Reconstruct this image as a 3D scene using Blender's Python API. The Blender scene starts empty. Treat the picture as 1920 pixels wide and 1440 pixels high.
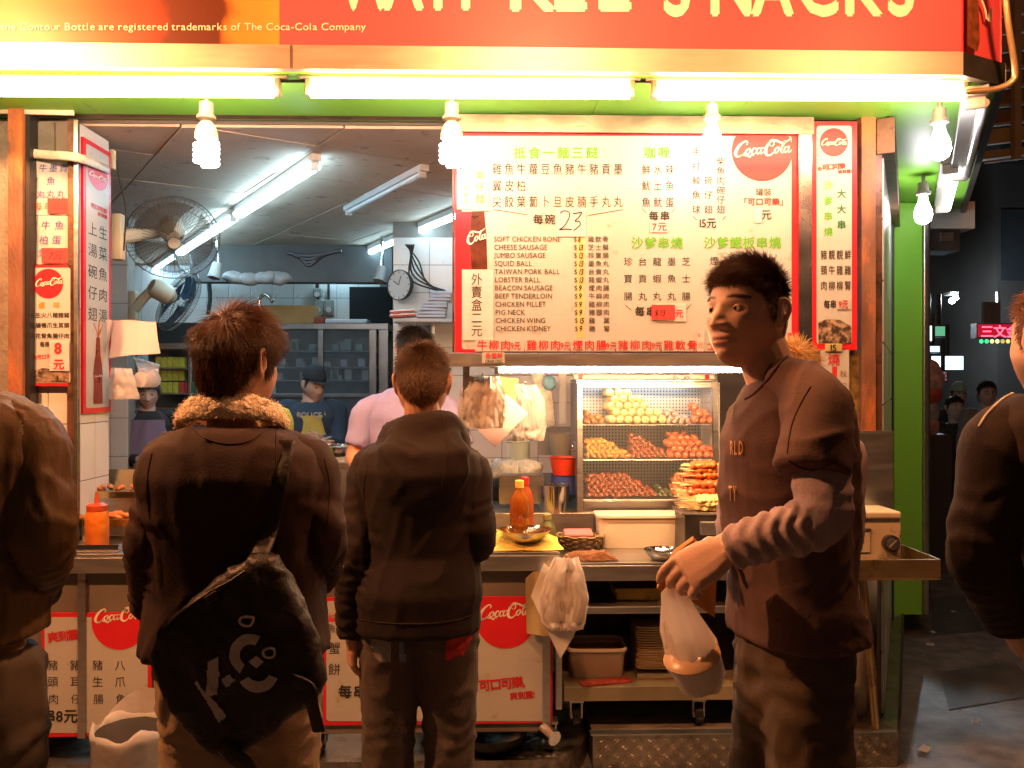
import bpy, bmesh, math, random
import numpy as np
from mathutils import Vector, Matrix, noise
random.seed(7)
R = math.radians
sc = bpy.context.scene
col = sc.collection
# ------------------------------------------------------------------ camera
F = 1600.0; CAMZ = 1.6; PSI = R(1.5)
cd = bpy.data.cameras.new('camera'); cd.sensor_width = 36.0; cd.lens = F / 1920 * 36
cd.clip_start = 0.05; cd.clip_end = 400
cam = bpy.data.objects.new('camera', cd); col.objects.link(cam)
cam.location = (0, 0, CAMZ); cam.rotation_euler = (R(90), 0, -PSI)
sc.camera = cam
# ------------------------------------------------------------------ night sky
w = bpy.data.worlds.new('World'); sc.world = w; w.use_nodes = True
nt = w.node_tree; bg = nt.nodes['Background']
sky = nt.nodes.new('ShaderNodeTexSky'); sky.sky_type = 'NISHITA'; sky.sun_disc = False
sky.sun_elevation = R(1.0); sky.sun_rotation = R(200)
mx = nt.nodes.new('ShaderNodeMix'); mx.data_type = 'RGBA'; mx.inputs[0].default_value = 0.85
nt.links.new(sky.outputs[0], mx.inputs[6]); mx.inputs[7].default_value = (0.75, 0.34, 0.16, 1)
nt.links.new(mx.outputs[2], bg.inputs[0]); bg.inputs[1].default_value = 0.05
sc.view_settings.view_transform = 'Standard'; sc.view_settings.look = 'None'
sc.view_settings.exposure = 0.0; sc.view_settings.gamma = 1.0
sc.cycles.use_denoising = True
sc.cycles.max_bounces = 8; sc.cycles.diffuse_bounces = 3; sc.cycles.glossy_bounces = 4
sc.cycles.transmission_bounces = 6; sc.cycles.transparent_max_bounces = 10
sc.cycles.sample_clamp_indirect = 4.0; sc.cycles.caustics_reflective = False; sc.cycles.caustics_refractive = False

# ------------------------------------------------------------------ helpers
def ray(px, py):
    a = (px - 960) / F; b = (720 - py) / F
    return math.sin(PSI) + math.cos(PSI) * a, math.cos(PSI) - math.sin(PSI) * a, b
def W(px, py, Y):
    rx, ry, b = ray(px, py); t = Y / ry
    return Vector((rx * t, Y, CAMZ + b * t))
def WZ(px, py, z):          # the point of a pixel at a known height
    rx, ry, b = ray(px, py); t = (z - CAMZ) / b
    return Vector((rx * t, ry * t, z))
def X(px, Y): return W(px, 720, Y).x
def Z(py, Y, px=960): return W(px, py, Y).z

MATS = {}
def mat(name, c, rough=0.6, metal=0.0, var=0.12, vscale=6.0, bump=0.0, bscale=40.0, spec=0.5, stretch=(1, 1, 1),
        dirt=None, dirt_amt=0.0, dscale=3.0, trans=0.0, alpha=1.0, sheen=0.0, sss=0.0, attr=None, coat=0.0, aniso=0.0, ior=1.45):
    if name in MATS: return MATS[name]
    m = bpy.data.materials.new(name); m.use_nodes = True; n = m.node_tree; N = n.nodes; L = n.links
    b = N['Principled BSDF']
    b.inputs['Roughness'].default_value = rough; b.inputs['Metallic'].default_value = metal
    b.inputs['Specular IOR Level'].default_value = spec; b.inputs['IOR'].default_value = ior
    b.inputs['Transmission Weight'].default_value = trans; b.inputs['Alpha'].default_value = alpha
    b.inputs['Sheen Weight'].default_value = sheen; b.inputs['Coat Weight'].default_value = coat
    b.inputs['Subsurface Weight'].default_value = sss
    if sss: b.inputs['Subsurface Radius'].default_value = (0.012, 0.005, 0.003); b.inputs['Subsurface Scale'].default_value = 1.0
    b.inputs['Anisotropic'].default_value = aniso
    tc = N.new('ShaderNodeTexCoord'); mp = N.new('ShaderNodeMapping'); mp.inputs['Scale'].default_value = stretch
    L.new(tc.outputs['Object'], mp.inputs[0])
    if attr:
        src = N.new('ShaderNodeVertexColor'); src.layer_name = attr; base = src.outputs[0]
    else:
        rgb = N.new('ShaderNodeRGB'); rgb.outputs[0].default_value = (*c, 1); base = rgb.outputs[0]
    if var > 0:
        nz = N.new('ShaderNodeTexNoise'); nz.inputs['Scale'].default_value = vscale; nz.inputs['Detail'].default_value = 6
        L.new(mp.outputs[0], nz.inputs[0])
        mr = N.new('ShaderNodeMapRange'); mr.inputs[1].default_value = 0.25; mr.inputs[2].default_value = 0.75
        mr.inputs[3].default_value = 1 - var; mr.inputs[4].default_value = 1 + var
        L.new(nz.outputs[0], mr.inputs[0])
        mu = N.new('ShaderNodeVectorMath'); mu.operation = 'MULTIPLY'
        L.new(base, mu.inputs[0]); L.new(mr.outputs[0], mu.inputs[1]); base = mu.outputs[0]
        r2 = N.new('ShaderNodeMapRange'); r2.inputs[3].default_value = max(0.02, rough - 0.1); r2.inputs[4].default_value = min(1, rough + 0.1)
        L.new(nz.outputs[0], r2.inputs[0]); L.new(r2.outputs[0], b.inputs['Roughness'])
    if dirt:
        nd = N.new('ShaderNodeTexNoise'); nd.inputs['Scale'].default_value = dscale; nd.inputs['Detail'].default_value = 9
        nd.inputs['Roughness'].default_value = 0.7
        L.new(mp.outputs[0], nd.inputs[0])
        rp = N.new('ShaderNodeMapRange'); rp.inputs[1].default_value = 0.68 - 0.35 * dirt_amt; rp.inputs[2].default_value = 0.78 - 0.3 * dirt_amt
        L.new(nd.outputs[0], rp.inputs[0])
        mm = N.new('ShaderNodeMix'); mm.data_type = 'RGBA'
        L.new(rp.outputs[0], mm.inputs[0]); L.new(base, mm.inputs[6]); mm.inputs[7].default_value = (*dirt, 1); base = mm.outputs[2]
    L.new(base, b.inputs['Base Color'])
    if bump > 0:
        nb = N.new('ShaderNodeTexNoise'); nb.inputs['Scale'].default_value = bscale; nb.inputs['Detail'].default_value = 5
        L.new(mp.outputs[0], nb.inputs[0])
        bp = N.new('ShaderNodeBump'); bp.inputs['Strength'].default_value = bump; bp.inputs['Distance'].default_value = 0.01
        L.new(nb.outputs[0], bp.inputs['Height']); L.new(bp.outputs[0], b.inputs['Normal'])
    MATS[name] = m
    return m
def emat(name, c, s):
    if name in MATS: return MATS[name]
    m = bpy.data.materials.new(name); m.use_nodes = True; N = m.node_tree.nodes
    N.remove(N['Principled BSDF']); e = N.new('ShaderNodeEmission')
    e.inputs[0].default_value = (*c, 1); e.inputs[1].default_value = s
    m.node_tree.links.new(e.outputs[0], N['Material Output'].inputs[0])
    MATS[name] = m
    return m

WM = {}   # world matrices of the objects made here
def tag(o, label=None, cat=None, group=None, kind=None):
    if label: o['label'] = label
    if cat: o['category'] = cat
    if group: o['group'] = group
    if kind: o['kind'] = kind
    return o
def thing(name, label, cat, loc=(0, 0, 0), rz=0.0, group=None, kind=None):
    o = bpy.data.objects.new(name, None); col.objects.link(o); o.empty_display_size = 0.05
    o.location = loc; o.rotation_euler = (0, 0, rz)
    WM[o.name] = Matrix.Translation(loc) @ Matrix.Rotation(rz, 4, 'Z')
    return tag(o, label, cat, group, kind)
def link_mesh(name, me, m, parent=None, smooth=False):
    o = bpy.data.objects.new(name, me); col.objects.link(o)
    if any(k in name for k in ('lettering', 'handwri', 'writing', 'print', 'script_logo', 'price', 'seam', 'hands')): o['kind'] = 'stuff'
    if m is not None and not me.materials: me.materials.append(m)
    if smooth: me.polygons.foreach_set('use_smooth', [True] * len(me.polygons))
    n = len(me.vertices); co = np.empty(n * 3, 'f'); me.vertices.foreach_get('co', co); co = co.reshape(-1, 3)
    if parent is not None:
        o.parent = parent
        inv = np.array(WM[parent.name].inverted()); co = co @ inv[:3, :3].T + inv[:3, 3]; WM[o.name] = WM[parent.name].copy()
    else:
        org = np.array([(co[:, 0].min() + co[:, 0].max()) / 2, (co[:, 1].min() + co[:, 1].max()) / 2, co[:, 2].min()])
        co = co - org; o.location = org; WM[o.name] = Matrix.Translation(org)
    me.vertices.foreach_set('co', co.astype('f').ravel()); me.update()
    return o
def copy_tree(o, parent=None, loc=None, rz=None):
    c = o.copy(); col.objects.link(c)
    if parent is not None: c.parent = parent
    if loc is not None: c.location = loc
    if rz is not None: c.rotation_euler.z = rz
    for ch in o.children: copy_tree(ch, c)
    return c

class MB:
    """collects geometry in world coordinates; build() links it as one mesh object"""
    def __init__(s): s.v = []; s.f = []
    def add(s, vs, fs):
        o = len(s.v); s.v += [tuple(p) for p in vs]; s.f += [tuple(i + o for i in f) for f in fs]; return s
    def box(s, a, b, bev=0.0):
        x0, x1 = sorted((a[0], b[0])); y0, y1 = sorted((a[1], b[1])); z0, z1 = sorted((a[2], b[2]))
        return s.obox(Vector(((x0 + x1) / 2, (y0 + y1) / 2, (z0 + z1) / 2)), Vector((1, 0, 0)), Vector((0, 1, 0)), (x1 - x0), (y1 - y0), (z1 - z0), bev)
    def obox(s, c, ux, uy, sx, sy, sz, bev=0.0):
        ux = Vector(ux).normalized(); uy = Vector(uy).normalized(); uz = ux.cross(uy); c = Vector(c)
        if bev <= 0:
            vs = [c + ux * (sx / 2 * i) + uy * (sy / 2 * j) + uz * (sz / 2 * k) for i in (-1, 1) for j in (-1, 1) for k in (-1, 1)]
            return s.add(vs, [(0, 1, 3, 2), (4, 6, 7, 5), (0, 4, 5, 1), (2, 3, 7, 6), (0, 2, 6, 4), (1, 5, 7, 3)])
        bm = bmesh.new(); bmesh.ops.create_cube(bm, size=1.0)
        for v in bm.verts: v.co = Vector((v.co.x * sx, v.co.y * sy, v.co.z * sz))
        bmesh.ops.bevel(bm, geom=bm.edges[:], offset=min(bev, 0.45 * min(sx, sy, sz)), segments=2, affect='EDGES', profile=0.5)
        bm.verts.index_update()
        vs = [c + ux * v.co.x + uy * v.co.y + uz * v.co.z for v in bm.verts]; fs = [[q.index for q in f.verts] for f in bm.faces]
        bm.free(); return s.add(vs, fs)
    def prism(s, poly, z0, z1):     # poly: (x, y) points, counter-clockwise seen from above
        n = len(poly)
        vs = [(p[0], p[1], z0) for p in poly] + [(p[0], p[1], z1) for p in poly]
        return s.add(vs, [tuple(range(n))[::-1], tuple(range(n, 2 * n))] + [(i, (i + 1) % n, n + (i + 1) % n, n + i) for i in range(n)])
    def quad(s, a, b, c, d): return s.add([a, b, c, d], [(0, 1, 2, 3)])
    def loft(s, rings, n=16, cap=True, p=2.0):
        vs = []; fs = []
        for c, u, v in rings:
            for i in range(n):
                t = 2 * math.pi * i / n; ct, st = math.cos(t), math.sin(t)
                if p != 2.0:
                    ct = math.copysign(abs(ct) ** (2 / p), ct); st = math.copysign(abs(st) ** (2 / p), st)
                vs.append(Vector(c) + Vector(u) * ct + Vector(v) * st)
        m = len(rings)
        for k in range(m - 1):
            for i in range(n):
                j = (i + 1) % n; fs.append((k * n + i, k * n + j, (k + 1) * n + j, (k + 1) * n + i))
        if cap: fs.append(tuple(range(n))[::-1]); fs.append(tuple(range((m - 1) * n, m * n)))
        return s.add(vs, fs)
    def tube(s, pts, rad, n=8, sub=0, flat=1.0, ref=None, round_=False, cap=True):
        pts = [Vector(p) for p in pts]
        if not isinstance(rad, (list, tuple)): rad = [rad] * len(pts)
        if sub: pts, rad = smooth_path(pts, rad, sub)
        if round_:
            a, b = pts[0], pts[-1]; da = (pts[0] - pts[1]).normalized(); db = (pts[-1] - pts[-2]).normalized(); ra, rb = rad[0], rad[-1]
            pts = [a + da * ra * .97, a + da * ra * .75, a + da * ra * .4] + pts + [b + db * rb * .4, b + db * rb * .75, b + db * rb * .97]
            rad = [ra * .2, ra * .66, ra * .92] + list(rad) + [rb * .92, rb * .66, rb * .2]
        rings = []; u = None
        for i, q in enumerate(pts):
            t = (pts[min(i + 1, len(pts) - 1)] - pts[max(i - 1, 0)])
            t = t.normalized() if t.length > 1e-9 else Vector((0, 0, 1))
            if u is None:
                r0 = Vector(ref) if ref is not None else (Vector((0, 0, 1)) if abs(t.z) < 0.9 else Vector((1, 0, 0)))
                u = (r0 - t * r0.dot(t)).normalized()
            else: u = (u - t * u.dot(t)).normalized()
            v = t.cross(u); rings.append((q, u * rad[i], v * rad[i] * flat))
        return s.loft(rings, n, cap)
    def cyl(s, a, b, r, r2=None, n=16): return s.tube([a, b], [r, r if r2 is None else r2], n)
    def lathe(s, c, prof, n=20, axis=None, cap=True):     # prof: (radius, height)
        ax = Vector((0, 0, 1)) if axis is None else Vector(axis).normalized()
        u = ax.orthogonal().normalized() if axis is not None else Vector((1, 0, 0)); v = ax.cross(u)
        return s.loft([(Vector(c) + ax * h, u * r, v * r) for r, h in prof], n, cap)
    def ball(s, c, r, n=10, m=6, ax=(1, 1, 1)):
        rings = []
        for k in range(m + 1):
            a = -math.pi / 2 + math.pi * (0.02 + 0.96 * k / m)
            rings.append((Vector(c) + Vector((0, 0, r * ax[2] * math.sin(a))), Vector((r * ax[0] * math.cos(a), 0, 0)), Vector((0, r * ax[1] * math.cos(a), 0))))
        return s.loft(rings, n)
    def grid(s, fn, nu, nv):
        vs = [fn(i / nu, j / nv) for j in range(nv + 1) for i in range(nu + 1)]
        return s.add(vs, [(j * (nu + 1) + i, j * (nu + 1) + i + 1, (j + 1) * (nu + 1) + i + 1, (j + 1) * (nu + 1) + i) for j in range(nv) for i in range(nu)])
    def mesh(s, name):
        me = bpy.data.meshes.new(name); me.from_pydata(s.v, [], s.f); me.update(); return me
    def build(s, name, m, parent=None, smooth=False):
        o = link_mesh(name, s.mesh(name), m, parent, smooth)
        if smooth == 'auto':
            o.data.polygons.foreach_set('use_smooth', [True] * len(o.data.polygons)); o.data.set_sharp_from_angle(angle=R(35))
        return o

def smooth_path(pts, rad, sub):
    P, Q = [], []
    n = len(pts)
    for i in range(n - 1):
        p0, p1, p2, p3 = pts[max(i - 1, 0)], pts[i], pts[i + 1], pts[min(i + 2, n - 1)]
        for k in range(sub):
            t = k / sub
            P.append(0.5 * ((2 * p1) + (p2 - p0) * t + (2 * p0 - 5 * p1 + 4 * p2 - p3) * t * t + (3 * p1 - p0 - 3 * p2 + p3) * t ** 3))
            tt = t * t * (3 - 2 * t); Q.append(rad[i] * (1 - tt) + rad[i + 1] * tt)
    P.append(pts[-1]); Q.append(rad[-1])
    return P, Q

# ------------------------------------------------------------------ lettering: glyph outlines of the built-in font, cached
GL = {}
def glyph(ch, bold):
    k = (ch, bold)
    if k not in GL: load_glyphs([k])
    return GL[k]
def load_glyphs(keys):
    obs = []
    for ch, bold in keys:
        c = bpy.data.curves.new('glyph', 'FONT'); c.body = ch; c.size = 1; c.offset = bold; c.resolution_u = 3
        o = bpy.data.objects.new('glyph', c); col.objects.link(o); obs.append((ch, bold, o))
    dg = bpy.context.evaluated_depsgraph_get()
    for ch, bold, o in obs:
        me = bpy.data.meshes.new_from_object(o.evaluated_get(dg))
        vs = [(v.co.x, v.co.y) for v in me.vertices]; fs = [tuple(p.vertices) for p in me.polygons]
        wd = 1.0 if ord(ch) > 0x2e80 else (max([v[0] for v in vs] + [0.25]) + 0.06)
        GL[(ch, bold)] = (vs, fs, wd)
        c = o.data; bpy.data.objects.remove(o); bpy.data.curves.remove(c); bpy.data.meshes.remove(me)
class Face:
    """a printing plane: origin pixel-like coordinates (in px of the photograph at depth Y) mapped to a plane"""
    def __init__(s, Y=None, o=None, ux=None, uz=None):
        s.Y = Y; s.o = o; s.ux = ux; s.uz = uz
    def p(s, x, y, lift=0.0):
        if s.Y is not None: q = W(x, y, s.Y); q.y -= lift; return q
        nrm = s.ux.cross(s.uz).normalized()
        return s.o + s.ux * x - s.uz * y + nrm * lift
def put(mb, fc, txt, x, y, h, bold=0.0, pitch=None, align='l', slant=0.0, lift=0.002, sx=1.0, rot=0.0):
    """txt with its first glyph box starting at x, baseline y, em height h (px)"""
    if align != 'l':
        tot = sum((pitch if pitch else glyph(c, 0.0)[2] * h * sx) for c in txt) if True else 0
        x = x - tot / 2 if align == 'c' else x - tot
    cr, sr = math.cos(R(rot)), math.sin(R(rot)); x0, y0 = x, y; cx = 0.0
    for c in txt:
        if c != ' ':
            vs, fs, wd = glyph(c, 0.0)
            for n_, (bx, by) in enumerate(((-bold, 0), (bold, 0), (0, bold), (0, -bold)) if bold else ((0, 0),)):
                out = []
                for gx, gy in vs:
                    lx = cx + (gx + bx + slant * gy) * h * sx; ly = (gy + by) * h
                    out.append(fc.p(x0 + lx * cr - ly * sr, y0 - (lx * sr + ly * cr), lift + .00025 * n_))
                mb.add(out, fs)
            adv = wd * h * sx
        else: adv = h * 0.28 * sx
        cx += pitch if pitch else adv
def column(mb, fc, txt, x, y, h, step, **k):
    for i, c in enumerate(txt):
        if c != ' ': put(mb, fc, c, x, y + i * step, h, **k)
def stroke(mb, fc, pts, wd, sub=6, lift=0.002):
    pts = [Vector((a, b, 0)) for a, b in pts]
    if not isinstance(wd, (list, tuple)): wd = [wd] * len(pts)
    pts, wd = smooth_path(pts, list(wd), sub) if sub > 1 else (pts, wd)
    vs = []
    for i, q in enumerate(pts):
        t = (pts[min(i + 1, len(pts) - 1)] - pts[max(i - 1, 0)]); t = t.normalized() if t.length else Vector((1, 0, 0))
        n = Vector((-t.y, t.x, 0)) * wd[i] / 2
        vs += [fc.p(q.x + n.x, q.y + n.y, lift), fc.p(q.x - n.x, q.y - n.y, lift)]
    mb.add(vs, [(2 * i, 2 * i + 1, 2 * i + 3, 2 * i + 2) for i in range(len(pts) - 1)])
def rect(mb, fc, x0, y0, x1, y1, lift=0.001):
    mb.add([fc.p(x0, y1, lift), fc.p(x1, y1, lift), fc.p(x1, y0, lift), fc.p(x0, y0, lift)], [(0, 1, 2, 3)])
def rrect(mb, fc, x0, y0, x1, y1, r, lift=0.001):
    pts = []
    for cx, cy, a0 in ((x1 - r, y1 - r, 0), (x0 + r, y1 - r, 90), (x0 + r, y0 + r, 180), (x1 - r, y0 + r, 270)):
        for k in range(5):
            a = R(a0 + 22.5 * k); pts.append(fc.p(cx + r * math.cos(a), cy + r * math.sin(a), lift))
    mb.add(pts[::-1], [tuple(range(len(pts)))])
def disc(mb, fc, cx, cy, r, lift=0.0015, ry=None, ymin=None, xmax=None):
    pts = []
    for k in range(40):
        a = 2 * math.pi * k / 40; x = cx + r * math.cos(a); y = cy + (ry or r) * math.sin(a)
        if ymin is not None: y = max(y, ymin)
        if xmax is not None: x = min(x, xmax)
        pts.append(fc.p(x, y, lift))
    mb.add(pts[::-1], [tuple(range(40))])
SCRIPT = [
 ([(2.3,2.45),(2.5,2.8),(2.25,3.05),(1.65,2.8),(0.95,2.15),(.5,1.35),(.55,.8),(1.0,.62),(1.6,.9),(1.95,1.25)], [.16,.2,.22,.3,.42,.5,.42,.25,.16,.1]),
 ([(.75,.55),(1.5,.85),(2.3,.72),(2.75,.5),(2.9,.75),(3.4,.62)], [.1,.22,.2,.3,.16,.05]),
 ([(2.75,1.85),(2.3,1.6),(2.1,1.2),(2.3,.9),(2.65,1.1),(2.85,1.55),(2.75,1.85),(2.5,1.8)], [.18,.26,.3,.2,.18,.28,.2,.1]),
 ([(3.75,1.65),(3.7,1.9),(3.35,1.75),(3.1,1.3),(3.2,.92),(3.5,.95),(3.9,1.3)], [.2,.18,.26,.32,.24,.14,.08]),
 ([(4.5,1.8),(4.1,1.75),(3.85,1.25),(4.0,.92),(4.3,1.1),(4.6,1.75)], [.18,.24,.3,.22,.16,.12]),
 ([(4.72,1.95),(4.5,1.3),(4.55,.95),(4.85,1.05),(5.0,1.3)], [.26,.28,.26,.14,.08]),
 ([(4.85,1.75),(5.25,1.9)], [.16,.16]),
 ([(6.45,2.0),(6.75,2.45),(6.6,2.85),(6.1,2.7),(5.55,2.0),(5.3,1.25),(5.45,.72),(5.95,.6),(6.5,.95),(6.8,1.35)], [.14,.18,.2,.3,.42,.5,.42,.26,.16,.1]),
 ([(6.3,2.0),(6.0,2.3),(6.1,2.85),(6.6,3.05),(7.3,2.8),(8.0,2.5),(8.8,2.7),(9.5,3.1)], [.1,.16,.22,.26,.32,.3,.22,.06]),
 ([(7.4,1.85),(7.0,1.65),(6.75,1.2),(6.9,.92),(7.25,1.1),(7.5,1.55),(7.4,1.85),(7.15,1.8)], [.18,.26,.3,.2,.18,.28,.2,.1]),
 ([(7.6,1.3),(8.1,1.9),(8.55,2.6),(8.45,2.75),(8.15,2.3),(7.85,1.5),(7.85,.98),(8.1,.95),(8.3,1.15)], [.1,.14,.16,.18,.26,.3,.26,.16,.1]),
 ([(8.95,1.8),(8.55,1.75),(8.3,1.25),(8.45,.92),(8.75,1.1),(9.0,1.75)], [.18,.24,.3,.22,.16,.12]),
 ([(9.15,1.95),(8.95,1.3),(9.0,.95),(9.3,1.05),(9.5,1.35)], [.26,.28,.26,.14,.08])]
def script_logo(mb, fc, x, y, wpx, lift=0.003, tilt=0.0, only=None):
    k = wpx / 9.6; ct, st = math.cos(R(tilt)), math.sin(R(tilt))
    for i, (pts, wd) in enumerate(SCRIPT):
        if only is not None and i not in only: continue
        stroke(mb, fc, [(x + (a * ct + b * st) * k, y + (a * st - b * ct) * k) for a, b in pts], [q * k for q in wd], 5, lift)

ALL = '抵食一麵三餸雞魚牛蘿豆豬貢墨翼皮柏尖餃葉蔔卜旦腩手丸每碗咖喱鮮水辣魷土串元打鯪球仔翅柴肉罐裝可口樂沙爹燒鐵板珍台龍芝寶蝦士腸煙軟骨柳頸腎頭靚大中秋刀鹵味生火八腸鴨爪耳花上湯菜外賣盒車餅飲爽到震'
# ------------------------------------------------------------------ shared materials
STEEL = mat('stainless_steel', (0.55, 0.53, 0.5), 0.32, 1.0, 0.12, 8, 0.05, 60, stretch=(1, 1, 6), dirt=(0.2, 0.14, 0.08), dirt_amt=0.25, dscale=2.5)
STEEL_B = mat('brushed_steel', (0.6, 0.58, 0.55), 0.38, 1.0, 0.15, 5, 0.06, 30, stretch=(1, 8, 8))
CHROME = mat('chrome', (0.75, 0.74, 0.72), 0.12, 1.0, 0.05)
BRONZE = mat('aged_brown_frame', (0.16, 0.075, 0.045), 0.42, 0.3, 0.35, 9, 0.25, 50, dirt=(0.03, 0.02, 0.015), dirt_amt=0.5, dscale=8)
RUST = mat('rusty_brown_paint', (0.22, 0.1, 0.06), 0.55, 0.1, 0.35, 12, 0.4, 60, dirt=(0.5, 0.16, 0.05), dirt_amt=0.55, dscale=7, stretch=(1, 1, .4))
GREEN = mat('lime_green_panel', (0.25, 0.62, 0.06), 0.45, 0, 0.06, 4, 0.02, 30, dirt=(0.16, 0.36, 0.05), dirt_amt=0.1, dscale=4)
TILE = mat('glazed_white_tile', (0.72, 0.70, 0.66), 0.22, 0, 0.08, 4, dirt=(0.4, 0.33, 0.24), dirt_amt=0.2, dscale=3)
GROUT = mat('dark_grout', (0.22, 0.19, 0.16), 0.9)
WHITE = mat('white_plastic', (0.75, 0.74, 0.71), 0.35, 0, 0.06)
BOARD = mat('cream_sign_print', (0.5, 0.49, 0.45), 0.38, 0, 0.07, 3, dirt=(0.4, 0.34, 0.25), dirt_amt=0.22, dscale=14)
RED = mat('sign_red', (0.66, 0.02, 0.03), 0.35, 0, 0.08)
CREAM = mat('cream_lettering', (0.85, 0.82, 0.66), 0.45, 0, 0.0)
INK = mat('black_print', (0.03, 0.028, 0.025), 0.5, 0, 0.0)
REDINK = mat('red_print', (0.6, 0.03, 0.03), 0.5, 0, 0.0)
GREENINK = mat('green_print', (0.13, 0.42, 0.03), 0.5, 0, 0.0)
DGREENINK = mat('dark_green_print', (0.04, 0.16, 0.05), 0.5, 0, 0.0)
BLUEINK = mat('blue_marker', (0.07, 0.06, 0.3), 0.5, 0, 0.0)
PAPER = mat('white_paper', (0.78, 0.76, 0.72), 0.75, 0, 0.05, 20)
REDPAPER = mat('red_sticker', (0.8, 0.05, 0.05), 0.6, 0, 0.05)
BLACK = mat('black_plastic', (0.02, 0.02, 0.02), 0.4, 0, 0.2)
DARKMETAL = mat('dark_metal', (0.12, 0.11, 0.1), 0.4, 0.8, 0.3, 10)
CERAMIC = mat('grey_lamp_cap', (0.22, 0.2, 0.18), 0.5, 0, 0.3, 30)
load_glyphs([(c, 0.0) for c in dict.fromkeys(ALL)])
YC, YF = 3.05, 3.65
U2 = Vector((0.447, 0.894, 0)); U2.normalize()          # the direction in which the shop's right side runs back
# ------------------------------------------------------------------ ground
def ground():
    m = mat('asphalt', (0.17, 0.155, 0.155), 0.6, 0, 0.55, 9, 0.6, 120, dirt=(0.07, 0.065, 0.065), dirt_amt=0.45, dscale=0.9)
    N = m.node_tree.nodes; L = m.node_tree.links; b = N['Principled BSDF']
    tc = N.new('ShaderNodeTexCoord'); n1 = N.new('ShaderNodeTexNoise'); n1.inputs['Scale'].default_value = 0.8; n1.inputs['Detail'].default_value = 7
    L.new(tc.outputs['Object'], n1.inputs[0]); mr = N.new('ShaderNodeMapRange'); mr.inputs[1].default_value = .4; mr.inputs[2].default_value = .62
    mr.inputs[3].default_value = .28; mr.inputs[4].default_value = .8; L.new(n1.outputs[0], mr.inputs[0]); L.new(mr.outputs[0], b.inputs['Roughness'])
    mb = MB(); mb.quad((-60, -30, 0), (60, -30, 0), (60, 90, 0), (-60, 90, 0))
    tag(mb.build('road', m), 'grey worn asphalt street beside the food stall', kind='structure')
    # raised shop floor: a low step on the left, the checker-plate platform on the right
    cp = mat('platform_concrete', (0.2, 0.18, 0.15), 0.7, 0, 0.3, 3, 0.3, 60)
    px = WZ(1112, 1378, .15).x; right0 = Vector((1.70, 3.53, 0))
    far = right0 + U2 * 3.2
    mb = MB(); mb.prism([(px, 3.53), (right0.x, 3.53), (far.x, far.y), (far.x, 8.3), (-4.2, 8.3), (-4.2, 4.3), (px, 4.3)], -.02, .15)
    tag(mb.build('shop_floor', cp), 'raised shop floor clad in worn checker plate', kind='structure')
    fl = bpy.data.objects['shop_floor']
    plate = mat('checker_plate', (0.34, 0.3, 0.25), 0.34, 0.9, 0.3, 6, 0.15, 80, dirt=(0.1, 0.07, 0.04), dirt_amt=0.5, dscale=4)
    lug = MB()
    def lugs(o, ux, uy, nrm, w, h, pitch=.034):
        k = 0; nx = int(w / pitch); ny = int(h / pitch)
        for i in range(nx):
            for j in range(ny):
                c = o + ux * ((i + .5) * pitch) + uy * ((j + .5) * pitch)
                d = (ux + uy) if (i + j) % 2 else (ux - uy); d = d.normalized(); e = nrm.cross(d)
                for q in (-1, 0, 1):
                    a = c + e * (q * .009)
                    lug.add([a - d * .015, a + e * .0028, a + d * .015, a - e * .0028, a + nrm * .0022], [(0, 3, 4), (3, 2, 4), (2, 1, 4), (1, 0, 4)])
    mb = MB(); mb.box((px, 3.522, 0.0), (right0.x, 3.53, .148)); mb.build('riser_plate', plate, fl)
    lugs(Vector((px + .01, 3.5218, .004)), Vector((1, 0, 0)), Vector((0, 0, 1)), Vector((0, -1, 0)), right0.x - px - .02, .14)
    n = Vector((U2.y, -U2.x, 0)); a = right0
    mb = MB(); mb.obox(a + U2 * 1.5 + n * .004 + Vector((0, 0, .074)), U2, n, 3.0, .008, .148); mb.build('side_plate', plate, fl)
    # plate on top near the right edge
    q = [right0 + Vector((-.33, .0, 0)), right0, right0 + U2 * 1.9, right0 + U2 * 1.9 + Vector((-.2, 0, 0))]
    mb = MB(); mb.prism([(v.x, v.y) for v in q], .15, .154); mb.build('top_plate', plate, fl)
    lugs(right0 + Vector((-.2, .05, .1541)), U2, Vector((-U2.y, U2.x, 0)) * .9, Vector((0, 0, 1)), 1.7, .15)
    mb = MB(); mb.box((px - .01, 3.512, .1485), (right0.x, 3.56, .1525)); mb.build('nosing', STEEL_B, fl)
    s = MB(); s.tube([right0 + n * .012 + Vector((0, 0, .15)), right0 + n * .012 + U2 * 3 + Vector((0, 0, .15))], .008, 6); s.build('edge_trim', DARKMETAL, fl)
    o = lug.build('plate_lugs', plate, fl); o['kind'] = 'stuff'
    # low step in front of the left cart
    mb = MB(); mb.prism([(-4.2, 3.4), (px - .28, 3.4)] + [(px - .28 + .26 * math.sin(R(t)), 3.66 - .26 * math.cos(R(t))) for t in range(10, 90, 10)] + [(px - .01, 3.66), (px - .01, 4.29), (-4.2, 4.29)], -.02, .1)
    st = mb.build('low_step', plate); tag(st, 'low metal step with rounded corner under the left cart', kind='structure')
    lug = MB(); lugs(Vector((px - .62, 3.42, .1001)), Vector((1, 0, 0)), Vector((0, 1, 0)), Vector((0, 0, 1)), .5, .3)
    o = lug.build('plate_lugs', plate, st); o['kind'] = 'stuff'
ground()

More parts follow.
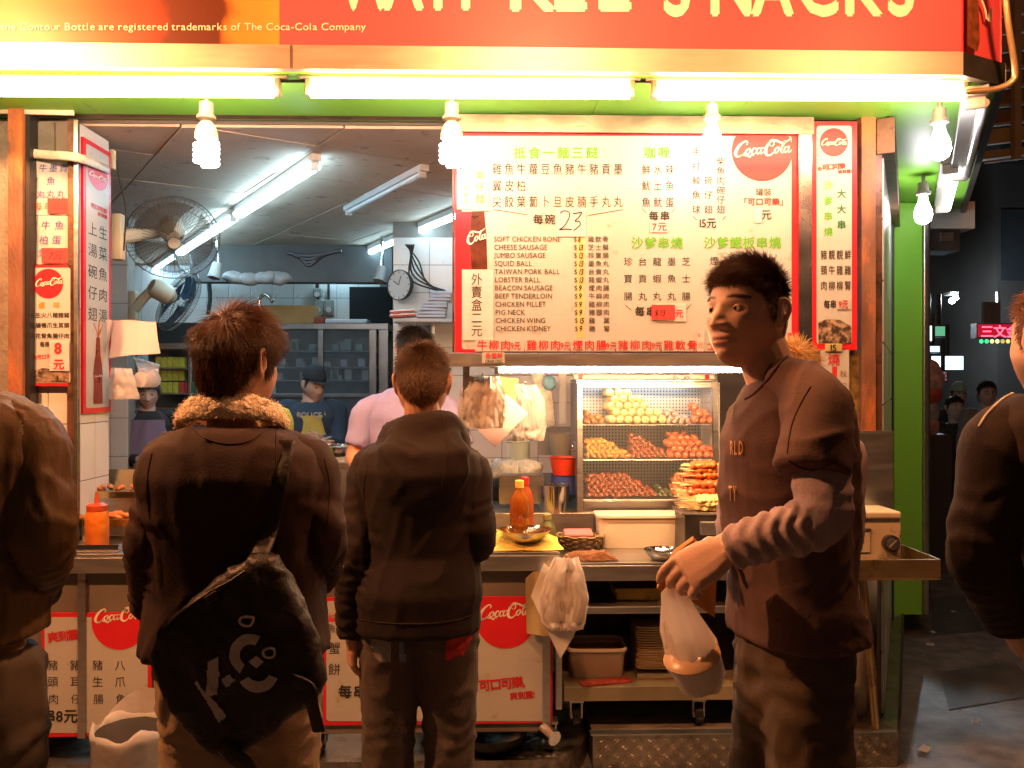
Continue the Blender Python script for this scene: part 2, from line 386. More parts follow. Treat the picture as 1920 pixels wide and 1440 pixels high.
# ------------------------------------------------------------------ interior shell
ZC = 2.72
def clip(poly, a, b):           # keep the left side of a -> b
    out = []
    for i in range(len(poly)):
        p, q = poly[i], poly[(i + 1) % len(poly)]
        f = lambda r: (b[0] - a[0]) * (r[1] - a[1]) - (b[1] - a[1]) * (r[0] - a[0])
        fp, fq = f(p), f(q)
        if fp >= 0: out.append(p)
        if fp * fq < 0: t = fp / (fp - fq); out.append((p[0] + t * (q[0] - p[0]), p[1] + t * (q[1] - p[1])))
    return out
def interior():
    ct = mat('speckled_ceiling_tile', (0.56, 0.43, 0.32), 0.85, 0, 0.12, 3, 0.25, 90, dirt=(0.2, 0.15, 0.11), dirt_amt=0.28, dscale=9)
    dk = mat('ceiling_grid', (0.13, 0.11, 0.09), 0.8)
    reg = [(-3.6, 3.75), (1.5, 3.75), (2.6, 6.0), (2.6, 8.0), (-3.6, 8.0)]
    mb = MB(); mb.prism(reg, ZC + .012, ZC + .1)
    ce = tag(mb.build('ceiling', dk), 'suspended ceiling of speckled tiles inside the stall', kind='structure')
    a = R(32); ex = (math.cos(a), math.sin(a)); ey = (-math.sin(a), math.cos(a)); s = .6
    for i in range(-9, 12):
        for j in range(-2, 14):
            o = (-1.0 + ex[0] * s * i + ey[0] * s * j, 3.2 + ex[1] * s * i + ey[1] * s * j)
            g = .004; poly = [(o[0] + ex[0] * u + ey[0] * v, o[1] + ex[1] * u + ey[1] * v) for u, v in ((g, g), (s - g, g), (s - g, s - g), (g, s - g))]
            for k in range(len(reg)):
                if poly: poly = clip(poly, reg[k], reg[(k + 1) % len(reg)])
            if len(poly) > 2:
                dz = random.uniform(0, .004)
                MB().prism(poly, ZC - dz, ZC + .01).build('ceiling_tile', ct, ce)
    def tiled(name, label, x0, x1, z0, z1, Y, tw, th, tx0, tx1, tz0, tz1, thick=.1):
        wl = MB(); wl.box((x0, Y, z0), (x1, Y + thick, z1)); wo = tag(wl.build(name, GROUT), label, kind='structure')
        me = None; nx = int((tx1 - tx0) / tw); nz = int((tz1 - tz0) / th)
        for i in range(nx):
            for j in range(nz):
                c = Vector((tx0 + (i + .5) * tw, Y - .002, tz0 + (j + .5) * th))
                if me is None:
                    b = MB(); b.obox((0, 0, 0), (1, 0, 0), (0, 1, 0), tw - .004, .01, th - .004, .0015); me = b.mesh('wall_tile'); me.materials.append(TILE)
                o = bpy.data.objects.new('wall_tile', me); col.objects.link(o); o.parent = wo; o.location = WM[wo.name].inverted() @ c
        return wo
    tiled('wall_back', 'white tiled back wall of the stall kitchen', -3.6, 2.6, .15, ZC, 8.0, .2, .3, X(225, 8), X(745, 8), 1.5, 2.7)
    tiled('wall_clock', 'white tiled wall behind the clock', X(737, 5.9), 2.6, .15, ZC, 5.9, .25, .19, X(737, 5.9), X(1400, 5.9), .9, 2.71)
    tiled('wall_stub', 'short white tiled wall beside the fans', X(120, 5.8), X(241, 5.8), .15, ZC, 5.8, .12, .257, X(241, 5.8) - .36, X(241, 5.8) + .001, .6, 2.71)
    mb = MB(); mb.box((-3.7, 3.75, .15), (-3.6, 8, ZC)); tag(mb.build('wall_left', GROUT), 'left wall of the stall kitchen', kind='structure')
    # dark beam across the kitchen
    mb = MB(); mb.box((-2.4, 6.9, 2.42), (X(735, 6.9), 7.05, ZC - .005)); tag(mb.build('ceiling_beam', mat('grimy_dark_paint', (.1, .095, .09), .7, 0, .3)), 'dark beam under the kitchen ceiling', kind='structure')
interior()

# ------------------------------------------------------------------ left pillar
def pillar():
    a = (X(56, 3.68), 3.68); b = (X(147, 3.68), 3.68); c = (X(201, 3.95), 3.95); d = (X(241, 3.95), 3.95)
    t = thing('tiled_pillar', 'white tiled pillar left of the opening, covered with menu signs', 'pillar', (a[0] + .15, 3.9, .15))
    MB().prism([a, b, c, (c[0] - .3, 4.25), (a[0], 4.25)], .15, ZC - .002).build('core', GROUT, t)
    def face(p, q, nu, zs):
        p = Vector((*p, 0)); q = Vector((*q, 0)); u = (q - p).normalized(); n = Vector((u.y, -u.x, 0)); L = (q - p).length / nu
        for i in range(nu):
            for k in range(len(zs) - 1):
                m = MB(); m.obox(p + u * (L * (i + .5)) + n * .002 + Vector((0, 0, (zs[k] + zs[k + 1]) / 2)), u, -n, L - .003, .012, zs[k + 1] - zs[k] - .004, .001); m.build('tile', TILE, t)
    zs = [.2, .5, .8] + [Z(y, 3.95, 170) for y in (1030, 885, 800, 715, 600, 480, 360)] + [ZC - .02]
    zs = [.16, .42, .68] + [.94 + .245 * i for i in range(8)]; zs[-1] = ZC - .01
    face(b, c, 2, zs)
    zf = [.16, .42, .68] + [.94 + .245 * i for i in range(6)]
    face((a[0], a[1]), (X(128, 3.68), 3.68), 2, zf)
    cm = mat('bare_cement', (.2, .19, .16), .9, 0, .4, 8, .4, 30)
    m = MB(); m.box((X(60, 3.66), 3.664, Z(290, 3.66)), (X(100, 3.66), 3.679, 2.71)); m.build('bare_patch', cm, t)
    m = MB(); m.box((X(129, 3.65), 3.64, .3), (X(146, 3.65), 3.665, 2.715)); m.build('steel_channel', BRONZE, t)
    m = MB(); m.box((X(140, 3.64), 3.632, .3), (X(147, 3.64), 3.64, 2.71)); m.build('chrome_strip', STEEL, t)
    return b, c, d
PB, PC, PD = pillar()

# ------------------------------------------------------------------ facade frame, canopy, soffit, right side
XR = X(1652, YF)                        # right end of the facade
PA = Vector((X(1806, YC), YC, 0)); PBc = Vector((X(1886, 3.16), 3.16, 0))
ZS = 2.745
def facade():
    t = thing('shopfront_frame', 'worn brown metal frame around the open shopfront', 'frame', (0, YF, .15))
    m = MB(); m.box((X(52, YF), YF, Z(219, YF)), (X(1652, YF), YF + .06, 2.742)); m.build('top_rail', BRONZE, t)
    m = MB(); m.box((X(20, 3.6), 3.58, .1), (X(47, 3.6), 3.66, Z(212, 3.6))); m.build('left_post', RUST, t)
    m = MB(); m.box((X(47.5, 3.6), 3.6, .1), (X(56, 3.6), 3.668, Z(214, 3.6))); m.build('post_edge', BLACK, t)
    m = MB(); m.box((X(1612, 3.62), 3.6, Z(1008, 3.62)), (X(1638, 3.62), 3.65, Z(216, 3.62))); m.build('right_post', RUST, t)
    m = MB(); m.box((X(1639, 3.63), 3.62, Z(1008, 3.62)), (X(1652, 3.63), 3.66, Z(216, 3.62))); m.build('right_edge', BRONZE, t)
    m = MB(); m.box((X(-200, 3.6), 3.62, .1), (X(19, 3.6), 3.65, Z(232, 3.6))); m.build('side_sheet', mat('pitted_grey_sheet', (.3, .26, .22), .5, .2, .3, 14, .3, 60, dirt=(.15, .08, .05), dirt_amt=.4), t)
    m = MB(); m.obox(W(70, 207, 3.6), (1, 0, -.02), (0, 1, 0), .3, .01, .035); m.build('masking_tape', mat('masking_tape', (.7, .6, .48), .8), t)
    # right side wall running back from the shopfront
    p0 = Vector((XR, YF, 0)); p1 = p0 + U2 * 1.86; n = Vector((U2.y, -U2.x, 0))
    sw = thing('side_wall', 'narrow grimy tiled side wall seen at a slant beside the green pillar', 'wall', (p0.x, p0.y, .15))
    MB().prism([(p0.x - .012, p0.y + .012), (p0.x, p0.y + .012), (p1.x, p1.y), (p1.x - .3, p1.y + .02)], .15, 2.7).build('core', GROUT, sw)
    for k in range(9):
        for q in range(3):
            mm = MB(); mm.obox(p0 + U2 * (.03 + .61 * q + .3) + n * .004 + Vector((0, 0, .16 + .27 * k + .135)), U2, n, .6, .012, .262, .001); mm.build('tile', TILE, sw)
    mm = MB(); mm.obox(p0 + U2 * .9 + n * .02 + Vector((0, 0, 2.66)), U2, n, 1.9, .07, .15); mm.build('top_rail', BRONZE, sw)
    mm = MB(); mm.obox(p1 - U2 * .12 + n * .005 + Vector((0, 0, 1.4)), U2, n, .07, .03, 2.5); mm.build('end_post', BLACK, sw)
    # green pillar at the corner
    gx0, gx1 = X(1677, 5.3), X(1729, 5.3)
    g = thing('green_pillar', 'bright lime green pillar at the street corner of the stall', 'pillar', ((gx0 + gx1) / 2, 5.3, .15))
    gb = Vector((gx1, 5.3, 0)) + U2 * 2.5
    MB().prism([(gx0, 5.3), (gx1, 5.3), (gb.x, gb.y), (gx0, gb.y)], .15, ZS - .004).build('cladding', GREEN, g)
    mm = MB(); mm.obox(Vector((gx1 + .018, 5.31, 1.4)), (1, 0, 0), (0, 1, 0), .032, .06, 2.5, .006); mm.build('corner_trim', STEEL, g)
    mm = MB(); mm.obox(Vector((gx1 + .047, 5.34, 1.4)), (1, 0, 0), (0, 1, 0), .022, .06, 2.5, .004); mm.build('dark_trim', DARKMETAL, g)
    # soffit
    s = MB(); e1 = PBc + U2 * 2.9
    inner = [(-4.2, YF + .08), (-4.2, YC + .03), (PA.x - .02, YC + .03), (PBc.x - .02, PBc.y + .02), (e1.x - .02, e1.y + .02), (p1.x, e1.y + .02), (p1.x, p1.y), (p0.x, YF + .08)]
    so = tag(MB().prism(inner, ZS, ZS + .06).build('soffit', GREEN), 'lime green underside of the canopy', kind='structure')
    cuts = [-4.2, X(110, 3.3), X(1128, 3.3), X(1420, 3.3), PA.x - .03]
    for i in range(4):
        MB().box((cuts[i] + .0015, YC + .035, ZS - .006), (cuts[i + 1] - .0015, YF - .005, ZS - .0005)).build('soffit_panel', GREEN, so)
    # canopy with the big red sign
    c = thing('canopy_sign', 'big red lit shop sign on the canopy with cream lettering', 'sign', (0, YC, 2.7))
    zt = Z(138, YC, 1500); zb = zt + .085; top = 3.75
    tr = mat('canopy_trim_steel', (.62, .52, .42), .5, .9, .12, 6, .12, 90, stretch=(1, 6, 6))
    MB().box((-4.2, YC, zt), (PA.x, YC + .03, zb)).build('front_trim', tr, c)
    d = (PBc - PA).normalized(); nn = Vector((d.y, -d.x, 0))
    m = MB(); m.obox((PA + PBc) / 2 - nn * .015 + Vector((0, 0, (zt + zb) / 2)), d, -nn, (PBc - PA).length - .004, .03, zb - zt); m.build('corner_trim', DARKMETAL, c)
    n2 = Vector((U2.y, -U2.x, 0))
    m = MB(); m.obox(PBc + U2 * 1.45 - n2 * .015 + Vector((0, 0, (zt + zb) / 2)), U2, -n2, 2.9, .03, zb - zt); m.build('side_trim', DARKMETAL, c)
    m = MB(); m.box((X(545, YC), YC - .004, zt + .002), (X(546.2, YC), YC - .0005, zb)); m.build('trim_joint', DARKMETAL, c)
    sr = mat('sign_face_red', (.75, .09, .11), .5, 0, .05, 3)
    MB().box((X(523, YC), YC + .012, zb), (PA.x, YC + .05, top)).build('red_panel', sr, c)
    m = MB(); m.obox((PA + PBc) / 2 - nn * .04 + Vector((0, 0, (zb + top) / 2)), d, -nn, (PBc - PA).length - .002, .05, top - zb); m.build('red_panel', sr, c)
    m = MB(); m.obox(PBc + U2 * 1.45 - n2 * .04 + Vector((0, 0, (zb + top) / 2)), U2, -n2, 2.9, .05, top - zb); m.build('red_panel', sr, c)
    # printed picture of a cola glass on the left part
    mt = mat('cola_picture', (.5, .16, .03), .4, 0, .0)
    N = mt.node_tree.nodes; L = mt.node_tree.links; b = N['Principled BSDF']
    tc = N.new('ShaderNodeTexCoord'); sep = N.new('ShaderNodeSeparateXYZ'); L.new(tc.outputs['Generated'], sep.inputs[0])
    nz = N.new('ShaderNodeTexNoise'); nz.inputs['Scale'].default_value = 4; nz.inputs['Detail'].default_value = 9; L.new(tc.outputs['Object'], nz.inputs[0])
    mr = N.new('ShaderNodeMapRange'); mr.inputs[1].default_value = .72; L.new(sep.outputs[0], mr.inputs[0])
    ad = N.new('ShaderNodeMath'); ad.operation = 'MULTIPLY_ADD'; ad.inputs[1].default_value = .3; L.new(nz.outputs[0], ad.inputs[0]); L.new(mr.outputs[0], ad.inputs[2])
    su = N.new('ShaderNodeMath'); su.operation = 'SUBTRACT'; su.inputs[1].default_value = .15; L.new(ad.outputs[0], su.inputs[0])
    rp = N.new('ShaderNodeValToRGB'); L.new(su.outputs[0], rp.inputs[0]); e = rp.color_ramp.elements
    e[0].position = 0; e[0].color = (.5, .16, .03, 1); e[1].position = 1; e[1].color = (.7, .3, .05, 1)
    for q_, cc in ((.28, (.55, .1, .02, 1)), (.46, (.42, .06, .02, 1)), (.56, (.12, .03, .012, 1)), (.8, (.1, .025, .01, 1)), (.86, (.62, .24, .04, 1))):
        x = rp.color_ramp.elements.new(q_); x.color = cc
    L.new(rp.outputs[0], b.inputs['Base Color'])
    MB().box((-4.2, YC + .012, zb), (X(522.5, YC), YC + .05, top)).build('picture_panel', mt, c)
    fc = Face(Y=YC + .012)
    lt = mat('sign_lettering', (.9, .85, .66), .5, 0, 0)
    m = MB()
    put(m, fc, 'WAH', 632, 16, 150, .03, pitch=88, sx=.72); put(m, fc, 'KEE', 950, 18, 150, .03, pitch=83, sx=.9); put(m, fc, 'SNACKS', 1243, 27, 150, .03, pitch=84, sx=.74)
    m.build('lettering', lt, c)
    m = MB(); put(m, fc, 'the Contour Bottle are registered trademarks of The Coca-Cola Company', 2, 57, 19.5, .006, sx=1.075); m.build('small_print', lt, c)
    cf = Face(o=Vector((PA.x, PA.y, zb)) + nn * .012, ux=d, uz=Vector((0, 0, 1)))
    m = MB(); stroke(m, cf, [(.115, -.135), (.105, -.17), (.085, -.2)][::-1], .012, 3); stroke(m, cf, [(.125, -.13), (.14, -.18), (.135, -.13)], .012, 3); m.build('lettering', lt, c)
    m = MB(); m.add([cf.p(x, -z, .002) for x, z in ((.004, .02), (.06, .005), (.075, .05), (.062, .3), (.02, .3), (.004, .2))], [tuple(range(6))]); m.build('bottle_print', mat('bottle_print_brown', (.2, .06, .02), .4, 0, .6, 30), c)
    m = MB(); m.tube([W(1815, 172, 3.05), W(1870, 166, 3.04), W(1898, 152, 3.03), W(1903, 128, 3.02), W(1890, 40, 2.98), W(1880, -60, 2.95)], .011, 8, 5, round_=True)
    m.build('bracket_pipe', mat('yellowed_pipe', (.6, .45, .25), .35, .6, .2), c, smooth=True)
facade()

# ------------------------------------------------------------------ lamps
WARM = emat('warm_tube_glow', (1.0, 0.57, 0.32), 44)
COOL = emat('cool_tube_glow', (0.45, 0.78, 1.0), 34)
BULBW = emat('white_bulb_glow', (1.0, 0.93, 1.0), 48)
FLOODS = [emat('sodium_flood_glow_%d' % k, (1.0, 0.38, 0.14), k) for k in (4000, 1500, 750)]
BATTEN = mat('pinkish_batten_paint', (.6, .45, .38), .45, 0, .15)
def tube_lamp(name, label, a, b, glow, housing=BATTEN, tubes=((0, 0),), r=.019, up=.05, group=None, wide=.05, front=Vector((0, -1, 0))):
    a, b = Vector(a), Vector(b); d = (b - a).normalized(); side = d.cross(Vector((0, 0, 1))).normalized()
    if side.dot(front) < 0: side = -side
    t = thing(name, label, 'lamp', (a + b) / 2, 0, group)
    m = MB(); m.obox((a + b) / 2 + Vector((0, 0, up)), d, side, (b - a).length + .09, wide, .036, .004); m.build('housing', housing, t)
    for ty, tz in tubes:
        o = side * ty + Vector((0, 0, tz))
        m = MB(); m.cyl(a + o, b + o, r, n=14); m.build('tube', glow, t, smooth='auto')
    for e, s in ((a, -1), (b, 1)):
        m = MB(); m.obox(e + d * s * .012 + Vector((0, 0, up * .5 - .008)), d, side, .02, wide * .8, up + .03, .003); m.build('end_holder', housing, t)
    for k in (.78, .84):
        q = a.lerp(b, k) + side * (wide / 2 + .002) + Vector((0, 0, up + .004)); m = MB(); m.ball(q, .009, 8, 5); m.build('screw_cap', housing, t)
    return t
tl = ((.02, -.014), (.0, .0))
for i, (p0, p1, yb, lab) in enumerate(((-90, 515, 165, 'leftmost of the long lit tube lamps under the canopy'), (585, 1178, 168, 'middle long lit tube lamp under the canopy'), (1232, 1800, 172, 'long lit tube lamp under the canopy above the menu board'))):
    tube_lamp('tube_lamp', lab, W(p0, yb, 3.18), W(p1, yb + 3, 3.18), WARM, tubes=((.022, -.018), (-.012, .014)), group='tube lamps under the canopy', up=.055)
m = MB()
for p in (525, 1185): 
    o = MB(); o.cyl(W(p + 2, 152, 3.18), W(p + 48, 152, 3.18), .006, n=6); tag(o.build('lamp_cable', BLACK), 'short black cable linking tube lamps near the %s joint' % ('left' if p < 900 else 'right'), 'cable')
def cfl(label, px, y0, Y, scale=1.0):
    p = W(px, y0, Y); t = thing('spiral_bulb', label, 'lamp', p, 0, 'bare bulbs under the canopy'); s = scale
    m = MB(); m.lathe(p, [(.012, .0), (.014, .04), (.03, .0 - .01), (.03, -.055), (.036, -.06), (.036, -.07), (.026, -.078)][0:0] or [(.026, .0), (.028, -.045), (.036, -.05), (.036, -.062), (.022, -.07)], 16); m.cyl(p, Vector((p.x, p.y, ZS - .006)), .008, n=8); m.build('socket', CERAMIC, t, smooth='auto')
    q = p - Vector((0, 0, .07))
    m = MB(); m.lathe(q, [(.018, 0), (.034, -.02), (.042, -.045), (.043, -.065), (.03, -.072)], 18); m.build('ballast', mat('ivory_ballast', (.7, .62, .4), .4), t, smooth='auto')
    m = MB(); pts = []
    for k in range(61):
        a = k / 60 * 2 * math.pi * 4.5; r = .040 if k < 54 else .040 - .005 * (k - 54); pts.append(q + Vector((r * math.cos(a), r * math.sin(a), -.085 - .085 * k / 60)))
    m.tube(pts, .0095, 6); m.build('glass_spiral', BULBW, t, smooth=True)
    m = MB(); m.cyl(q + Vector((0, 0, -.068)), q + Vector((0, 0, -.09)), .032, n=14); m.build('collar', mat('clear_collar', (.7, .65, .6), .3), t)
cfl('spiral energy-saving bulb hanging in front of the wall fans', 387, 193, 3.3)
cfl('spiral energy-saving bulb at the left edge of the menu board', 847, 194, 3.3)
def bulb(label, px, y0, Y, s=1.0, z1=None):
    p = W(px, y0, Y); t = thing('light_bulb', label, 'lamp', p, 0, 'bare bulbs under the canopy')
    m = MB(); m.lathe(p, [(.024 * s, 0), (.026 * s, -.04 * s), (.036 * s, -.045 * s), (.034 * s, -.058 * s), (.02 * s, -.064 * s)], 16); m.cyl(p, Vector((p.x, p.y, ZS - .006)), .01, n=8); m.build('socket', CERAMIC, t, smooth='auto')
    q = p - Vector((0, 0, .06 * s))
    m = MB(); m.lathe(q, [(.018 * s, 0), (.022 * s, -.03 * s), (.038 * s, -.07 * s), (.043 * s, -.1 * s), (.034 * s, -.13 * s), (.016 * s, -.143 * s), (.002, -.146 * s)], 18); m.build('glass', BULBW, t, smooth=True)
bulb('bright white bulb hanging in front of the menu board', 1335, 197, 3.3, .95)
bulb('brightest white bulb beside the canopy corner', 1762, 204, 3.35, 1.0)
bulb('white bulb farther back beside the green pillar', 1731, 343, 4.6, 1.1)
n2 = Vector((U2.y, -U2.x, 0))
dark_tube = mat('unlit_tube_glass', (.75, .75, .75), .15)
tube_lamp('tube_lamp', 'unlit tube lamp on the slanted side of the canopy', WZ(1828, 195, 2.66), WZ(1800, 330, 2.66), dark_tube, mat('grey_batten', (.45, .44, .4), .4), tubes=((.03, 0),), up=.04, wide=.09, front=n2, group='tube lamps on the canopy side')
tube_lamp('tube_lamp', 'lit tube lamp deep under the canopy beside the green pillar', WZ(1782, 318, 2.68), WZ(1766, 392, 2.68), emat('white_tube_glow', (1, .97, .9), 9), mat('grey_batten', (.45, .44, .4), .4), tubes=((.03, 0),), up=.04, wide=.09, front=n2, group='tube lamps on the canopy side')
for px, lab in ((20, 'left'), (1000, 'middle'), (1570, 'right')):
    p = Vector((X(px, YC) * 1.28, 2.0, 3.08)); t = thing('flood_lamp', '%s flood lamp on an arm lighting the canopy sign' % lab, 'lamp', p, 0, 'flood lamps over the canopy sign')
    ax = Vector((0, .95, -.3)).normalized()
    m = MB(); m.lathe(p, [(.03, -.1), (.05, -.08), (.085, -.02), (.1, .03), (.098, .03), (.083, -.018), (.048, -.075)], 18, axis=ax); m.build('reflector', DARKMETAL, t, smooth='auto')
    m = MB(); m.ball(p + ax * .08, .05, 16, 10); m.build('bulb', FLOODS[('left', 'middle', 'right').index(lab)], t, True)
    m = MB(); m.tube([p - ax * .09, p - ax * .12 + Vector((0, 0, .15)), Vector((p.x, YC - .45, 3.55)), Vector((p.x, YC + .02, 3.6))], .014, 8, 4); m.build('arm', DARKMETAL, t)
# kitchen tubes, running away to the left
zt_ = 2.66
for i, (a, b, lab) in enumerate((((588, 312), (448, 402), 'near cool white tube lamp on the kitchen ceiling beside the fan'), ((436, 410), (338, 474), 'cool white tube lamp seen through the fan cage'), ((330, 480), (262, 524), 'far cool white tube lamp behind the wall fan'),
        ((900, 388), (790, 432), 'cool white tube lamp nearest the menu board on the kitchen ceiling'), ((782, 436), (665, 486), 'middle tube lamp of the right row on the kitchen ceiling'), ((655, 490), (568, 524), 'third tube lamp of the right row on the kitchen ceiling'), ((560, 528), (490, 542), 'farthest short tube lamp of the right kitchen row'))):
    tube_lamp('tube_lamp', lab, WZ(*a, zt_), WZ(*b, zt_), COOL, WHITE, up=.035, r=.016, tubes=((.02, 0), (-.02, 0)) if i in (0, 1, 6) else ((0, 0),), group='kitchen ceiling lamps', front=Vector((1, 0, 0)))
t = tube_lamp('tube_lamp', 'bare unlit tube batten lying on the kitchen ceiling', WZ(790, 326, 2.68), WZ(655, 396, 2.68), mat('unlit_tube_glass', (.75, .75, .75), .15), WHITE, up=.025, r=.013, group='kitchen ceiling lamps', front=Vector((1, 0, 0)))
# ------------------------------------------------------------------ menu board
YB = 3.60
def menu():
    t = thing('menu_board', 'large cream menu board with red border and green headings above the food case', 'menu board', W(1175, 660, YB + .02))
    m = MB(); m.box(W(853, 661, YB), W(1497, 247, YB) + Vector((0, .02, 0))); m.build('red_backing', RED, t)
    f = Face(Y=YB); m = MB(); rrect(m, f, 866, 255, 1484, 655, 5); m.build('cream_panel', BOARD, t)
    f = Face(Y=YB - .001)
    m = MB(); disc(m, f, 1429, 283, 57, ymin=251, xmax=1488); m.build('red_disc', RED, t)
    m = MB(); script_logo(m, f, 1374, 302, 112, tilt=-3); m.build('script_logo', CREAM, t)
    g = MB(); put(g, f, '抵食一麵三餸', 963, 295.5, 23.5, .02, pitch=27); put(g, f, '咖喱', 1207, 295, 23, .02, pitch=26)
    put(g, f, '沙爹串燒', 1183, 464.5, 23.5, .02, pitch=24.6); put(g, f, '沙爹鐵板串燒', 1319, 464, 23.5, .02, pitch=24.4); g.build('green_lettering', GREENINK, t)
    k = MB()
    for y, s in ((326, '雞魚牛蘿豆魚豬牛豬貢墨'), (357, '翼皮柏'), (387, '尖餃葉蔔卜旦皮腩手丸丸')): put(k, f, s, 923, y, 23, 0.0, pitch=22.7, sx=.78)
    put(k, f, '每碗', 999, 419, 20, .02, pitch=22)
    for y, s in ((326, '鮮水辣'), (356, '魷土魚'), (387, '魚魷蛋')): put(k, f, s, 1203, y, 20, 0, pitch=22, sx=.85)
    put(k, f, '每串', 1216, 412, 19, .02, pitch=21)
    column(k, f, '手打鯪魚球', 1297, 291, 16.5, 27); column(k, f, '碗仔翅', 1320, 345, 16.5, 27); column(k, f, '柴魚肉碗仔翅', 1343, 309, 16.5, 18)
    put(k, f, '15元', 1308, 426, 21, .015, sx=.9)
    put(k, f, '罐裝', 1416, 366, 15.5); put(k, f, '5元', 1417, 410, 20, .01)
    for y, s in ((497, '珍台龍墨芝'), (529, '寶貢蝦魚士'), (562, '腸丸丸丸腸')): put(k, f, s, 1169, y, 17, 0.0, pitch=27.2)
    for y, s in ((496, '煙牛雞豬'), (529, '肉柳柳頸'), (562, '腸肉肉肉')): put(k, f, s, 1330, y, 17.5, 0.0, pitch=35.6)
    put(k, f, '每串', 1190, 591, 19, .02, pitch=21)
    for a, b in (((925, 393), (990, 403)), ((1103, 404), (1168, 393)), ((1204, 391), (1211, 399)), ((1266, 391), (1259, 399)), ((1299, 405), (1306, 413)), ((1361, 405), (1354, 413)), ((1172, 572), (1184, 582)), ((1296, 571), (1286, 580))): stroke(k, f, [a, b], 1.1, 1)
    k.build('black_lettering', INK, t)
    r = MB(); put(r, f, '「可口可樂」', 1386, 384, 15, .02, pitch=15.2); r.build('red_lettering', REDINK, t)
    e = MB(); d = MB(); gr = mat('grey_brown_print', (.1, .08, .06), .5, 0, 0)
    eng = ['SOFT CHICKEN BONE', 'CHEESE SAUSAGE', 'JUMBO SAUSAGE', 'SQUID BALL', 'TAIWAN PORK BALL', 'LOBSTER BALL', 'BEACON SAUSAGE', 'BEEF TENDERLOIN', 'CHICKEN FILLET', 'PIG NECK', 'CHICKEN WING', 'CHICKEN KIDNEY']
    chi = ['雞軟骨', '芝士腸', '珍寶腸', '墨魚丸', '台貢丸', '龍蝦丸', '煙肉腸', '牛柳肉', '雞柳肉', '豬頸肉', '雞 翼', '雞 腎']
    pr = ['6', '13', '13', '13', '13', '13', '9', '9', '9', '9', '15', '9']
    for i in range(12):
        y = 453 + 15.25 * i
        put(e, f, eng[i], 926 + i * .3, y, 13.6, 0.003, sx=.9); put(e, f, '$', 1075 + i * .2, y, 13); put(e, f, chi[i], 1102 + i * .2, y, 12, .005, pitch=13.6)
        put(d, f, pr[i], 1083 + i * .2, y + 1, 15, .02, slant=.2, sx=.75, lift=.004)
    e.build('small_lettering', gr, t); d.build('handwritten_prices', INK, t)
    s = MB(); rect(s, f, 1081, 446, 1096, 634, .0012); s.build('price_tape', mat('yellowed_tape', (.72, .55, .22), .5), t)
    # stuck-on papers
    def slip(name, x0, y0, x1, y1, mt, lift=.004, rot=0.0):
        q = MB(); a = f.p((x0 + x1) / 2, (y0 + y1) / 2, lift); u = Vector((math.cos(R(rot)), 0, -math.sin(R(rot))))
        q.obox(a, u, (0, 1, 0), (x1 - x0) * 3.6 / F, .0016, (y1 - y0) * 3.6 / F); return q.build(name, mt, t)
    slip('price_slip', 1043, 391, 1098, 444, PAPER)
    h = MB(); stroke(h, f, [(1050, 401), (1056, 396), (1066, 398), (1067, 408), (1058, 424), (1049, 431), (1060, 430), (1072, 431)], 2.2, lift=.006); stroke(h, f, [(1074, 401), (1082, 400), (1090, 399), (1085, 408), (1078, 415), (1086, 416), (1087, 423), (1075, 433)], 2.2, lift=.006); h.build('handwriting', INK, t)
    slip('price_slip', 1219, 414, 1252, 436, PAPER); slip('price_slip', 1231, 569, 1286, 603, PAPER); slip('red_price_slip', 1221, 572, 1265, 600, REDPAPER, .008); slip('torn_slip', 1414, 391, 1428, 418, PAPER)
    h = MB(); put(h, f, '7元', 1222, 432, 18, .01, lift=.006); put(h, f, '元', 1265, 594, 16, .02, lift=.006); h.build('red_lettering', REDINK, t)
    h = MB(); put(h, f, '$13', 1225, 592, 15, .0, lift=.0105, slant=.25); h.build('handwriting', INK, t)
    slip('noodle_slip', 884, 306, 918, 396, mat('aged_cream_paper', (.75, .66, .42), .7)); slip('noodle_slip', 857, 318, 883, 393, mat('aged_cream_paper', (.75, .66, .42), .7))
    h = MB(); column(h, f, '車仔麵', 891, 336, 18, 22, lift=.006); column(h, f, '十二時車仔', 869, 330, 9, 13, lift=.006); h.build('handwriting', mat('brown_ink', (.25, .12, .03), .5, 0, 0), t)
    slip('takeaway_slip', 867, 506, 925, 638, PAPER)
    h = MB(); column(h, f, '外賣盒二元', 883, 533, 24, 24, lift=.006, sx=.9); h.build('handwriting', INK, t)
    # the printed bottle at the left edge
    h = MB(); rect(h, f, 866, 397, 885, 505, .001); h.build('bottle_print', RED, t)
    h = MB(); h.add([f.p(x, y, .0015) for x, y in ((884, 397), (908, 397), (912, 440), (914, 505), (884, 505), (880, 450))][::-1], [tuple(range(6))]); h.build('bottle_print', mat('cola_brown_print', (.1, .025, .012), .3, 0, .7, 25), t)
    h = MB(); script_logo(h, f, 834, 475, 86, tilt=-14, lift=.004, only=(7, 8, 9, 10, 11, 12)); h.build('script_logo', CREAM, t)
    # strip of small labels along the bottom edge
    for i, (x0, x1, s, sm) in enumerate(((890, 983, '牛柳肉', '9元'), (983, 1069, '雞柳肉', '9元'), (1069, 1154, '煙肉腸', '9元'), (1154, 1239, '豬柳肉', '9元'), (1239, 1306, '雞軟骨', ''), (1320, 1400, '士腸', '9元'))):
        slip('bottom_label', x0 + .7, 637, x1 - .7, 659, BOARD, .005)
        h = MB(); put(h, f, s, x0 + 4, 655, 20, .012, pitch=22, lift=.007)
        if sm: put(h, f, sm, x0 + 4 + 22 * len(s) - 3, 655, 17, .01, sx=.75, lift=.007)
        h.build('red_lettering', REDINK, t)
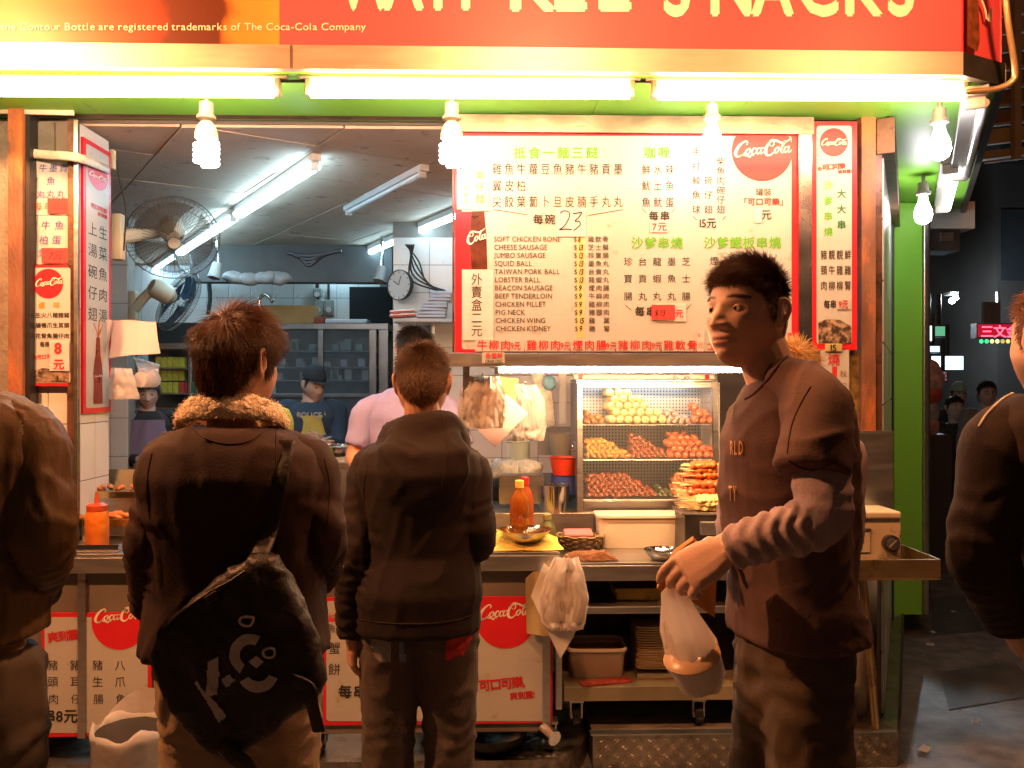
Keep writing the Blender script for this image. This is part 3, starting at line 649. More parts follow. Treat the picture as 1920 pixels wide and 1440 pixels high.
    slip('bottom_label', 1306, 619, 1320, 659, PAPER, .007); h = MB(); column(h, f, '6元', 1307, 632, 12, 20, lift=.0085); h.build('red_lettering', REDINK, t)
    q = MB(); a = f.p(1497, 639, .01); q.obox(a, (1, 0, 0), (0, 1, 0), .1, .0016, .065); q.build('red_price_slip', REDPAPER, t)
    h = MB(); put(h, f, '$13', 1480, 647, 16, 0, slant=.25, lift=.0125); h.build('handwriting', INK, t)
    # metal frame round the board
    t2 = thing('board_frame', 'grey metal frame and shelf rail holding the menu board', 'frame', W(1175, 690, YB))
    m = MB(); m.box(W(852, 246, YB - .02), W(1523, 222, YB) + Vector((0, .07, 0))); m.build('top_bar', mat('smoked_steel', (.3, .25, .2), .35, .9, .35, 7, .1, 60), t2)
    m = MB(); m.box(W(1498, 760, YB - .015), W(1520, 247, YB) + Vector((0, .06, 0))); m.build('right_post', mat('violet_grey_steel', (.5, .48, .5), .25, 1.0, .15), t2)
    m = MB(); m.box(W(1520.5, 900, YB - .01), W(1526, 247, YB) + Vector((0, .06, 0))); m.build('dark_edge', BLACK, t2)
    m = MB(); m.box(W(841, 687, 3.5), W(1440, 664, 3.5) + Vector((0, .09, 0))); m.build('bottom_rail', STEEL_B, t2)
    m = MB(); m.box(W(868, 1000, 3.58), W(880, 687, 3.58) + Vector((0, .02, 0))); m.build('left_leg', STEEL, t2)
    m = MB(); m.box(W(848, 660, 3.62), W(852, 247, 3.62) + Vector((0, .03, 0))); m.build('left_edge', BRONZE, t2)
    q = MB(); q.obox(W(925, 671, 3.497), (1, 0, 0), (0, 1, 0), .092, .002, .046); lb = q.build('crab_label', BOARD, t2)
    h = MB(); f5 = Face(Y=3.495); put(h, f5, '香蟹餅', 910, 670, 10, .02, pitch=11); h.build('red_lettering', REDINK, t2)
    h = MB(); put(h, f5, 'CRAB DISC', 909, 680, 8, .02, slant=.2, sx=.8); h.build('lettering', INK, t2)
    tube_lamp('tube_lamp', 'white tube lamp under the menu board rail, above the food case', W(937, 692, 3.62), W(1395, 692, 3.62), emat('case_tube_glow', (1, .55, .26), 270), STEEL_B, r=.014, up=.022, wide=.03)
menu()

# ------------------------------------------------------------------ narrow menu signs
def strip_sign():
    t = thing('narrow_menu_sign', 'narrow red-bordered menu strip right of the board with a red disc on top', 'sign', W(1565, 655, 3.63)); Y = 3.585
    m = MB(); m.box(W(1523, 656, Y), W(1607, 228, Y) + Vector((0, .015, 0))); m.build('red_backing', RED, t)
    f = Face(Y=Y); m = MB(); rrect(m, f, 1531, 236, 1597, 645, 5); m.build('cream_panel', BOARD, t)
    m = MB(); disc(m, f, 1563, 267, 26.5, .002); m.build('red_disc', RED, t)
    m = MB(); script_logo(m, f, 1538, 276, 50); m.build('script_logo', CREAM, t)
    m = MB(); put(m, f, '飲', 1533, 320, 8, .03); put(m, f, '可口可樂', 1541, 319, 12.5, .03, pitch=10.7, rot=4); put(m, f, '爽到震!', 1571, 326, 8, .03, rot=4); m.build('red_lettering', REDINK, t)
    m = MB(); column(m, f, '沙爹串燒', 1544, 354, 17, 29, bold=.02); m.build('green_lettering', GREENINK, t)
    m = MB(); column(m, f, '大大串', 1569, 370, 17, 29, bold=.035); m.build('dark_green_lettering', DGREENINK, t)
    m = MB()
    for y, s in ((485, '豬靚靚鮮'), (514, '頸牛雞雞'), (543, '肉柳柳腎')): put(m, f, s, 1538, y, 19, .005, pitch=15, sx=.66)
    put(m, f, '每串', 1544, 577, 17, .02, pitch=12, sx=.7); m.build('black_lettering', INK, t)
    m = MB(); m.obox(f.p(1582, 570, .004), (1, 0, 0), (0, 1, 0), .058, .004, .046); m.build('price_plate', BOARD, t)
    m = MB(); put(m, f, '9元', 1571, 577, 17, .02, sx=.7, lift=.0075); m.build('red_lettering', REDINK, t)
    m = MB(); m.add([f.p(x, y, .002) for x, y in ((1534, 645), (1596, 645), (1596, 612), (1575, 600), (1552, 598), (1534, 604))], [tuple(range(6))]); m.build('grill_picture', mat('grill_photo_print', (.45, .3, .2), .5, 0, .8, 22, dirt=(.05, .03, .02), dirt_amt=.75, dscale=25), t)
    t = thing('handwritten_menu_sign', 'cream hand-painted sign with a red bar below the narrow menu strip', 'sign', W(1565, 765, 3.63))
    m = MB(); m.box(W(1539, 762, Y), W(1592, 655, Y) + Vector((0, .01, 0))); m.build('panel', BOARD, t)
    m = MB(); m.obox(W(1563, 652, Y - .006), (1, 0, 0), (0, 1, 0), .074, .006, .034, .004); m.build('number_tag', mat('dull_yellow_tag', (.5, .4, .15), .5), t)
    m = MB(); f2 = Face(Y=Y - .009); put(m, f2, '15', 1554, 658, 17, .02); m.build('number', INK, t)
    m = MB(); put(m, f, '燒', 1551, 683, 24, .005); rect(m, f, 1560, 687, 1569, 755, .0015); column(m, f, '中雞翼', 1542, 705, 13, 22); m.build('red_lettering', REDINK, t)
    m = MB(); column(m, f, '秋刀魚', 1574, 706, 14, 23); m.build('brown_lettering', mat('brown_ink', (.25, .12, .03), .5, 0, 0), t)
    m = MB(); m.box(W(1527, 960, 3.61), W(1611, 657, 3.61) + Vector((0, .01, 0))); q = m.build('grimy_panel', mat('greasy_yellow_panel', (.38, .24, .07), .35, 0, .5, 7, .2, 30, dirt=(.08, .05, .02), dirt_amt=.6, dscale=5)); tag(q, 'greasy yellow panel behind the hand-painted strip sign', 'panel')
    m = MB(); m.box(W(1605, 1010, 3.55), W(1675, 808, 3.55) + Vector((0, .012, 0))); q = m.build('steel_splash_panel', STEEL_B); tag(q, 'plain steel splash panel standing beside the green pillar', 'panel')
strip_sign()
def left_signs():
    Y = 3.655; f = Face(Y=Y)
    def paper(label, y0, y1, rows, x0=54, x1=129, rz=0.0):
        t = thing('handwritten_sheet', label, 'paper sign', W(90, y1, Y))
        m = MB(); m.grid(lambda u, v: f.p(x0 + (x1 - x0) * u, y1 + (y0 - y1) * v, .003 + .003 * math.sin(u * 9 + v * 5)), 8, 8); m.build('sheet', PAPER, t, smooth=True)
        m = MB()
        for s, x, y, h, p in rows: put(m, f, s, x, y, h, 0, pitch=p, slant=.12, lift=.008)
        m.build('handwriting', BLUEINK, t); return t
    t = paper('upper handwritten white sheet on the pillar, just under the plastic band', 298, 404, [('牛墨貢', 74, 322, 16, 19), ('蝦', 55, 347, 17, 19), ('魚', 88, 347, 17, 19), ('丸丸丸丸', 52, 371, 17, 18)])
    m = MB(); put(m, f, '每串', 64, 393, 16, 0, pitch=20, lift=.008, slant=.1); m.build('red_handwriting', mat('orange_marker', (.7, .15, .03), .5, 0, 0), t)
    m = MB(); m.obox(f.p(115, 387, .01), (1, 0, 0), (0, 1, 0), .104, .002, .064); m.build('red_tag', REDPAPER, t)
    m = MB(); put(m, f, '13元', 100, 393, 18, 0, slant=.25, lift=.0125, sx=.85); m.build('tag_writing', INK, t)
    t = paper('lower handwritten white sheet on the pillar, just above the red-framed snack sign', 405, 496, [('魷牛魚', 53, 430, 18, 25), ('魚柏蛋', 50, 457, 18, 24), ('葉', 72, 482, 17, 20)])
    m = MB(); m.obox(f.p(105, 480, .01), (1, 0, 0), (0, 1, 0), .108, .002, .064); m.build('red_tag', REDPAPER, t)
    m = MB(); put(m, f, '7元', 92, 486, 18, 0, slant=.25, lift=.0125); m.build('tag_writing', INK, t)
    m = MB()
    m.tube([W(52, 287, 3.64), W(90, 291, 3.625), W(147, 296, 3.62), W(202, 318, 3.9)], .02, 8, 5, flat=.35); tag(m.build('tape_band', mat('plastic_tape', (.7, .62, .5), .35, 0, .2, 20, .6, 40), smooth=True), 'crumpled plastic band tied round the tiled pillar', 'tape')
    # red framed sign on the front of the pillar
    t = thing('snack_sign', 'red-framed snack sign with a big 8 dollar plate on the pillar', 'sign', W(96, 724, Y))
    m = MB(); m.box(W(57, 724, 3.64), W(139, 497, 3.64) + Vector((0, .012, 0))); m.build('red_backing', RED, t)
    f = Face(Y=3.64); m = MB(); rrect(m, f, 60, 502, 132, 718, 4); m.build('cream_panel', BOARD, t)
    m = MB(); disc(m, f, 91, 532, 28, .002); m.build('red_disc', RED, t)
    m = MB(); script_logo(m, f, 66, 541, 54, tilt=-5); m.build('script_logo', CREAM, t)
    m = MB(); put(m, f, '鹵味', 72, 577, 13, .02, pitch=28); m.build('gold_lettering', mat('gold_print', (.5, .3, .02), .5, 0, 0), t)
    m = MB()
    for y, s in ((595, '大生火八豬豬豬'), (614, '墨腸鴨爪生耳頭'), (634, '魚花腎魚腸仔肉')): put(m, f, s, 56, y, 10.5, .015, pitch=10.7)
    put(m, f, '每串', 75, 650, 11.5, .02, sx=.8); m.build('black_lettering', INK, t)
    m = MB(); put(m, f, '飲可口可樂', 61, 674, 9, .03, rot=4); m.build('red_lettering', REDINK, t)
    m = MB(); m.obox(f.p(113, 667, .006), (1, 0, 0), (0, 1, 0), .08, .006, .128); m.build('price_plate', WHITE, t)
    m = MB(); put(m, f, '8', 104, 663, 28, .04, lift=.0105); put(m, f, '元', 102, 691, 21, .03, lift=.0105); m.build('price', REDINK, t)
    m = MB(); m.add([f.p(x, y, .002) for x, y in ((62, 717), (130, 717), (130, 700), (100, 692), (80, 690), (62, 696))], [tuple(range(6))]); m.build('grill_picture', mat('grill_photo_print', (.45, .3, .2), .5, 0, .8, 22, dirt=(.05, .03, .02), dirt_amt=.75, dscale=25), t)
    # long sign on the slanted face
    p = Vector((*PB, 0)); q = Vector((*PC, 0)); ux = (q - p) / 55; k = 3.75 / F
    nrm = ux.cross(Vector((0, 0, 1))).normalized()
    o = p + nrm * .02; o.z = Z(262, 3.68); f = Face(o=o, ux=ux, uz=Vector((0, 0, k)))
    t = thing('soup_sign', 'tall red-bordered soup sign with a cola bottle picture on the slanted pillar face', 'sign', (p.x, p.y, 1.5))
    m = MB(); c = f.p(27, 252, -.006); m.obox(c, ux, -nrm, 53 * ux.length, .012, 504 * k); m.build('red_backing', RED, t)
    m = MB(); rrect(m, f, 5, 9, 49, 494, 4, .001); m.build('cream_panel', BOARD, t)
    m = MB(); disc(m, f, 27, 58, 19, .002, ry=26); m.build('red_disc', RED, t)
    m = MB(); script_logo(m, f, 9, 66, 36); m.build('script_logo', CREAM, t)
    m = MB(); put(m, f, '可口可樂', 13, 122, 10, .03, sx=.8); put(m, f, '爽到震', 26, 132, 8, .03, sx=.8); m.build('red_lettering', REDINK, t)
    m = MB(); column(m, f, '上湯碗仔翅', 8, 172, 27, 39.5, sx=.66); column(m, f, '生菜魚肉湯', 28, 172, 27, 39.5, sx=.66); m.build('black_lettering', INK, t)
    b = [(4.5, 400), (5.2, 372), (4.2, 366), (9, 430)]
    prof = [(3.6, 362), (4, 372), (5, 395), (7.5, 412), (9, 430), (8.2, 445), (8.6, 465), (9.2, 480), (8.5, 487)]
    pts = [(27 + a, y) for a, y in prof] + [(27 - a, y) for a, y in prof[::-1]]
    m = MB(); m.add([f.p(x, y, .002) for x, y in pts], [tuple(range(len(pts)))[::-1]]); m.build('bottle_picture', mat('cola_bottle_print', (.2, .03, .015), .3, 0, .5, 20), t)
    m = MB(); stroke(m, f, [(27, 362), (24, 350), (18, 336)], 1.6); stroke(m, f, [(27, 362), (28, 348), (29, 330)], 2.2); stroke(m, f, [(27, 362), (32, 350), (36, 336)], 1.6); stroke(m, f, [(27, 362), (30, 352), (33, 346)], 3); m.build('splash_picture', mat('splash_print', (.5, .15, .05), .5, 0, .3), t)
    m = MB(); script_logo(m, f, 19, 438, 16, tilt=-4, lift=.004); m.build('bottle_logo', CREAM, t)
left_signs()
# ------------------------------------------------------------------ people
from mathutils.bvhtree import BVHTree
UP = Vector((0, 0, 1))
def sm(t): t = max(0.0, min(1.0, t)); return t * t * (3 - 2 * t)
def remesh(mb, voxel, it=4):
    me = mb.mesh('tmp'); ob = bpy.data.objects.new('tmp', me); col.objects.link(ob)
    r = ob.modifiers.new('r', 'REMESH'); r.mode = 'VOXEL'; r.voxel_size = voxel
    if it: k = ob.modifiers.new('s', 'SMOOTH'); k.factor = .5; k.iterations = it
    dg = bpy.context.evaluated_depsgraph_get(); out = bpy.data.meshes.new_from_object(ob.evaluated_get(dg))
    bpy.data.objects.remove(ob); bpy.data.meshes.remove(me); return out
def get(me):
    n = len(me.vertices); a = np.empty(n * 3); b = np.empty(n * 3)
    me.vertices.foreach_get('co', a); me.vertex_normals.foreach_get('vector', b)
    return a.reshape(-1, 3), b.reshape(-1, 3)
def cloth(me, amp=.006, s=(9, 9, 3.0), seed=0, bands=(), fine=.0005, mask=None):
    co, no = get(me); d = np.zeros(len(co)); off = Vector((seed * 7.3, seed * 3.1, seed * 5.7))
    for i, p in enumerate(co):
        v = Vector((p[0] * s[0], p[1] * s[1], p[2] * s[2])) + off
        q = Vector(p) * 4 + off; wv = noise.noise(q)
        a = noise.noise(v + Vector((wv, wv, wv)) * .8); b = 1.6 * (1 - abs(noise.noise(v * 1.6 + off + Vector((wv * 2, 0, wv))))) ** 7 - .3
        d[i] = amp * (a + .55 * b) + fine * noise.noise(Vector(p) * 45 + off)
        if mask is not None: d[i] *= mask(p)
    for a, b, r, am, wl, t0, t1 in bands:
        a = np.array(a); b = np.array(b); L = np.linalg.norm(b - a); u = (b - a) / L; rel = co - a; t = rel @ u; dist = np.linalg.norm(rel - np.outer(t, u), axis=1)
        sel = np.where((t > t0 * L - .03) & (t < t1 * L + .03) & (dist < r))[0]
        for i in sel:
            n1 = noise.noise(Vector(co[i]) * 11 + off); n2 = noise.noise(Vector(co[i]) * 6 - off)
            ph = t[i] / wl * 6.283 + n1 * 5.0 + 2.2 * math.sin(3 * math.atan2(rel[i] @ np.array([0, 0, 1.]), rel[i] @ np.array([1., 0, 0])) + n2 * 4)
            wnd = sm((t[i] / L - t0) / .12 + .3) * sm((t1 - t[i] / L) / .12 + .3)
            d[i] += am * (math.sin(ph) * .7 + abs(math.sin(ph * .5)) * .6 - .3) * wnd * (.55 + .9 * abs(n2))
    co = co + no * d[:, None]; me.vertices.foreach_set('co', co.astype('f').ravel()); me.update(); return me
def bvh(me): 
    co, _ = get(me); return BVHTree.FromPolygons([tuple(c) for c in co], [tuple(p.vertices) for p in me.polygons])
CAMP = Vector((0, 0, CAMZ))
def seam(m, t, pts, r=.0013, lift=.0006):
    P, _ = smooth_path([Vector((x, y, 0)) for x, y in pts], [1] * len(pts), 8); q = [hit(t, v.x, v.y, lift) for v in P]; q = [a for a in q if a is not None]
    out = q[:1]
    for a in q[1:]:
        if (a - out[-1]).length < .05: out.append(a)
    if len(out) > 3: m.tube(out, r, 5)
def hit(tree, px, py, lift=.003):
    d = Vector(ray(px, py)).normalized(); h = tree.ray_cast(CAMP, d)
    if h[0] is None: return None
    n = h[1] if h[1].dot(d) < 0 else -h[1]
    return h[0] + n * lift
class Draped:
    """a printing face that lies on a garment: points are found on its surface"""
    def __init__(s, tree, back): s.t = tree; s.b = back
    def p(s, x, y, lift=.003):
        q = hit(s.t, x, y, lift); return q if q is not None else W(x, y, s.b)

def face_y(ax, z, k=1.0):
    g = lambda cx, cz, sx, sz: math.exp(-((ax - cx) / sx) ** 2 - ((z - cz) / sz) ** 2)
    y = .003 * g(.028, .021, .022, .009) - .0075 * g(.031, .002, .016, .010) + .006 * g(.045, -.022, .02, .018)
    t = (.018 - z) / .056
    if -.15 < t < 1.25:
        h = .025 * sm(t + .1) * (1 - sm((t - .98) / .2)); y += h * math.exp(-(ax / (.0095 + .0055 * max(t, 0))) ** 2)
    y += .010 * g(.0155, -.035, .0065, .0065)
    zz = z; z = z - 6.5 * ax * ax
    y += .0062 * g(.0, -.061, .026, .0048) + .0068 * g(.0, -.0735, .021, .0055) - .005 * g(0, -.067, .029, .0022) - .004 * g(.03, -.067, .006, .005); z = zz
    y += .004 * g(0, -.066, .03, .016) - .003 * g(0, -.083, .015, .005) + .008 * g(0, -.099, .019, .012)
    return y * k
def head_point(dx, dy, dz, k=1.0):
    h = math.sqrt(max(1e-9, 1 - dz * dz)); wf = max(0.0, dy / h)
    p = 4.2 if dz < 0 else 2.5
    h2 = (1 - abs(dz) ** p) ** (1 / p); sc = 1 + wf * (h2 / h - 1) * .95 if h > .02 else 1
    x, y, z = .076 * dx * sc, .095 * dy * sc, .118 * dz
    if dy < 0: y *= 1 - .38 * sm((-.03 - z) / .07); y *= 1.04
    x *= 1 - .4 * sm((-.035 - z) / .085) * (.55 + .45 * wf)
    if dy > 0: y -= .012 * wf * sm((z - .03) / .06) * .4; y += face_y(abs(x), z, k) * sm(dy * 2.5)
    return x, y, z
def head_mesh(mb, C, M, s, nu=72, nv=56, k=1.0, ears=True):
    vs = []
    for j in range(nv + 1):
        a = -math.pi / 2 + math.pi * (.012 + .976 * j / nv)
        for i in range(nu):
            b = 2 * math.pi * i / nu
            q = head_point(math.cos(a) * math.sin(b), math.cos(a) * math.cos(b), math.sin(a), k); vs.append(C + M @ (Vector(q) * s))
    fs = [(j * nu + i, j * nu + (i + 1) % nu, (j + 1) * nu + (i + 1) % nu, (j + 1) * nu + i) for j in range(nv) for i in range(nu)]
    fs += [tuple(range(nu))[::-1], tuple(range(nv * nu, nv * nu + nu))]
    mb.add(vs, [f[::-1] for f in fs])
    if ears:
        for e in (-1, 1):
            o = lambda x, y, z: C + M @ (Vector((e * x, y, z)) * s)
            pth = [(.074, .004, .016), (.079, -.004, .029), (.085, -.018, .030), (.0885, -.027, .016), (.086, -.026, -.002), (.081, -.018, -.018), (.076, -.006, -.029), (.073, .0, -.024)]
            mb.tube([o(*q) for q in pth], [.0042 * s, .0046 * s, .005 * s, .005 * s, .005 * s, .0052 * s, .0058 * s, .004 * s], 8, 4, round_=True)
            mb.loft([(o(.066, -.006, 0), M @ Vector((0, .012, 0)) * s, M @ Vector((0, 0, .024)) * s), (o(.075, -.011, .001), M @ Vector((e * .003, .0135, 0)) * s, M @ Vector((0, 0, .026)) * s), (o(.0815, -.0155, .002), M @ Vector((e * .006, .0135, 0)) * s, M @ Vector((0, 0, .027)) * s)], 16)
            mb.tube([o(.077, .001, .004), o(.080, .0, -.006), o(.077, .0, -.013)], [.004 * s, .0045 * s, .004 * s], 8, 3, round_=True)
def hand(mb, wr, d, n, side, curl=(20, 25, 28, 32), k=1.0, thumb=(.62, .55, .3), spread=.0):
    d = Vector(d).normalized(); n = (Vector(n) - d * Vector(n).dot(d)).normalized(); w = d.cross(n).normalized() * side
    mb.loft([(wr - d * .03 * k, w * .027 * k, n * .021 * k), (wr + d * .008 * k, w * .03 * k, n * .019 * k), (wr + d * .04 * k, w * .04 * k, n * .0175 * k), (wr + d * .078 * k, w * .042 * k, n * .014 * k), (wr + d * .09 * k, w * .036 * k, n * .009 * k)], 14, p=2.6)
    for j, L in enumerate((.072, .08, .074, .058)):
        o = wr + d * (.083 - .004 * abs(j - 1.2)) * k + w * (.031 - .0205 * j) * k; q = [o - d * .02 * k, o]; a = 0; dj = (d + w * spread * (1.5 - j)).normalized()
        for f, c in ((.45, .9), (.31, 1.15), (.24, .7)):
            a += R(curl[j] * c); q.append(q[-1] + (dj * math.cos(a) + n * math.sin(a)) * L * f * k)
        mb.tube(q, [.0092 * k, .0098 * k, .009 * k, .0083 * k, .0068 * k], 8, 2, round_=True)
    t = (d * thumb[0] + w * thumb[1] + n * thumb[2]).normalized(); o = wr + d * .018 * k + w * .024 * k
    t2 = (t + d * .45 + n * .25).normalized()
    mb.tube([o, o + t * .042 * k, o + t * .042 * k + t2 * .032 * k, o + t * .042 * k + t2 * .055 * k], [.0145 * k, .012 * k, .0102 * k, .0075 * k], 8, 3, round_=True)

SKIN = mat('skin', (.5, .3, .21), .5, 0, .06, 20, .08, 220, sss=.0, attr='Col')
EYEW = mat('eye_white', (.75, .72, .68), .15, 0, 0); IRIS = mat('dark_iris', (.02, .01, .006), .08, 0, 0)
def hairmat(name, c):
    return mat('hair_' + name, c, .38, 0, .25, 30, spec=.6)
HAIRLINE = [(0, .066), (35, .062), (52, .05), (66, .026), (76, -.012), (86, -.02), (93, .022), (108, .018), (122, -.025), (145, -.062), (180, -.07)]
def hairline(th):
    for (a, u), (b, v) in zip(HAIRLINE, HAIRLINE[1:]):
        if th <= b: return u + (v - u) * (th - a) / (b - a)
    return -.07
def hair(parent, C, M, s, mt, n=5000, top=.05, side=.018, lift=.55, mess=.35, rad=.0007, seed=1, fwd=0.0, crown=(.0, -.055, .1), name='hair', clump=.0, hl=0.0, grav=.0):
    rnd = random.Random(seed); cw = Vector(crown); P = []; RD = []; cnt = 0; SEG = 5
    while cnt < n:
        z = rnd.uniform(-.62, 1); a = rnd.uniform(0, 2 * math.pi); h = math.sqrt(1 - z * z)
        q = Vector(head_point(h * math.sin(a), h * math.cos(a), z, 0))
        th = math.degrees(math.atan2(abs(q.x), q.y)); m = hairline(th) + hl + rnd.gauss(0, .003)
        if q.z < m: continue
        cnt += 1
        nr = Vector((q.x / .076 ** 2, q.y / .095 ** 2, q.z / .118 ** 2)).normalized()
        t = q - cw; t = t - nr * t.dot(nr); t = t.normalized() if t.length > 1e-4 else Vector((1, 0, 0))
        t = (t + Vector((0, fwd, 0))); t = (t - nr * t.dot(nr)).normalized()
        f = sm((q.z - .015) / .065); L = (side + (top - side) * f) * rnd.uniform(.65, 1.15) * min(1, .45 + (q.z - m) / .03)
        if clump:
            g = Vector((math.floor(q.x / clump), math.floor(q.y / clump), math.floor(q.z / clump))) * 1.37; cn = noise.noise_vector(g + Vector((.37, .61, .13)) * seed)
        else: cn = noise.noise_vector(q * 28 + Vector((seed, 0, 0)))
        r = Vector((rnd.gauss(0, 1), rnd.gauss(0, 1), rnd.gauss(0, 1))) * .16 + cn * mess
        lf = lift * (.35 + .65 * f); d = (nr * lf + t * (1 - lf) + r).normalized()
        p = q - nr * .002
        for k in range(SEG):
            P.append(C + M @ (p * s)); RD.append(rad * (1 - .8 * k / (SEG - 1)))
            p = p + d * (L / (SEG - 1)); d = (d + t * .14 - nr * .07 + Vector((0, 0, -grav))).normalized()
            off = p - Vector((0, 0, 0)); e = (p.x / .078) ** 2 + (p.y / .099) ** 2 + (p.z / .12) ** 2
            if e < 1: p = p * (1.005 / math.sqrt(e))
    c = bpy.data.hair_curves.new(name); c.add_curves([SEG] * n)
    inv = np.array(WM[parent.name].inverted()); A = np.array([tuple(v) for v in P]) @ inv[:3, :3].T + inv[:3, 3]
    c.attributes['position'].data.foreach_set('vector', A.astype('f').ravel())
    ra = c.attributes.new('radius', 'FLOAT', 'POINT') if 'radius' not in c.attributes else c.attributes['radius']
    ra.data.foreach_set('value', np.array(RD, 'f'))
    c.materials.append(mt); o = bpy.data.objects.new(name, c); col.objects.link(o); o.parent = parent; return o
def fuzz(parent, tree_me, mt, n, L, rad, seed, name, sel=None):
    rnd = random.Random(seed); co, no = get(tree_me); P = []; RD = []; k = 0
    idx = [i for i in range(len(co)) if sel is None or sel(co[i])]
    for _ in range(n):
        i = rnd.choice(idx); p = Vector(co[i]) + Vector((rnd.gauss(0, 1), rnd.gauss(0, 1), rnd.gauss(0, 1))) * .003; d = Vector(no[i]) + Vector((rnd.gauss(0, 1), rnd.gauss(0, 1), rnd.gauss(0, 1))) * .6
        for k in range(4):
            P.append(p.copy()); RD.append(rad * (1 - .22 * k)); p = p + d.normalized() * L / 3; d = d + Vector((rnd.gauss(0, 1), rnd.gauss(0, 1), rnd.gauss(0, 1))) * .9
    c = bpy.data.hair_curves.new(name); c.add_curves([4] * n); inv = np.array(WM[parent.name].inverted()); A = np.array([tuple(v) for v in P]) @ inv[:3, :3].T + inv[:3, 3]
    c.attributes['position'].data.foreach_set('vector', A.astype('f').ravel())
    ra = c.attributes.new('radius', 'FLOAT', 'POINT') if 'radius' not in c.attributes else c.attributes['radius']
    ra.data.foreach_set('value', np.array(RD, 'f')); c.materials.append(mt); o = bpy.data.objects.new(name, c); col.objects.link(o); o.parent = parent; return o

def basis(fwd, pitch=0.0, roll=0.0):
    f = Vector(fwd); f.z = 0; f.normalize(); l = UP.cross(f)
    f2 = (f * math.cos(R(pitch)) + UP * math.sin(R(pitch))).normalized(); u = f2.cross(l) * -1
    u = l.cross(f2) * -1 if (l.cross(f2)).z < 0 else l.cross(f2)
    M = Matrix((l, f2, u)).transposed()
    if roll: M = Matrix.Rotation(R(roll), 3, f2) @ M
    return M
def join_meshes(ms):
    V = []; Fc = []; o = 0
    for q in ms:
        co, _ = get(q); V.append(co); Fc += [tuple(i + o for i in f.vertices) for f in q.polygons]; o += len(co)
    me = bpy.data.meshes.new('joined'); me.from_pydata(np.vstack(V).tolist(), [], Fc); me.update()
    for q in ms: bpy.data.meshes.remove(q)
    return me
def fillpoly(m, d, pts, step=2.5, lift=.003):
    xs = [a for a, b in pts]; ys = [b for a, b in pts]
    def inside(x, y):
        c = False
        for (x1, y1), (x2, y2) in zip(pts, pts[1:] + pts[:1]):
            if (y1 > y) != (y2 > y) and x < (x2 - x1) * (y - y1) / (y2 - y1) + x1: c = not c
        return c
    for i in range(int((max(xs) - min(xs)) / step) + 1):
        for j in range(int((max(ys) - min(ys)) / step) + 1):
            x = min(xs) + i * step; y = min(ys) + j * step
            if inside(x + step / 2, y + step / 2): m.add([d.p(a, b, lift) for a, b in ((x, y), (x, y + step), (x + step, y + step), (x + step, y))], [(0, 1, 2, 3)])
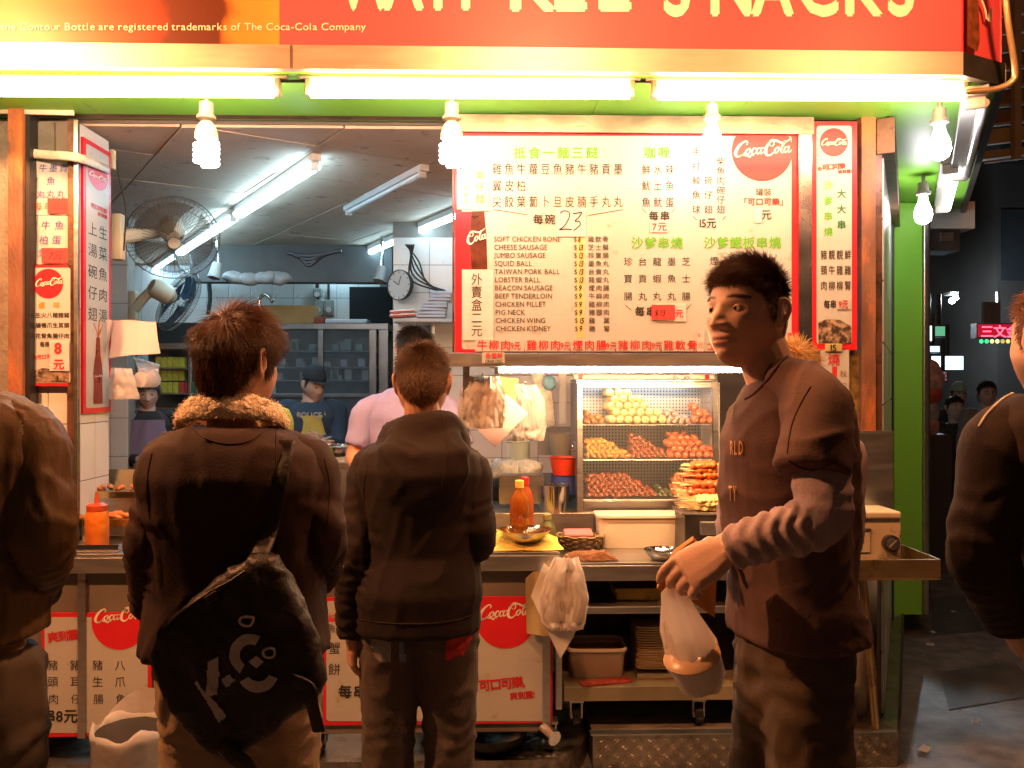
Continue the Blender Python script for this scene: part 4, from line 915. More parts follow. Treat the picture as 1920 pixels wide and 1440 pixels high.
class Person:
    def __init__(s, label, fwd, hip, neck, head, hfwd=None, pitch=0.0, roll=0.0, hs=1.0, ground=0.0, sw=.19, build=1.0, skin=(.5, .3, .2), haircol=None, legs=True, group=None, **J):
        s.f = Vector(fwd).normalized(); s.l = UP.cross(s.f); s.hip = Vector(hip); s.neck = Vector(neck); s.C = Vector(head); s.M = basis(hfwd or fwd, pitch, roll); s.hs = hs; s.b = build; s.g = ground
        s.skin = skin; s.hc = haircol or (.02, .014, .01)
        J = {k: Vector(v) for k, v in J.items()}
        d = lambda k, v: J.setdefault(k, v)
        d('shL', s.neck + s.l * sw - UP * .055); d('shR', s.neck - s.l * sw - UP * .055)
        for e, q in (('L', 1), ('R', -1)):
            d('el' + e, J['sh' + e] + s.l * q * .04 - UP * .29 - s.f * .02); d('wr' + e, J['el' + e] - UP * .25 + s.f * .06)
            d('hp' + e, s.hip + s.l * q * .085); d('kn' + e, Vector((J['hp' + e].x, J['hp' + e].y, s.g + .5 * (s.hip.z - s.g))) + s.f * .02 + s.l * q * .01); d('an' + e, Vector((J['kn' + e].x, J['kn' + e].y, s.g + .09)) - s.f * .03)
        s.J = J
        s.root = thing('person', label, 'person', (s.hip.x, s.hip.y, s.g), 0, group)
    def ring(s, t, w, dp, off=0.0):
        lat = (s.J['shL'] - s.J['shR']); lat.z *= .5; lat = lat.normalized(); l = (s.l * (1 - t) + lat * t).normalized() if t > 0 else s.l
        ax = (s.neck - s.hip).normalized(); f = ax.cross(l).normalized() * -1
        if f.dot(s.f) < 0: f = -f
        c = s.hip.lerp(s.neck, t) + f * off
        return (c, l * w, f * dp)
    def torso(s, mb, g=0.0, hem=-.12, top=1.0, belly=0.0, flare=0.0):
        b = s.b; prof = [(-.12, .155, .11), (0, .165, .115), (.25, .145, .102), (.55, .16, .118), (.78, .172, .118), (.9, .15, .095), (.97, .10, .075), (1.0, .066, .062)]
        pr = [p for p in prof if hem + .02 < p[0] <= top + .001]
        first = np.interp(hem, [p[0] for p in prof], [p[1] for p in prof]), np.interp(hem, [p[0] for p in prof], [p[2] for p in prof])
        pr = [(hem, first[0] + flare, first[1] + flare)] + pr
        mb.loft([s.ring(t, w * b + g, d * b + g, -.012 + .02 * math.sin(max(0, t) * 3) + (belly * math.exp(-((t - .3) / .25) ** 2))) for t, w, d in pr], 24, p=2.3)
    def arm(s, mb, e, r=(.056, .05, .042, .033), end=1.0, start=True):
        sh, el, wr = s.J['sh' + e], s.J['el' + e], s.J['wr' + e]; q = 1 if e == 'L' else -1
        P = [s.neck - s.l * q * -.07 - UP * .07, sh, sh.lerp(el, .5), el.lerp(sh, .12), el.lerp(wr, .12), el.lerp(wr, .55), el.lerp(wr, .98)]; RD = [r[0] * .95, r[0] * 1.08, (r[0] + r[1]) / 2, r[1], r[1] * .98, r[2], r[3]]
        if end < 1.0:      # short sleeve: fraction of the upper arm
            P = P[:2] + [sh.lerp(el, end * .55), sh.lerp(el, end)]; RD = RD[:2] + [r[0], r[1]]
        if end > 1.0:      # from the elbow side of a short sleeve: only the lower part
            P = [sh.lerp(el, .2)] + P[2:]; RD = [r[0]] + RD[2:]
        mb.tube(P, RD, 16, 4)
    def leg(s, mb, e, r=(.085, .065, .05, .042), stop=1.0):
        h, k, a = s.J['hp' + e], s.J['kn' + e], s.J['an' + e]
        mb.tube([h + UP * .06, h - UP * .08, h.lerp(k, .5), k, k.lerp(a, .5), k.lerp(a, stop)], [r[0] * .9, r[0], (r[0] + r[1]) / 2, r[1], r[2], r[3]], 16, 4)
    def body(s, hv=.004, nr=1.0, hands=True, hl=None, hr=None, k=1.0, arms=True, headk=(64, 48), ears=True):
        hd = MB(); head_mesh(hd, s.C, s.M, s.hs, *headk, k=k, ears=ears)
        nb = s.C + s.M @ Vector((0, -.028, -.06)) * s.hs
        hd.tube([nb + UP * .03, nb.lerp(s.neck, .5) - UP * .005, s.neck - UP * .03, s.neck - UP * .07], [.05 * s.hs * nr, .054 * s.hs * nr, .062 * nr, .085], 16, 4)
        me1 = remesh(hd, hv, 2)
        bd = MB(); s.b = s.b * .94; s.torso(bd, -.006, top=1.0)
        for e in 'LR': s.arm(bd, e, (.05, .042, .036, .027)); s.leg(bd, e, (.07, .052, .045, .034))
        s.b = s.b / .94
        me2 = remesh(bd, .014, 3)
        parts = [me1, me2]
        hm = MB()
        for e, q, sp in (('L', 1, hl), ('R', -1, hr)):
            wr, el = s.J['wr' + e], s.J['el' + e]
            sp = sp or {}
            dd = sp.get('d', (wr - el)); nn = sp.get('n', -s.l * q)
            hand(hm, wr, dd, nn, sp.get('side', -1 if e == 'L' else 1), sp.get('curl', (25, 30, 34, 38)), sp.get('k', .97), sp.get('thumb', (.7, .4, .4)), sp.get('spread', 0))
            hm.tube([el.lerp(wr, .6), wr], [.033, .027], 12)
        parts.append(remesh(hm, .0034, 2))
        V = []; Fc = []; o = 0
        for me in parts:
            co, _ = get(me); V.append(co); Fc += [tuple(i + o for i in p.vertices) for p in me.polygons]; o += len(co)
        co = np.vstack(V); nh = len(V[0])
        me = bpy.data.meshes.new('body'); me.from_pydata(co.tolist(), [], Fc); me.update()
        for q in parts: bpy.data.meshes.remove(q)
        colr = np.ones((len(co), 4), 'f'); colr[:, :3] = s.skin
        inv = np.array(s.M.inverted()); loc = (co[:nh] - np.array(s.C)) @ inv.T / s.hs
        for i in range(nh):
            x, y, z = loc[i]; ax = abs(x); c = np.array(s.skin, 'f')
            if y > .05:
                lip = math.exp(-((ax / .029) ** 4)) * math.exp(-(((z - 6.5 * ax * ax + .067) / .0105) ** 4)); c = c * (1 - .55 * lip) + np.array((.42, .12, .1)) * .55 * lip
                ck = math.exp(-((ax - .045) / .02) ** 2 - ((z + .025) / .02) ** 2); c = c * (1 - .12 * ck * np.array((0, 1, 1)))
                br = math.exp(-(((z - .0235 - .004 * math.sin(min(1, ax / .05) * 2.6)) / .0042) ** 2)) * sm((ax - .008) / .01) * sm((.055 - ax) / .012); c = c * (1 - .72 * br) + np.array(s.hc) * .72 * br
                nst = math.exp(-((ax - .0075) / .004) ** 2 - ((z + .0435) / .003) ** 2); c = c * (1 - .75 * nst)
            if z > -.085 and y < .094:
                th = math.degrees(math.atan2(ax, y)); hz = hairline(th)
                if ax < .0785 and y * y + ax * ax + z * z > .0045:
                    f = sm((z - hz + .004) / .01) if (y > -.01 or z > -.068) else 0
                    c = c * (1 - f) + np.array(s.hc) * 1.2 * f
            colr[i, :3] = c
        at = me.color_attributes.new('Col', 'FLOAT_COLOR', 'POINT'); at.data.foreach_set('color', colr.ravel())
        o = link_mesh('body', me, SKIN, s.root, True); s.eyes(); return o
    def eyes(s, op=(21, -17)):
        M, C, k = s.M, s.C, s.hs
        for e in (-1, 1):
            lid = MB()
            c0 = Vector((e * .0315, .0728, .0015)); r = .0118
            m = MB(); m.ball((0, 0, 0), r, 16, 10); m.v = [tuple(C + M @ ((Vector(v) + c0) * k)) for v in m.v]; eo = m.build('eye', EYEW, s.root, True)
            m = MB(); m.lathe((0, 0, 0), [(.0002, r + .0007), (.0033, r + .0004), (.0058, r - .001)], 14, axis=Vector((e * .02 + s_gaze(s), 1, -.03))); m.v = [tuple(C + M @ ((Vector(v) + c0) * k)) for v in m.v]; m.build('iris', IRIS, eo)
            for a0, a1, sgn in ((op[0], 95, 1), (op[1], -95, -1)):
                def fn(u, v):
                    az = R(-75 + 150 * u); el = R((a0 - 10 * (2 * u - 1) ** 2 * (1 if sgn > 0 else -.6)) * (1 - v) + a1 * v); rr = r + .0016
                    q = Vector((math.sin(az) * math.cos(el), math.cos(az) * math.cos(el), math.sin(el))) * rr; return C + M @ ((q + c0) * k)
                lid.grid(fn, 12, 6)
            me = lid.mesh('eyelid'); colr = np.ones((len(me.vertices), 4), 'f'); colr[:, :3] = np.array(s.skin) * .82
            at = me.color_attributes.new('Col', 'FLOAT_COLOR', 'POINT'); at.data.foreach_set('color', colr.ravel()); link_mesh('eyelid', me, SKIN, s.root, True)
    def top(s, name, mt, g=.03, hem=-.1, r=(.072, .064, .056, .047), voxel=.011, amp=.005, seed=1, end=1.0, bands=True, extra=None, belly=0, sc=(9, 9, 3), ext=1.0, bamp=.006, flare=0.0, it=5, gtop=1.0):
        ms = []
        for part in 'TLR':
            mb = MB()
            if part == 'T': s.torso(mb, g, hem, gtop, belly, flare)
            else: s.arm(mb, part, r, end)
            if extra: extra(mb, part)
            ms.append(remesh(mb, voxel, it))
        me = join_meshes(ms); bd = []
        if bands:
            for e in 'LR':
                J = s.J
                if end >= 1: bd += [(J['el' + e], J['wr' + e], .09, bamp, .034, .0, 1.0), (J['sh' + e], J['el' + e], .1, bamp * .7, .06, .45, 1.0)]
        cloth(me, amp, sc, seed, bd)
        t = bvh(me); o = link_mesh(name, me, mt, s.root, True); return o, t
    def trousers(s, mt, r=(.1, .078, .07, .066), voxel=.012, amp=.006, seed=3, name='trousers', waist=.12, ws=1.0):
        mb = MB(); b = s.b
        mb.loft([s.ring(t, w * b * ws, d * b * ws, -.008) for t, w, d in ((-.16, .13, .1), (-.08, .172, .125), (0, .178, .128), (waist, .165, .118))], 24, p=2.3)
        for e in 'LR': s.leg(mb, e, r)
        me = remesh(mb, voxel, 4); bd = []
        for e in 'LR': bd += [(s.J['hp' + e], s.J['kn' + e], .13, .006, .07, .0, .45), (s.J['kn' + e], s.J['an' + e], .1, .006, .05, .3, 1.0), (s.J['hp' + e], s.J['kn' + e], .13, .005, .05, .75, 1.0)]
        cloth(me, amp, (7, 7, 4), seed, bd); t = bvh(me); return link_mesh(name, me, mt, s.root, True), t
    def shoes(s, mt):
        for e in 'LR':
            a = s.J['an' + e]; m = MB(); g = s.g
            m.loft([(Vector((a.x, a.y, g + .035)) - s.f * .075, s.l * .025, UP * .03), (Vector((a.x, a.y, g + .045)) - s.f * .06, s.l * .036, UP * .042), (Vector((a.x, a.y, g + .055)), s.l * .042, UP * .052), (Vector((a.x, a.y, g + .04)) + s.f * .1, s.l * .048, UP * .037), (Vector((a.x, a.y, g + .028)) + s.f * .17, s.l * .04, UP * .026), (Vector((a.x, a.y, g + .022)) + s.f * .2, s.l * .015, UP * .014)], 16, p=2.6)
            m.build('shoe', mt, s.root, True)
def s_gaze(s): return getattr(s, 'gaze', 0.0)
def drop(px, Y, z): q = W(px, 720, Y); q.z = z; return q
AWAY = Vector((0, 1, 0))
CUST = 'customers at the counter'
DARKSHOE = mat('dark_shoe', (.025, .022, .02), .5)
# ---- man in the brown shearling jacket with the messenger bag
def man_jacket():
    Y = 1.95
    p = Person('man seen from behind in a brown jacket with cream fleece collar and black messenger bag', (.08, 1, 0), drop(448, Y, 1.0), W(440, 800, Y), W(446, 683, Y + .01), hfwd=(.5, 1, 0), pitch=-4, hs=1.0, haircol=(.03, .014, .008), skin=(.5, .28, .19), build=1.12, group=CUST,
        shL=W(322, 868, Y), shR=W(572, 874, Y), elL=W(290, 1015, Y - .05), elR=W(602, 1015, Y - .03), wrL=W(292, 1140, Y + .12), wrR=W(588, 1090, Y + .24))
    p.body()
    J = mat('brown_suede', (.028, .01, .007), .8, 0, .38, 240, .12, 200)
    o, t = p.top('jacket', J, .03, .0, (.066, .06, .056, .05), .0105, .0055, 2, bamp=.007)
    d = Draped(t, Y)
    m = MB(); dk = mat('dark_seam', (.03, .014, .01), .9)
    for pts in ([(352, 792), (380, 820), (425, 832), (470, 826), (505, 800), (516, 790)], [(517, 795), (518, 880), (519, 1000), (520, 1060)], [(285, 850), (276, 900), (280, 970)], [(608, 860), (618, 910), (614, 980)]): seam(m, t, pts)
    m.build('seam', dk, o)
    # sherpa collar
    c = MB(); n = 26; rings = []
    for i in range(n + 1):
        a = R(-150 + 300 * i / n)      # 0 = behind the neck
        ctr = W(434, 768, Y) + Vector((.108 * math.sin(a), -.075 * math.cos(a) + .01, .012 - .06 * (1 - math.cos(a)) * .5))
        out = Vector((math.sin(a), -math.cos(a), 0)); rings.append((ctr, (UP * .03 - out * .016), (out * .012 + UP * .007)))
    c.loft(rings, 14); me = remesh(c, .007, 2); cloth(me, .004, (60, 60, 60), 5, fine=.004)
    fl = mat('cream_fleece', (.9, .76, .58), .95, 0, .25, 60, .9, 120)
    fuzz(p.root, me, fl, 2500, .004, .0011, 4, 'fleece'); link_mesh('collar', me, fl, p.root, True)
    B = mat('beige_cotton', (.36, .26, .17), .85, 0, .12, 6, .15, 120)
    p.trousers(B, (.1, .082, .075, .07), ws=.95); p.shoes(DARKSHOE)
    hair(p.root, p.C, p.M, 1.0, hairmat('reddish_brown', (.11, .042, .018)), 13000, .062, .034, .34, .2, .0007, 3, clump=.014, hl=-.008, grav=.1)
    # messenger bag
    g = thing('messenger_bag', 'black messenger bag with white Y-3 print hanging behind the brown jacket', 'bag', W(440, 1430, Y - .15))
    nyl = mat('black_nylon', (.012, .01, .009), .5, 0, .3, 8, .35, 60)
    out = [(492, 1032), (470, 1040), (400, 1085), (330, 1150), (285, 1190), (274, 1230), (300, 1300), (345, 1370), (400, 1420), (440, 1425), (520, 1370), (600, 1300), (610, 1265), (585, 1180), (545, 1100), (520, 1050)]
    Yb = Y - .21; m = MB(); ctr = W(440, 1230, Yb); rings = []
    for k, (sc_, dy) in enumerate(((.80, -.02), (.93, -.016), (1.0, .0), (1.0, .025), (.95, .045), (.8, .05))):
        rings.append([ctr.lerp(W(x, y, Yb), sc_) + Vector((0, dy, 0)) for x, y in out])
    nv = len(out); vs = [q for r in rings for q in r]; fs = [(k * nv + i, k * nv + (i + 1) % nv, (k + 1) * nv + (i + 1) % nv, (k + 1) * nv + i) for k in range(5) for i in range(nv)]
    vs += [ctr + Vector((0, -.03, 0)), ctr + Vector((0, .055, 0))]; fs += [(i, nv * 6, (i + 1) % nv) for i in range(nv)] + [(5 * nv + i, 5 * nv + (i + 1) % nv, nv * 6 + 1) for i in range(nv)]
    m.add(vs, fs); me = remesh(m, .008, 4)
    cloth(me, .008, (10, 10, 8), 9); tb = bvh(me); link_mesh('bag_body', me, nyl, g, True)
    db = Draped(tb, Yb - .04)
    prt = mat('grey_white_print', (.5, .49, .48), .6, 0, .12, 30)
    m = MB()
    def poly(pts): m.add([db.p(x, y, .004) for x, y in pts][::-1], [tuple(range(len(pts)))])
    def big(pts): fillpoly(m, db, pts, 2.5, .004)
    for q in ([(390, 1240), (411, 1230), (412, 1265), (388, 1280)], [(388, 1280), (412, 1265), (408, 1300), (388, 1303)], [(372, 1275), (380, 1290), (408, 1318), (424, 1338), (424, 1345), (412, 1355), (398, 1330), (385, 1308), (367, 1280)], [(416, 1273), (432, 1262), (441, 1273), (425, 1288)]): big(q)
    def arc(cx, cy, r0, r1, a0, a1, k=10):
        for i in range(k):
            a, b = R(a0 + (a1 - a0) * i / k), R(a0 + (a1 - a0) * (i + 1) / k)
            poly([(cx + r0 * math.cos(a), cy + r0 * math.sin(a)), (cx + r1 * math.cos(a), cy + r1 * math.sin(a)), (cx + r1 * math.cos(b), cy + r1 * math.sin(b)), (cx + r0 * math.cos(b), cy + r0 * math.sin(b))])
    arc(470, 1227, 20, 40, 120, 300); arc(485, 1257, 20, 40, 20, 150); poly([(467, 1240), (482, 1228), (495, 1240), (480, 1252)])
    m.build('brand_print', prt, g)
    for (x, y, a) in ((464, 1163, 20), (505, 1222, 60)):
        q = [db.p(x + 13 * math.cos(t) * (1 if k else 1), y + 9 * math.sin(t), .006) for k, t in enumerate([i * .7 for i in range(10)])]; m = MB(); m.tube(q, .003, 6, 2); m.build('ring', STEEL, g, True)
    m = MB(); m.tube([W(487, 1040, Yb + .01), hit(t, 505, 990, .008), hit(t, 522, 900, .006), hit(t, 535, 830, .006)], .019, 10, 6, flat=.16, ref=(1, 0, 0)); m.build('shoulder_strap', nyl, g, True)
    m = MB(); m.tube([W(545, 1275, Yb - .03), W(580, 1290, Yb - .04), W(585, 1320, Yb - .04), W(598, 1372, Yb - .03)], .014, 8, 4, flat=.25); m.build('loose_strap', nyl, g, True)
    m = MB(); m.tube([W(415, 1395, Yb - .02), W(440, 1420, Yb - .03), W(462, 1436, Yb - .03), W(468, 1475, Yb - .02)], .02, 8, 4, flat=.3); m.build('loose_strap', nyl, g, True)
    m = MB(); m.tube([db.p(x, y, .004) for x, y in ((312, 1178), (345, 1150), (395, 1112), (430, 1092), (462, 1072))], .004, 6, 4); m.build('flap_seam', nyl, g)
    m = MB(); m.obox(db.p(400, 1120, .008), (1, 0, .6), (0, 1, 0), .03, .008, .018, .003); m.build('buckle', BLACK, g)
    # yellow sleeve of a kitchen hand far behind is its own person (below)
man_jacket()
# ---- man in the hoodie
def man_hoodie():
    Y = 2.6
    p = Person('man seen from behind in a dark brown hooded sweatshirt and grey sweatpants', (-.02, 1, 0), drop(785, Y, .98), W(790, 820, Y), W(792, 722, Y + .02), hfwd=(-.06, 1, 0), pitch=-16, haircol=(.035, .02, .012), skin=(.55, .3, .2), build=1.0, group=CUST,
        shL=W(700, 878, Y), shR=W(876, 884, Y), elL=W(668, 1030, Y - .05), elR=W(896, 1010, Y - .03), wrL=W(660, 1195, Y), wrR=W(870, 1040, Y + .24))
    p.body(hl=dict(d=(-.02, .06, -1), n=(1, .35, 0), curl=(22, 28, 32, 36), side=-1))
    H = mat('brown_fleece_cotton', (.017, .009, .008), .85, 0, .38, 260, .12, 220)
    def ex(mb, part):
        if part != 'T': return
        n = 22; rg = []
        for i in range(n + 1):
            a = R(-165 + 330 * i / n); ca = max(0, math.cos(a)); o = Vector((math.sin(a), -math.cos(a), 0))
            c = W(795, 826, Y) + Vector((.118 * math.sin(a), -.09 * math.cos(a) + .01, .012 + .03 * ca - .022 * ca * ca + .012 * math.sin(2 * a))); rg.append((c, UP * (.04 + .035 * ca) + o * (-.012), o * (.02 + .016 * ca)))
        mb.loft(rg, 14)
        mb.loft([(W(795, 800, Y - .075), Vector((.09, 0, 0)), Vector((0, .03, .01))), (W(795, 840, Y - .11), Vector((.135, 0, 0)), Vector((0, .045, .01))), (W(792, 885, Y - .12), Vector((.14, 0, 0)), Vector((0, .05, .01))), (W(788, 930, Y - .115), Vector((.115, 0, 0)), Vector((0, .042, .01))), (W(784, 970, Y - .1), Vector((.06, 0, 0)), Vector((0, .025, .01)))], 18)
    o, t = p.top('hoodie', H, .03, -.27, (.066, .06, .054, .046), .0095, .005, 6, extra=ex, bamp=.0055, it=4)
    m = MB(); seam(m, t, [(826, 775), (834, 800), (838, 840), (832, 890), (815, 950)]); seam(m, t, [(662, 1160), (720, 1168), (790, 1170), (850, 1164), (882, 1154)], .0018); seam(m, t, [(690, 870), (682, 920), (690, 980)])
    m.build('seam', mat('dark_seam', (.03, .014, .01), .9), o)
    S = mat('grey_marl_jersey', (.105, .08, .067), .9, 0, .35, 240, .1, 240)
    o, t = p.trousers(S, (.1, .08, .072, .066), amp=.007, seed=8); p.shoes(DARKSHOE); d = Draped(t, Y - .1)
    for nm, pts, c in (('red_patch', [(838, 1190), (868, 1183), (884, 1178), (882, 1205), (868, 1228), (836, 1238)], (.5, .04, .03)), ('grey_patch', [(694, 1184), (732, 1186), (733, 1242), (712, 1240), (700, 1225)], (.28, .27, .27)), ('blue_patch', [(748, 1184), (757, 1184), (759, 1240), (749, 1242)], (.15, .22, .36))):
        m = MB(); xs = [a for a, b in pts]; ys = [b for a, b in pts]
        def inside(x, y):
            c_ = False
            for (x1, y1), (x2, y2) in zip(pts, pts[1:] + pts[:1]):
                if (y1 > y) != (y2 > y) and x < (x2 - x1) * (y - y1) / (y2 - y1) + x1: c_ = not c_
            return c_
        for x in range(min(xs), max(xs), 3):
            for y in range(min(ys), max(ys), 3):
                if inside(x + 1.5, y + 1.5):
                    qd = [d.p(a, b, .003) for a, b in ((x, y), (x, y + 3), (x + 3, y + 3), (x + 3, y))]; m.add(qd, [(0, 1, 2, 3)])
        m.build(nm, mat(nm + '_print', c, .8, 0, .3, 40), p.root)
    m = MB(); put(m, d, 'BUM', 822, 1192, 24, .04, pitch=20, sx=.85, rot=10, lift=.004); m.build('lettering', mat('white_patch_print', (.65, .6, .55), .8), p.root)
    hair(p.root, p.C, p.M, 1.0, hairmat('dark_brown', (.13, .065, .03)), 8000, .036, .017, .62, .28, .00085, 5, crown=(.012, -.035, .112), fwd=.2)
man_hoodie()
# ---- tall man in the T-shirt
def man_tall():
    Y = 1.8; th = R(53); fw = Vector((-math.sin(th), -math.cos(th), 0)); tt = R(78); bf = Vector((-math.sin(tt), -math.cos(tt), 0))
    p = Person('tall smiling man in a brown T-shirt over grey sleeves holding a takeaway bag', bf, drop(1486, Y, 1.06), W(1464, 712, Y), W(1401, 591, Y), hfwd=fw, pitch=5, hs=.965, haircol=(.03, .016, .01), skin=(.7, .45, .34), build=.87, group=CUST,
        shL=W(1532, 782, Y - .18), shR=W(1446, 776, Y + .17), elL=W(1545, 975, Y - .25), wrL=W(1362, 1030, Y - .2), elR=W(1450, 975, Y + .24), wrR=W(1380, 1015, Y + .06))
    p.gaze = -.25; p.J['hpL'] = p.hip + p.l * .06; p.J['hpR'] = p.hip - p.l * .06
    p.body(hv=.0026, nr=1.06, headk=(120, 96),
        hl=dict(d=(-.86, -.1, -.46), n=(.05, .75, -.65), side=-1, curl=(28, 42, 48, 52), thumb=(.75, .1, .6), k=1.06), hr=dict(d=(-.86, -.25, -.2), n=(-.1, -.5, -.85), side=1, curl=(30, 40, 45, 45), k=1.0))
    Sg = mat('mauve_grey_jersey', (.36, .28, .3), .85, 0, .22, 260, .1, 240)
    J = p.J
    for e in 'LR':
        mb = MB(); p.arm(mb, e, (.052, .053, .047, .037), 1.5); me = remesh(mb, .006, 2)
        cloth(me, .003, (14, 14, 14), 4, [(J['el' + e], J['wr' + e], .1, .006, .026, .1, 1.05), (J['sh' + e], J['el' + e], .1, .004, .05, .4, 1)]); link_mesh('grey_sleeve', me, Sg, p.root, True)
    T = mat('brown_cotton', (.1, .056, .047), .88, 0, .25, 260, .1, 240)
    def ex(mb, part):
        if part == 'L': mb.tube([W(1468, 712, Y - .04), W(1505, 728, Y - .11), W(1534, 770, Y - .18), W(1530, 825, Y - .21), W(1524, 888, Y - .235)], [.05, .056, .062, .065, .069], 16, 4)
        if part == 'T': mb.tube([W(1478, 700, Y + .02), W(1540, 790, Y + .03), W(1556, 930, Y + .02), W(1545, 1100, Y)], [.05, .07, .066, .07], 14, 4)
    o, t = p.top('t_shirt', T, .022, .02, (.06, .064, .06, .05), .0085, .006, 11, end=.5, bands=False, extra=ex, sc=(6, 6, 9), flare=.012, it=4)
    d = Draped(t, Y)
    m = MB(); put(m, d, 'RLD', 1371, 852, 36, .02, pitch=8, sx=.3, lift=.003); put(m, d, 'TY', 1369, 938, 38, .02, pitch=8, sx=.26, lift=.003); m.build('print', mat('orange_cream_print', (.6, .33, .12), .8), p.root)
    m = MB()
    seam(m, t, [(1398, 748), (1415, 738), (1440, 712), (1462, 684), (1478, 668)], .003); seam(m, t, [(1476, 850), (1484, 800), (1500, 760), (1520, 725)]); seam(m, t, [(1476, 862), (1500, 876), (1530, 880), (1560, 868)], .0016)
    if m.v: m.build('seam', mat('brown_seam', (.055, .024, .016), .9), o)
    K = mat('olive_brown_twill', (.085, .058, .035), .85, 0, .25, 260, .1, 240)
    p.trousers(K, (.092, .08, .072, .066), amp=.007, seed=12, waist=.1, ws=.94); p.shoes(DARKSHOE)
    hm = hairmat('black_brown', (.1, .042, .02))
    hair(p.root, p.C, p.M, p.hs, hm, 14000, .042, .009, .42, .16, .0006, 8, fwd=.8, crown=(0, -.075, .085), clump=.01, hl=-.004)
    # eyebrows
    rnd = random.Random(3); P = []; RD = []; nb = 0
    for e in (-1, 1):
        for _ in range(260):
            u = rnd.random(); x = .011 + .04 * u; z = .0225 + .006 * math.sin(u * 2.5) + rnd.gauss(0, .0013)
            q = Vector((e * x, 0, z)); 
            dz = z / .118; hh = math.sqrt(1 - dz * dz); yy = .095 * math.sqrt(max(0, hh * hh - (x / .076) ** 2)) + face_y(x, z); q.y = yy + .0005
            dr = Vector((e * .8, -.25, .35 - .5 * u)).normalized(); nb += 1
            for k in range(3): P.append(p.C + p.M @ ((q + dr * .0045 * k + Vector((0, .0006 * (k == 1), 0))) * p.hs)); RD.append(.00045 * (1 - .3 * k))
    c = bpy.data.hair_curves.new('eyebrows'); c.add_curves([3] * nb); inv = np.array(WM[p.root.name].inverted()); A = np.array([tuple(v) for v in P]) @ inv[:3, :3].T + inv[:3, 3]
    c.attributes['position'].data.foreach_set('vector', A.astype('f').ravel()); ra = c.attributes.new('radius', 'FLOAT', 'POINT') if 'radius' not in c.attributes else c.attributes['radius']; ra.data.foreach_set('value', np.array(RD, 'f')); c.materials.append(hm)
    o = bpy.data.objects.new('eyebrows', c); col.objects.link(o); o.parent = p.root
    # plastic bag with a foam bowl, and brown paper
    Yh = Y - .17
    g = thing('plastic_bag', 'thin white plastic bag hanging from the tall man\'s hand', 'bag', W(1300, 1295, Yh))
    pl = mat('thin_white_plastic', (.92, .9, .88), .25, 0, .05, 8, .5, 30, trans=.0, alpha=.62)
    m = MB(); n = 24; rg = []
    for y, cx, w, dp in ((1100, 1262, 10, 8), (1118, 1267, 26, 16), (1150, 1277, 36, 30), (1190, 1290, 46, 44), (1225, 1300, 51, 52), (1255, 1308, 50, 52), (1280, 1312, 42, 44), (1293, 1318, 24, 26), (1297, 1320, 6, 8)):
        k = Yh / F; rg.append((W(cx, y, Yh), Vector((w * k, 0, -.15 * w * k)), Vector((0, dp * k, 0))))
    m.loft(rg, n, cap=False)
    for i, v in enumerate(m.v):
        a = i % n; r = i // n; f = (1 + .16 * math.sin(a * 2.6 + r * .35) * (1 - r / 9) + .22 * noise.noise(Vector((a * .9, r * .8, 1)))); c0 = rg[r][0]; m.v[i] = tuple(c0 + (Vector(v) - c0) * f)
    m.build('bag_film', pl, g, True)
    m = MB(); m.tube([W(1262, 1102, Yh), W(1262, 1080, Yh + .01), W(1280, 1066, Yh + .01), W(1302, 1085, Yh + .01), W(1306, 1118, Yh)], [.012, .008, .006, .008, .014], 8, 4, flat=.5); m.build('bag_handle', pl, g, True)
    m = MB(); m.tube([W(1250, 1165, Yh), W(1243, 1180, Yh - .01), W(1250, 1215, Yh - .01)], [.004, .012, .008], 6, 3, flat=.3); m.build('bag_corner', pl, g, True)
    bw = thing('foam_bowl', 'lidded white foam bowl inside the hanging plastic bag', 'food container', W(1312, 1285, Yh)); ax = Vector((-.28, -.25, .93)).normalized(); c0 = W(1311, 1285, Yh)
    m = MB(); m.lathe(c0, [(.001, 0), (.036, 0), (.04, .01), (.05, .055), (.053, .057), (.053, .062)], 24, axis=ax); m.build('bowl', WHITE, bw, 'auto')
    m = MB(); m.lathe(c0, [(.054, .0625), (.055, .066), (.05, .072), (.03, .08), (.001, .082)], 24, axis=ax); m.build('lid', mat('orange_tinted_lid', (.75, .5, .3), .3), bw, 'auto')
    kp = mat('orange_brown_paper', (.55, .24, .06), .8, 0, .12, 12, .3, 40)
    g = thing('paper_bag', 'orange brown paper bag pinched in the tall man\'s hands', 'paper bag', W(1300, 1150, Yh + .06))
    m = MB()
    a = [W(1262, 1040, Yh + .015), W(1300, 1012, Yh + .05), W(1345, 1070, Yh + .06), W(1340, 1158, Yh + .06), W(1300, 1130, Yh + .04), W(1232, 1105, Yh + .01)]
    b = [q + Vector((.004, .02, .004)) for q in a]; m.add(a + b, [(0, 5, 4, 1), (1, 4, 3, 2), (7, 10, 11, 6), (8, 9, 10, 7), (0, 1, 7, 6), (1, 2, 8, 7), (2, 3, 9, 8), (3, 4, 10, 9), (4, 5, 11, 10), (5, 0, 6, 11)]); m.build('paper', kp, g)
man_tall()
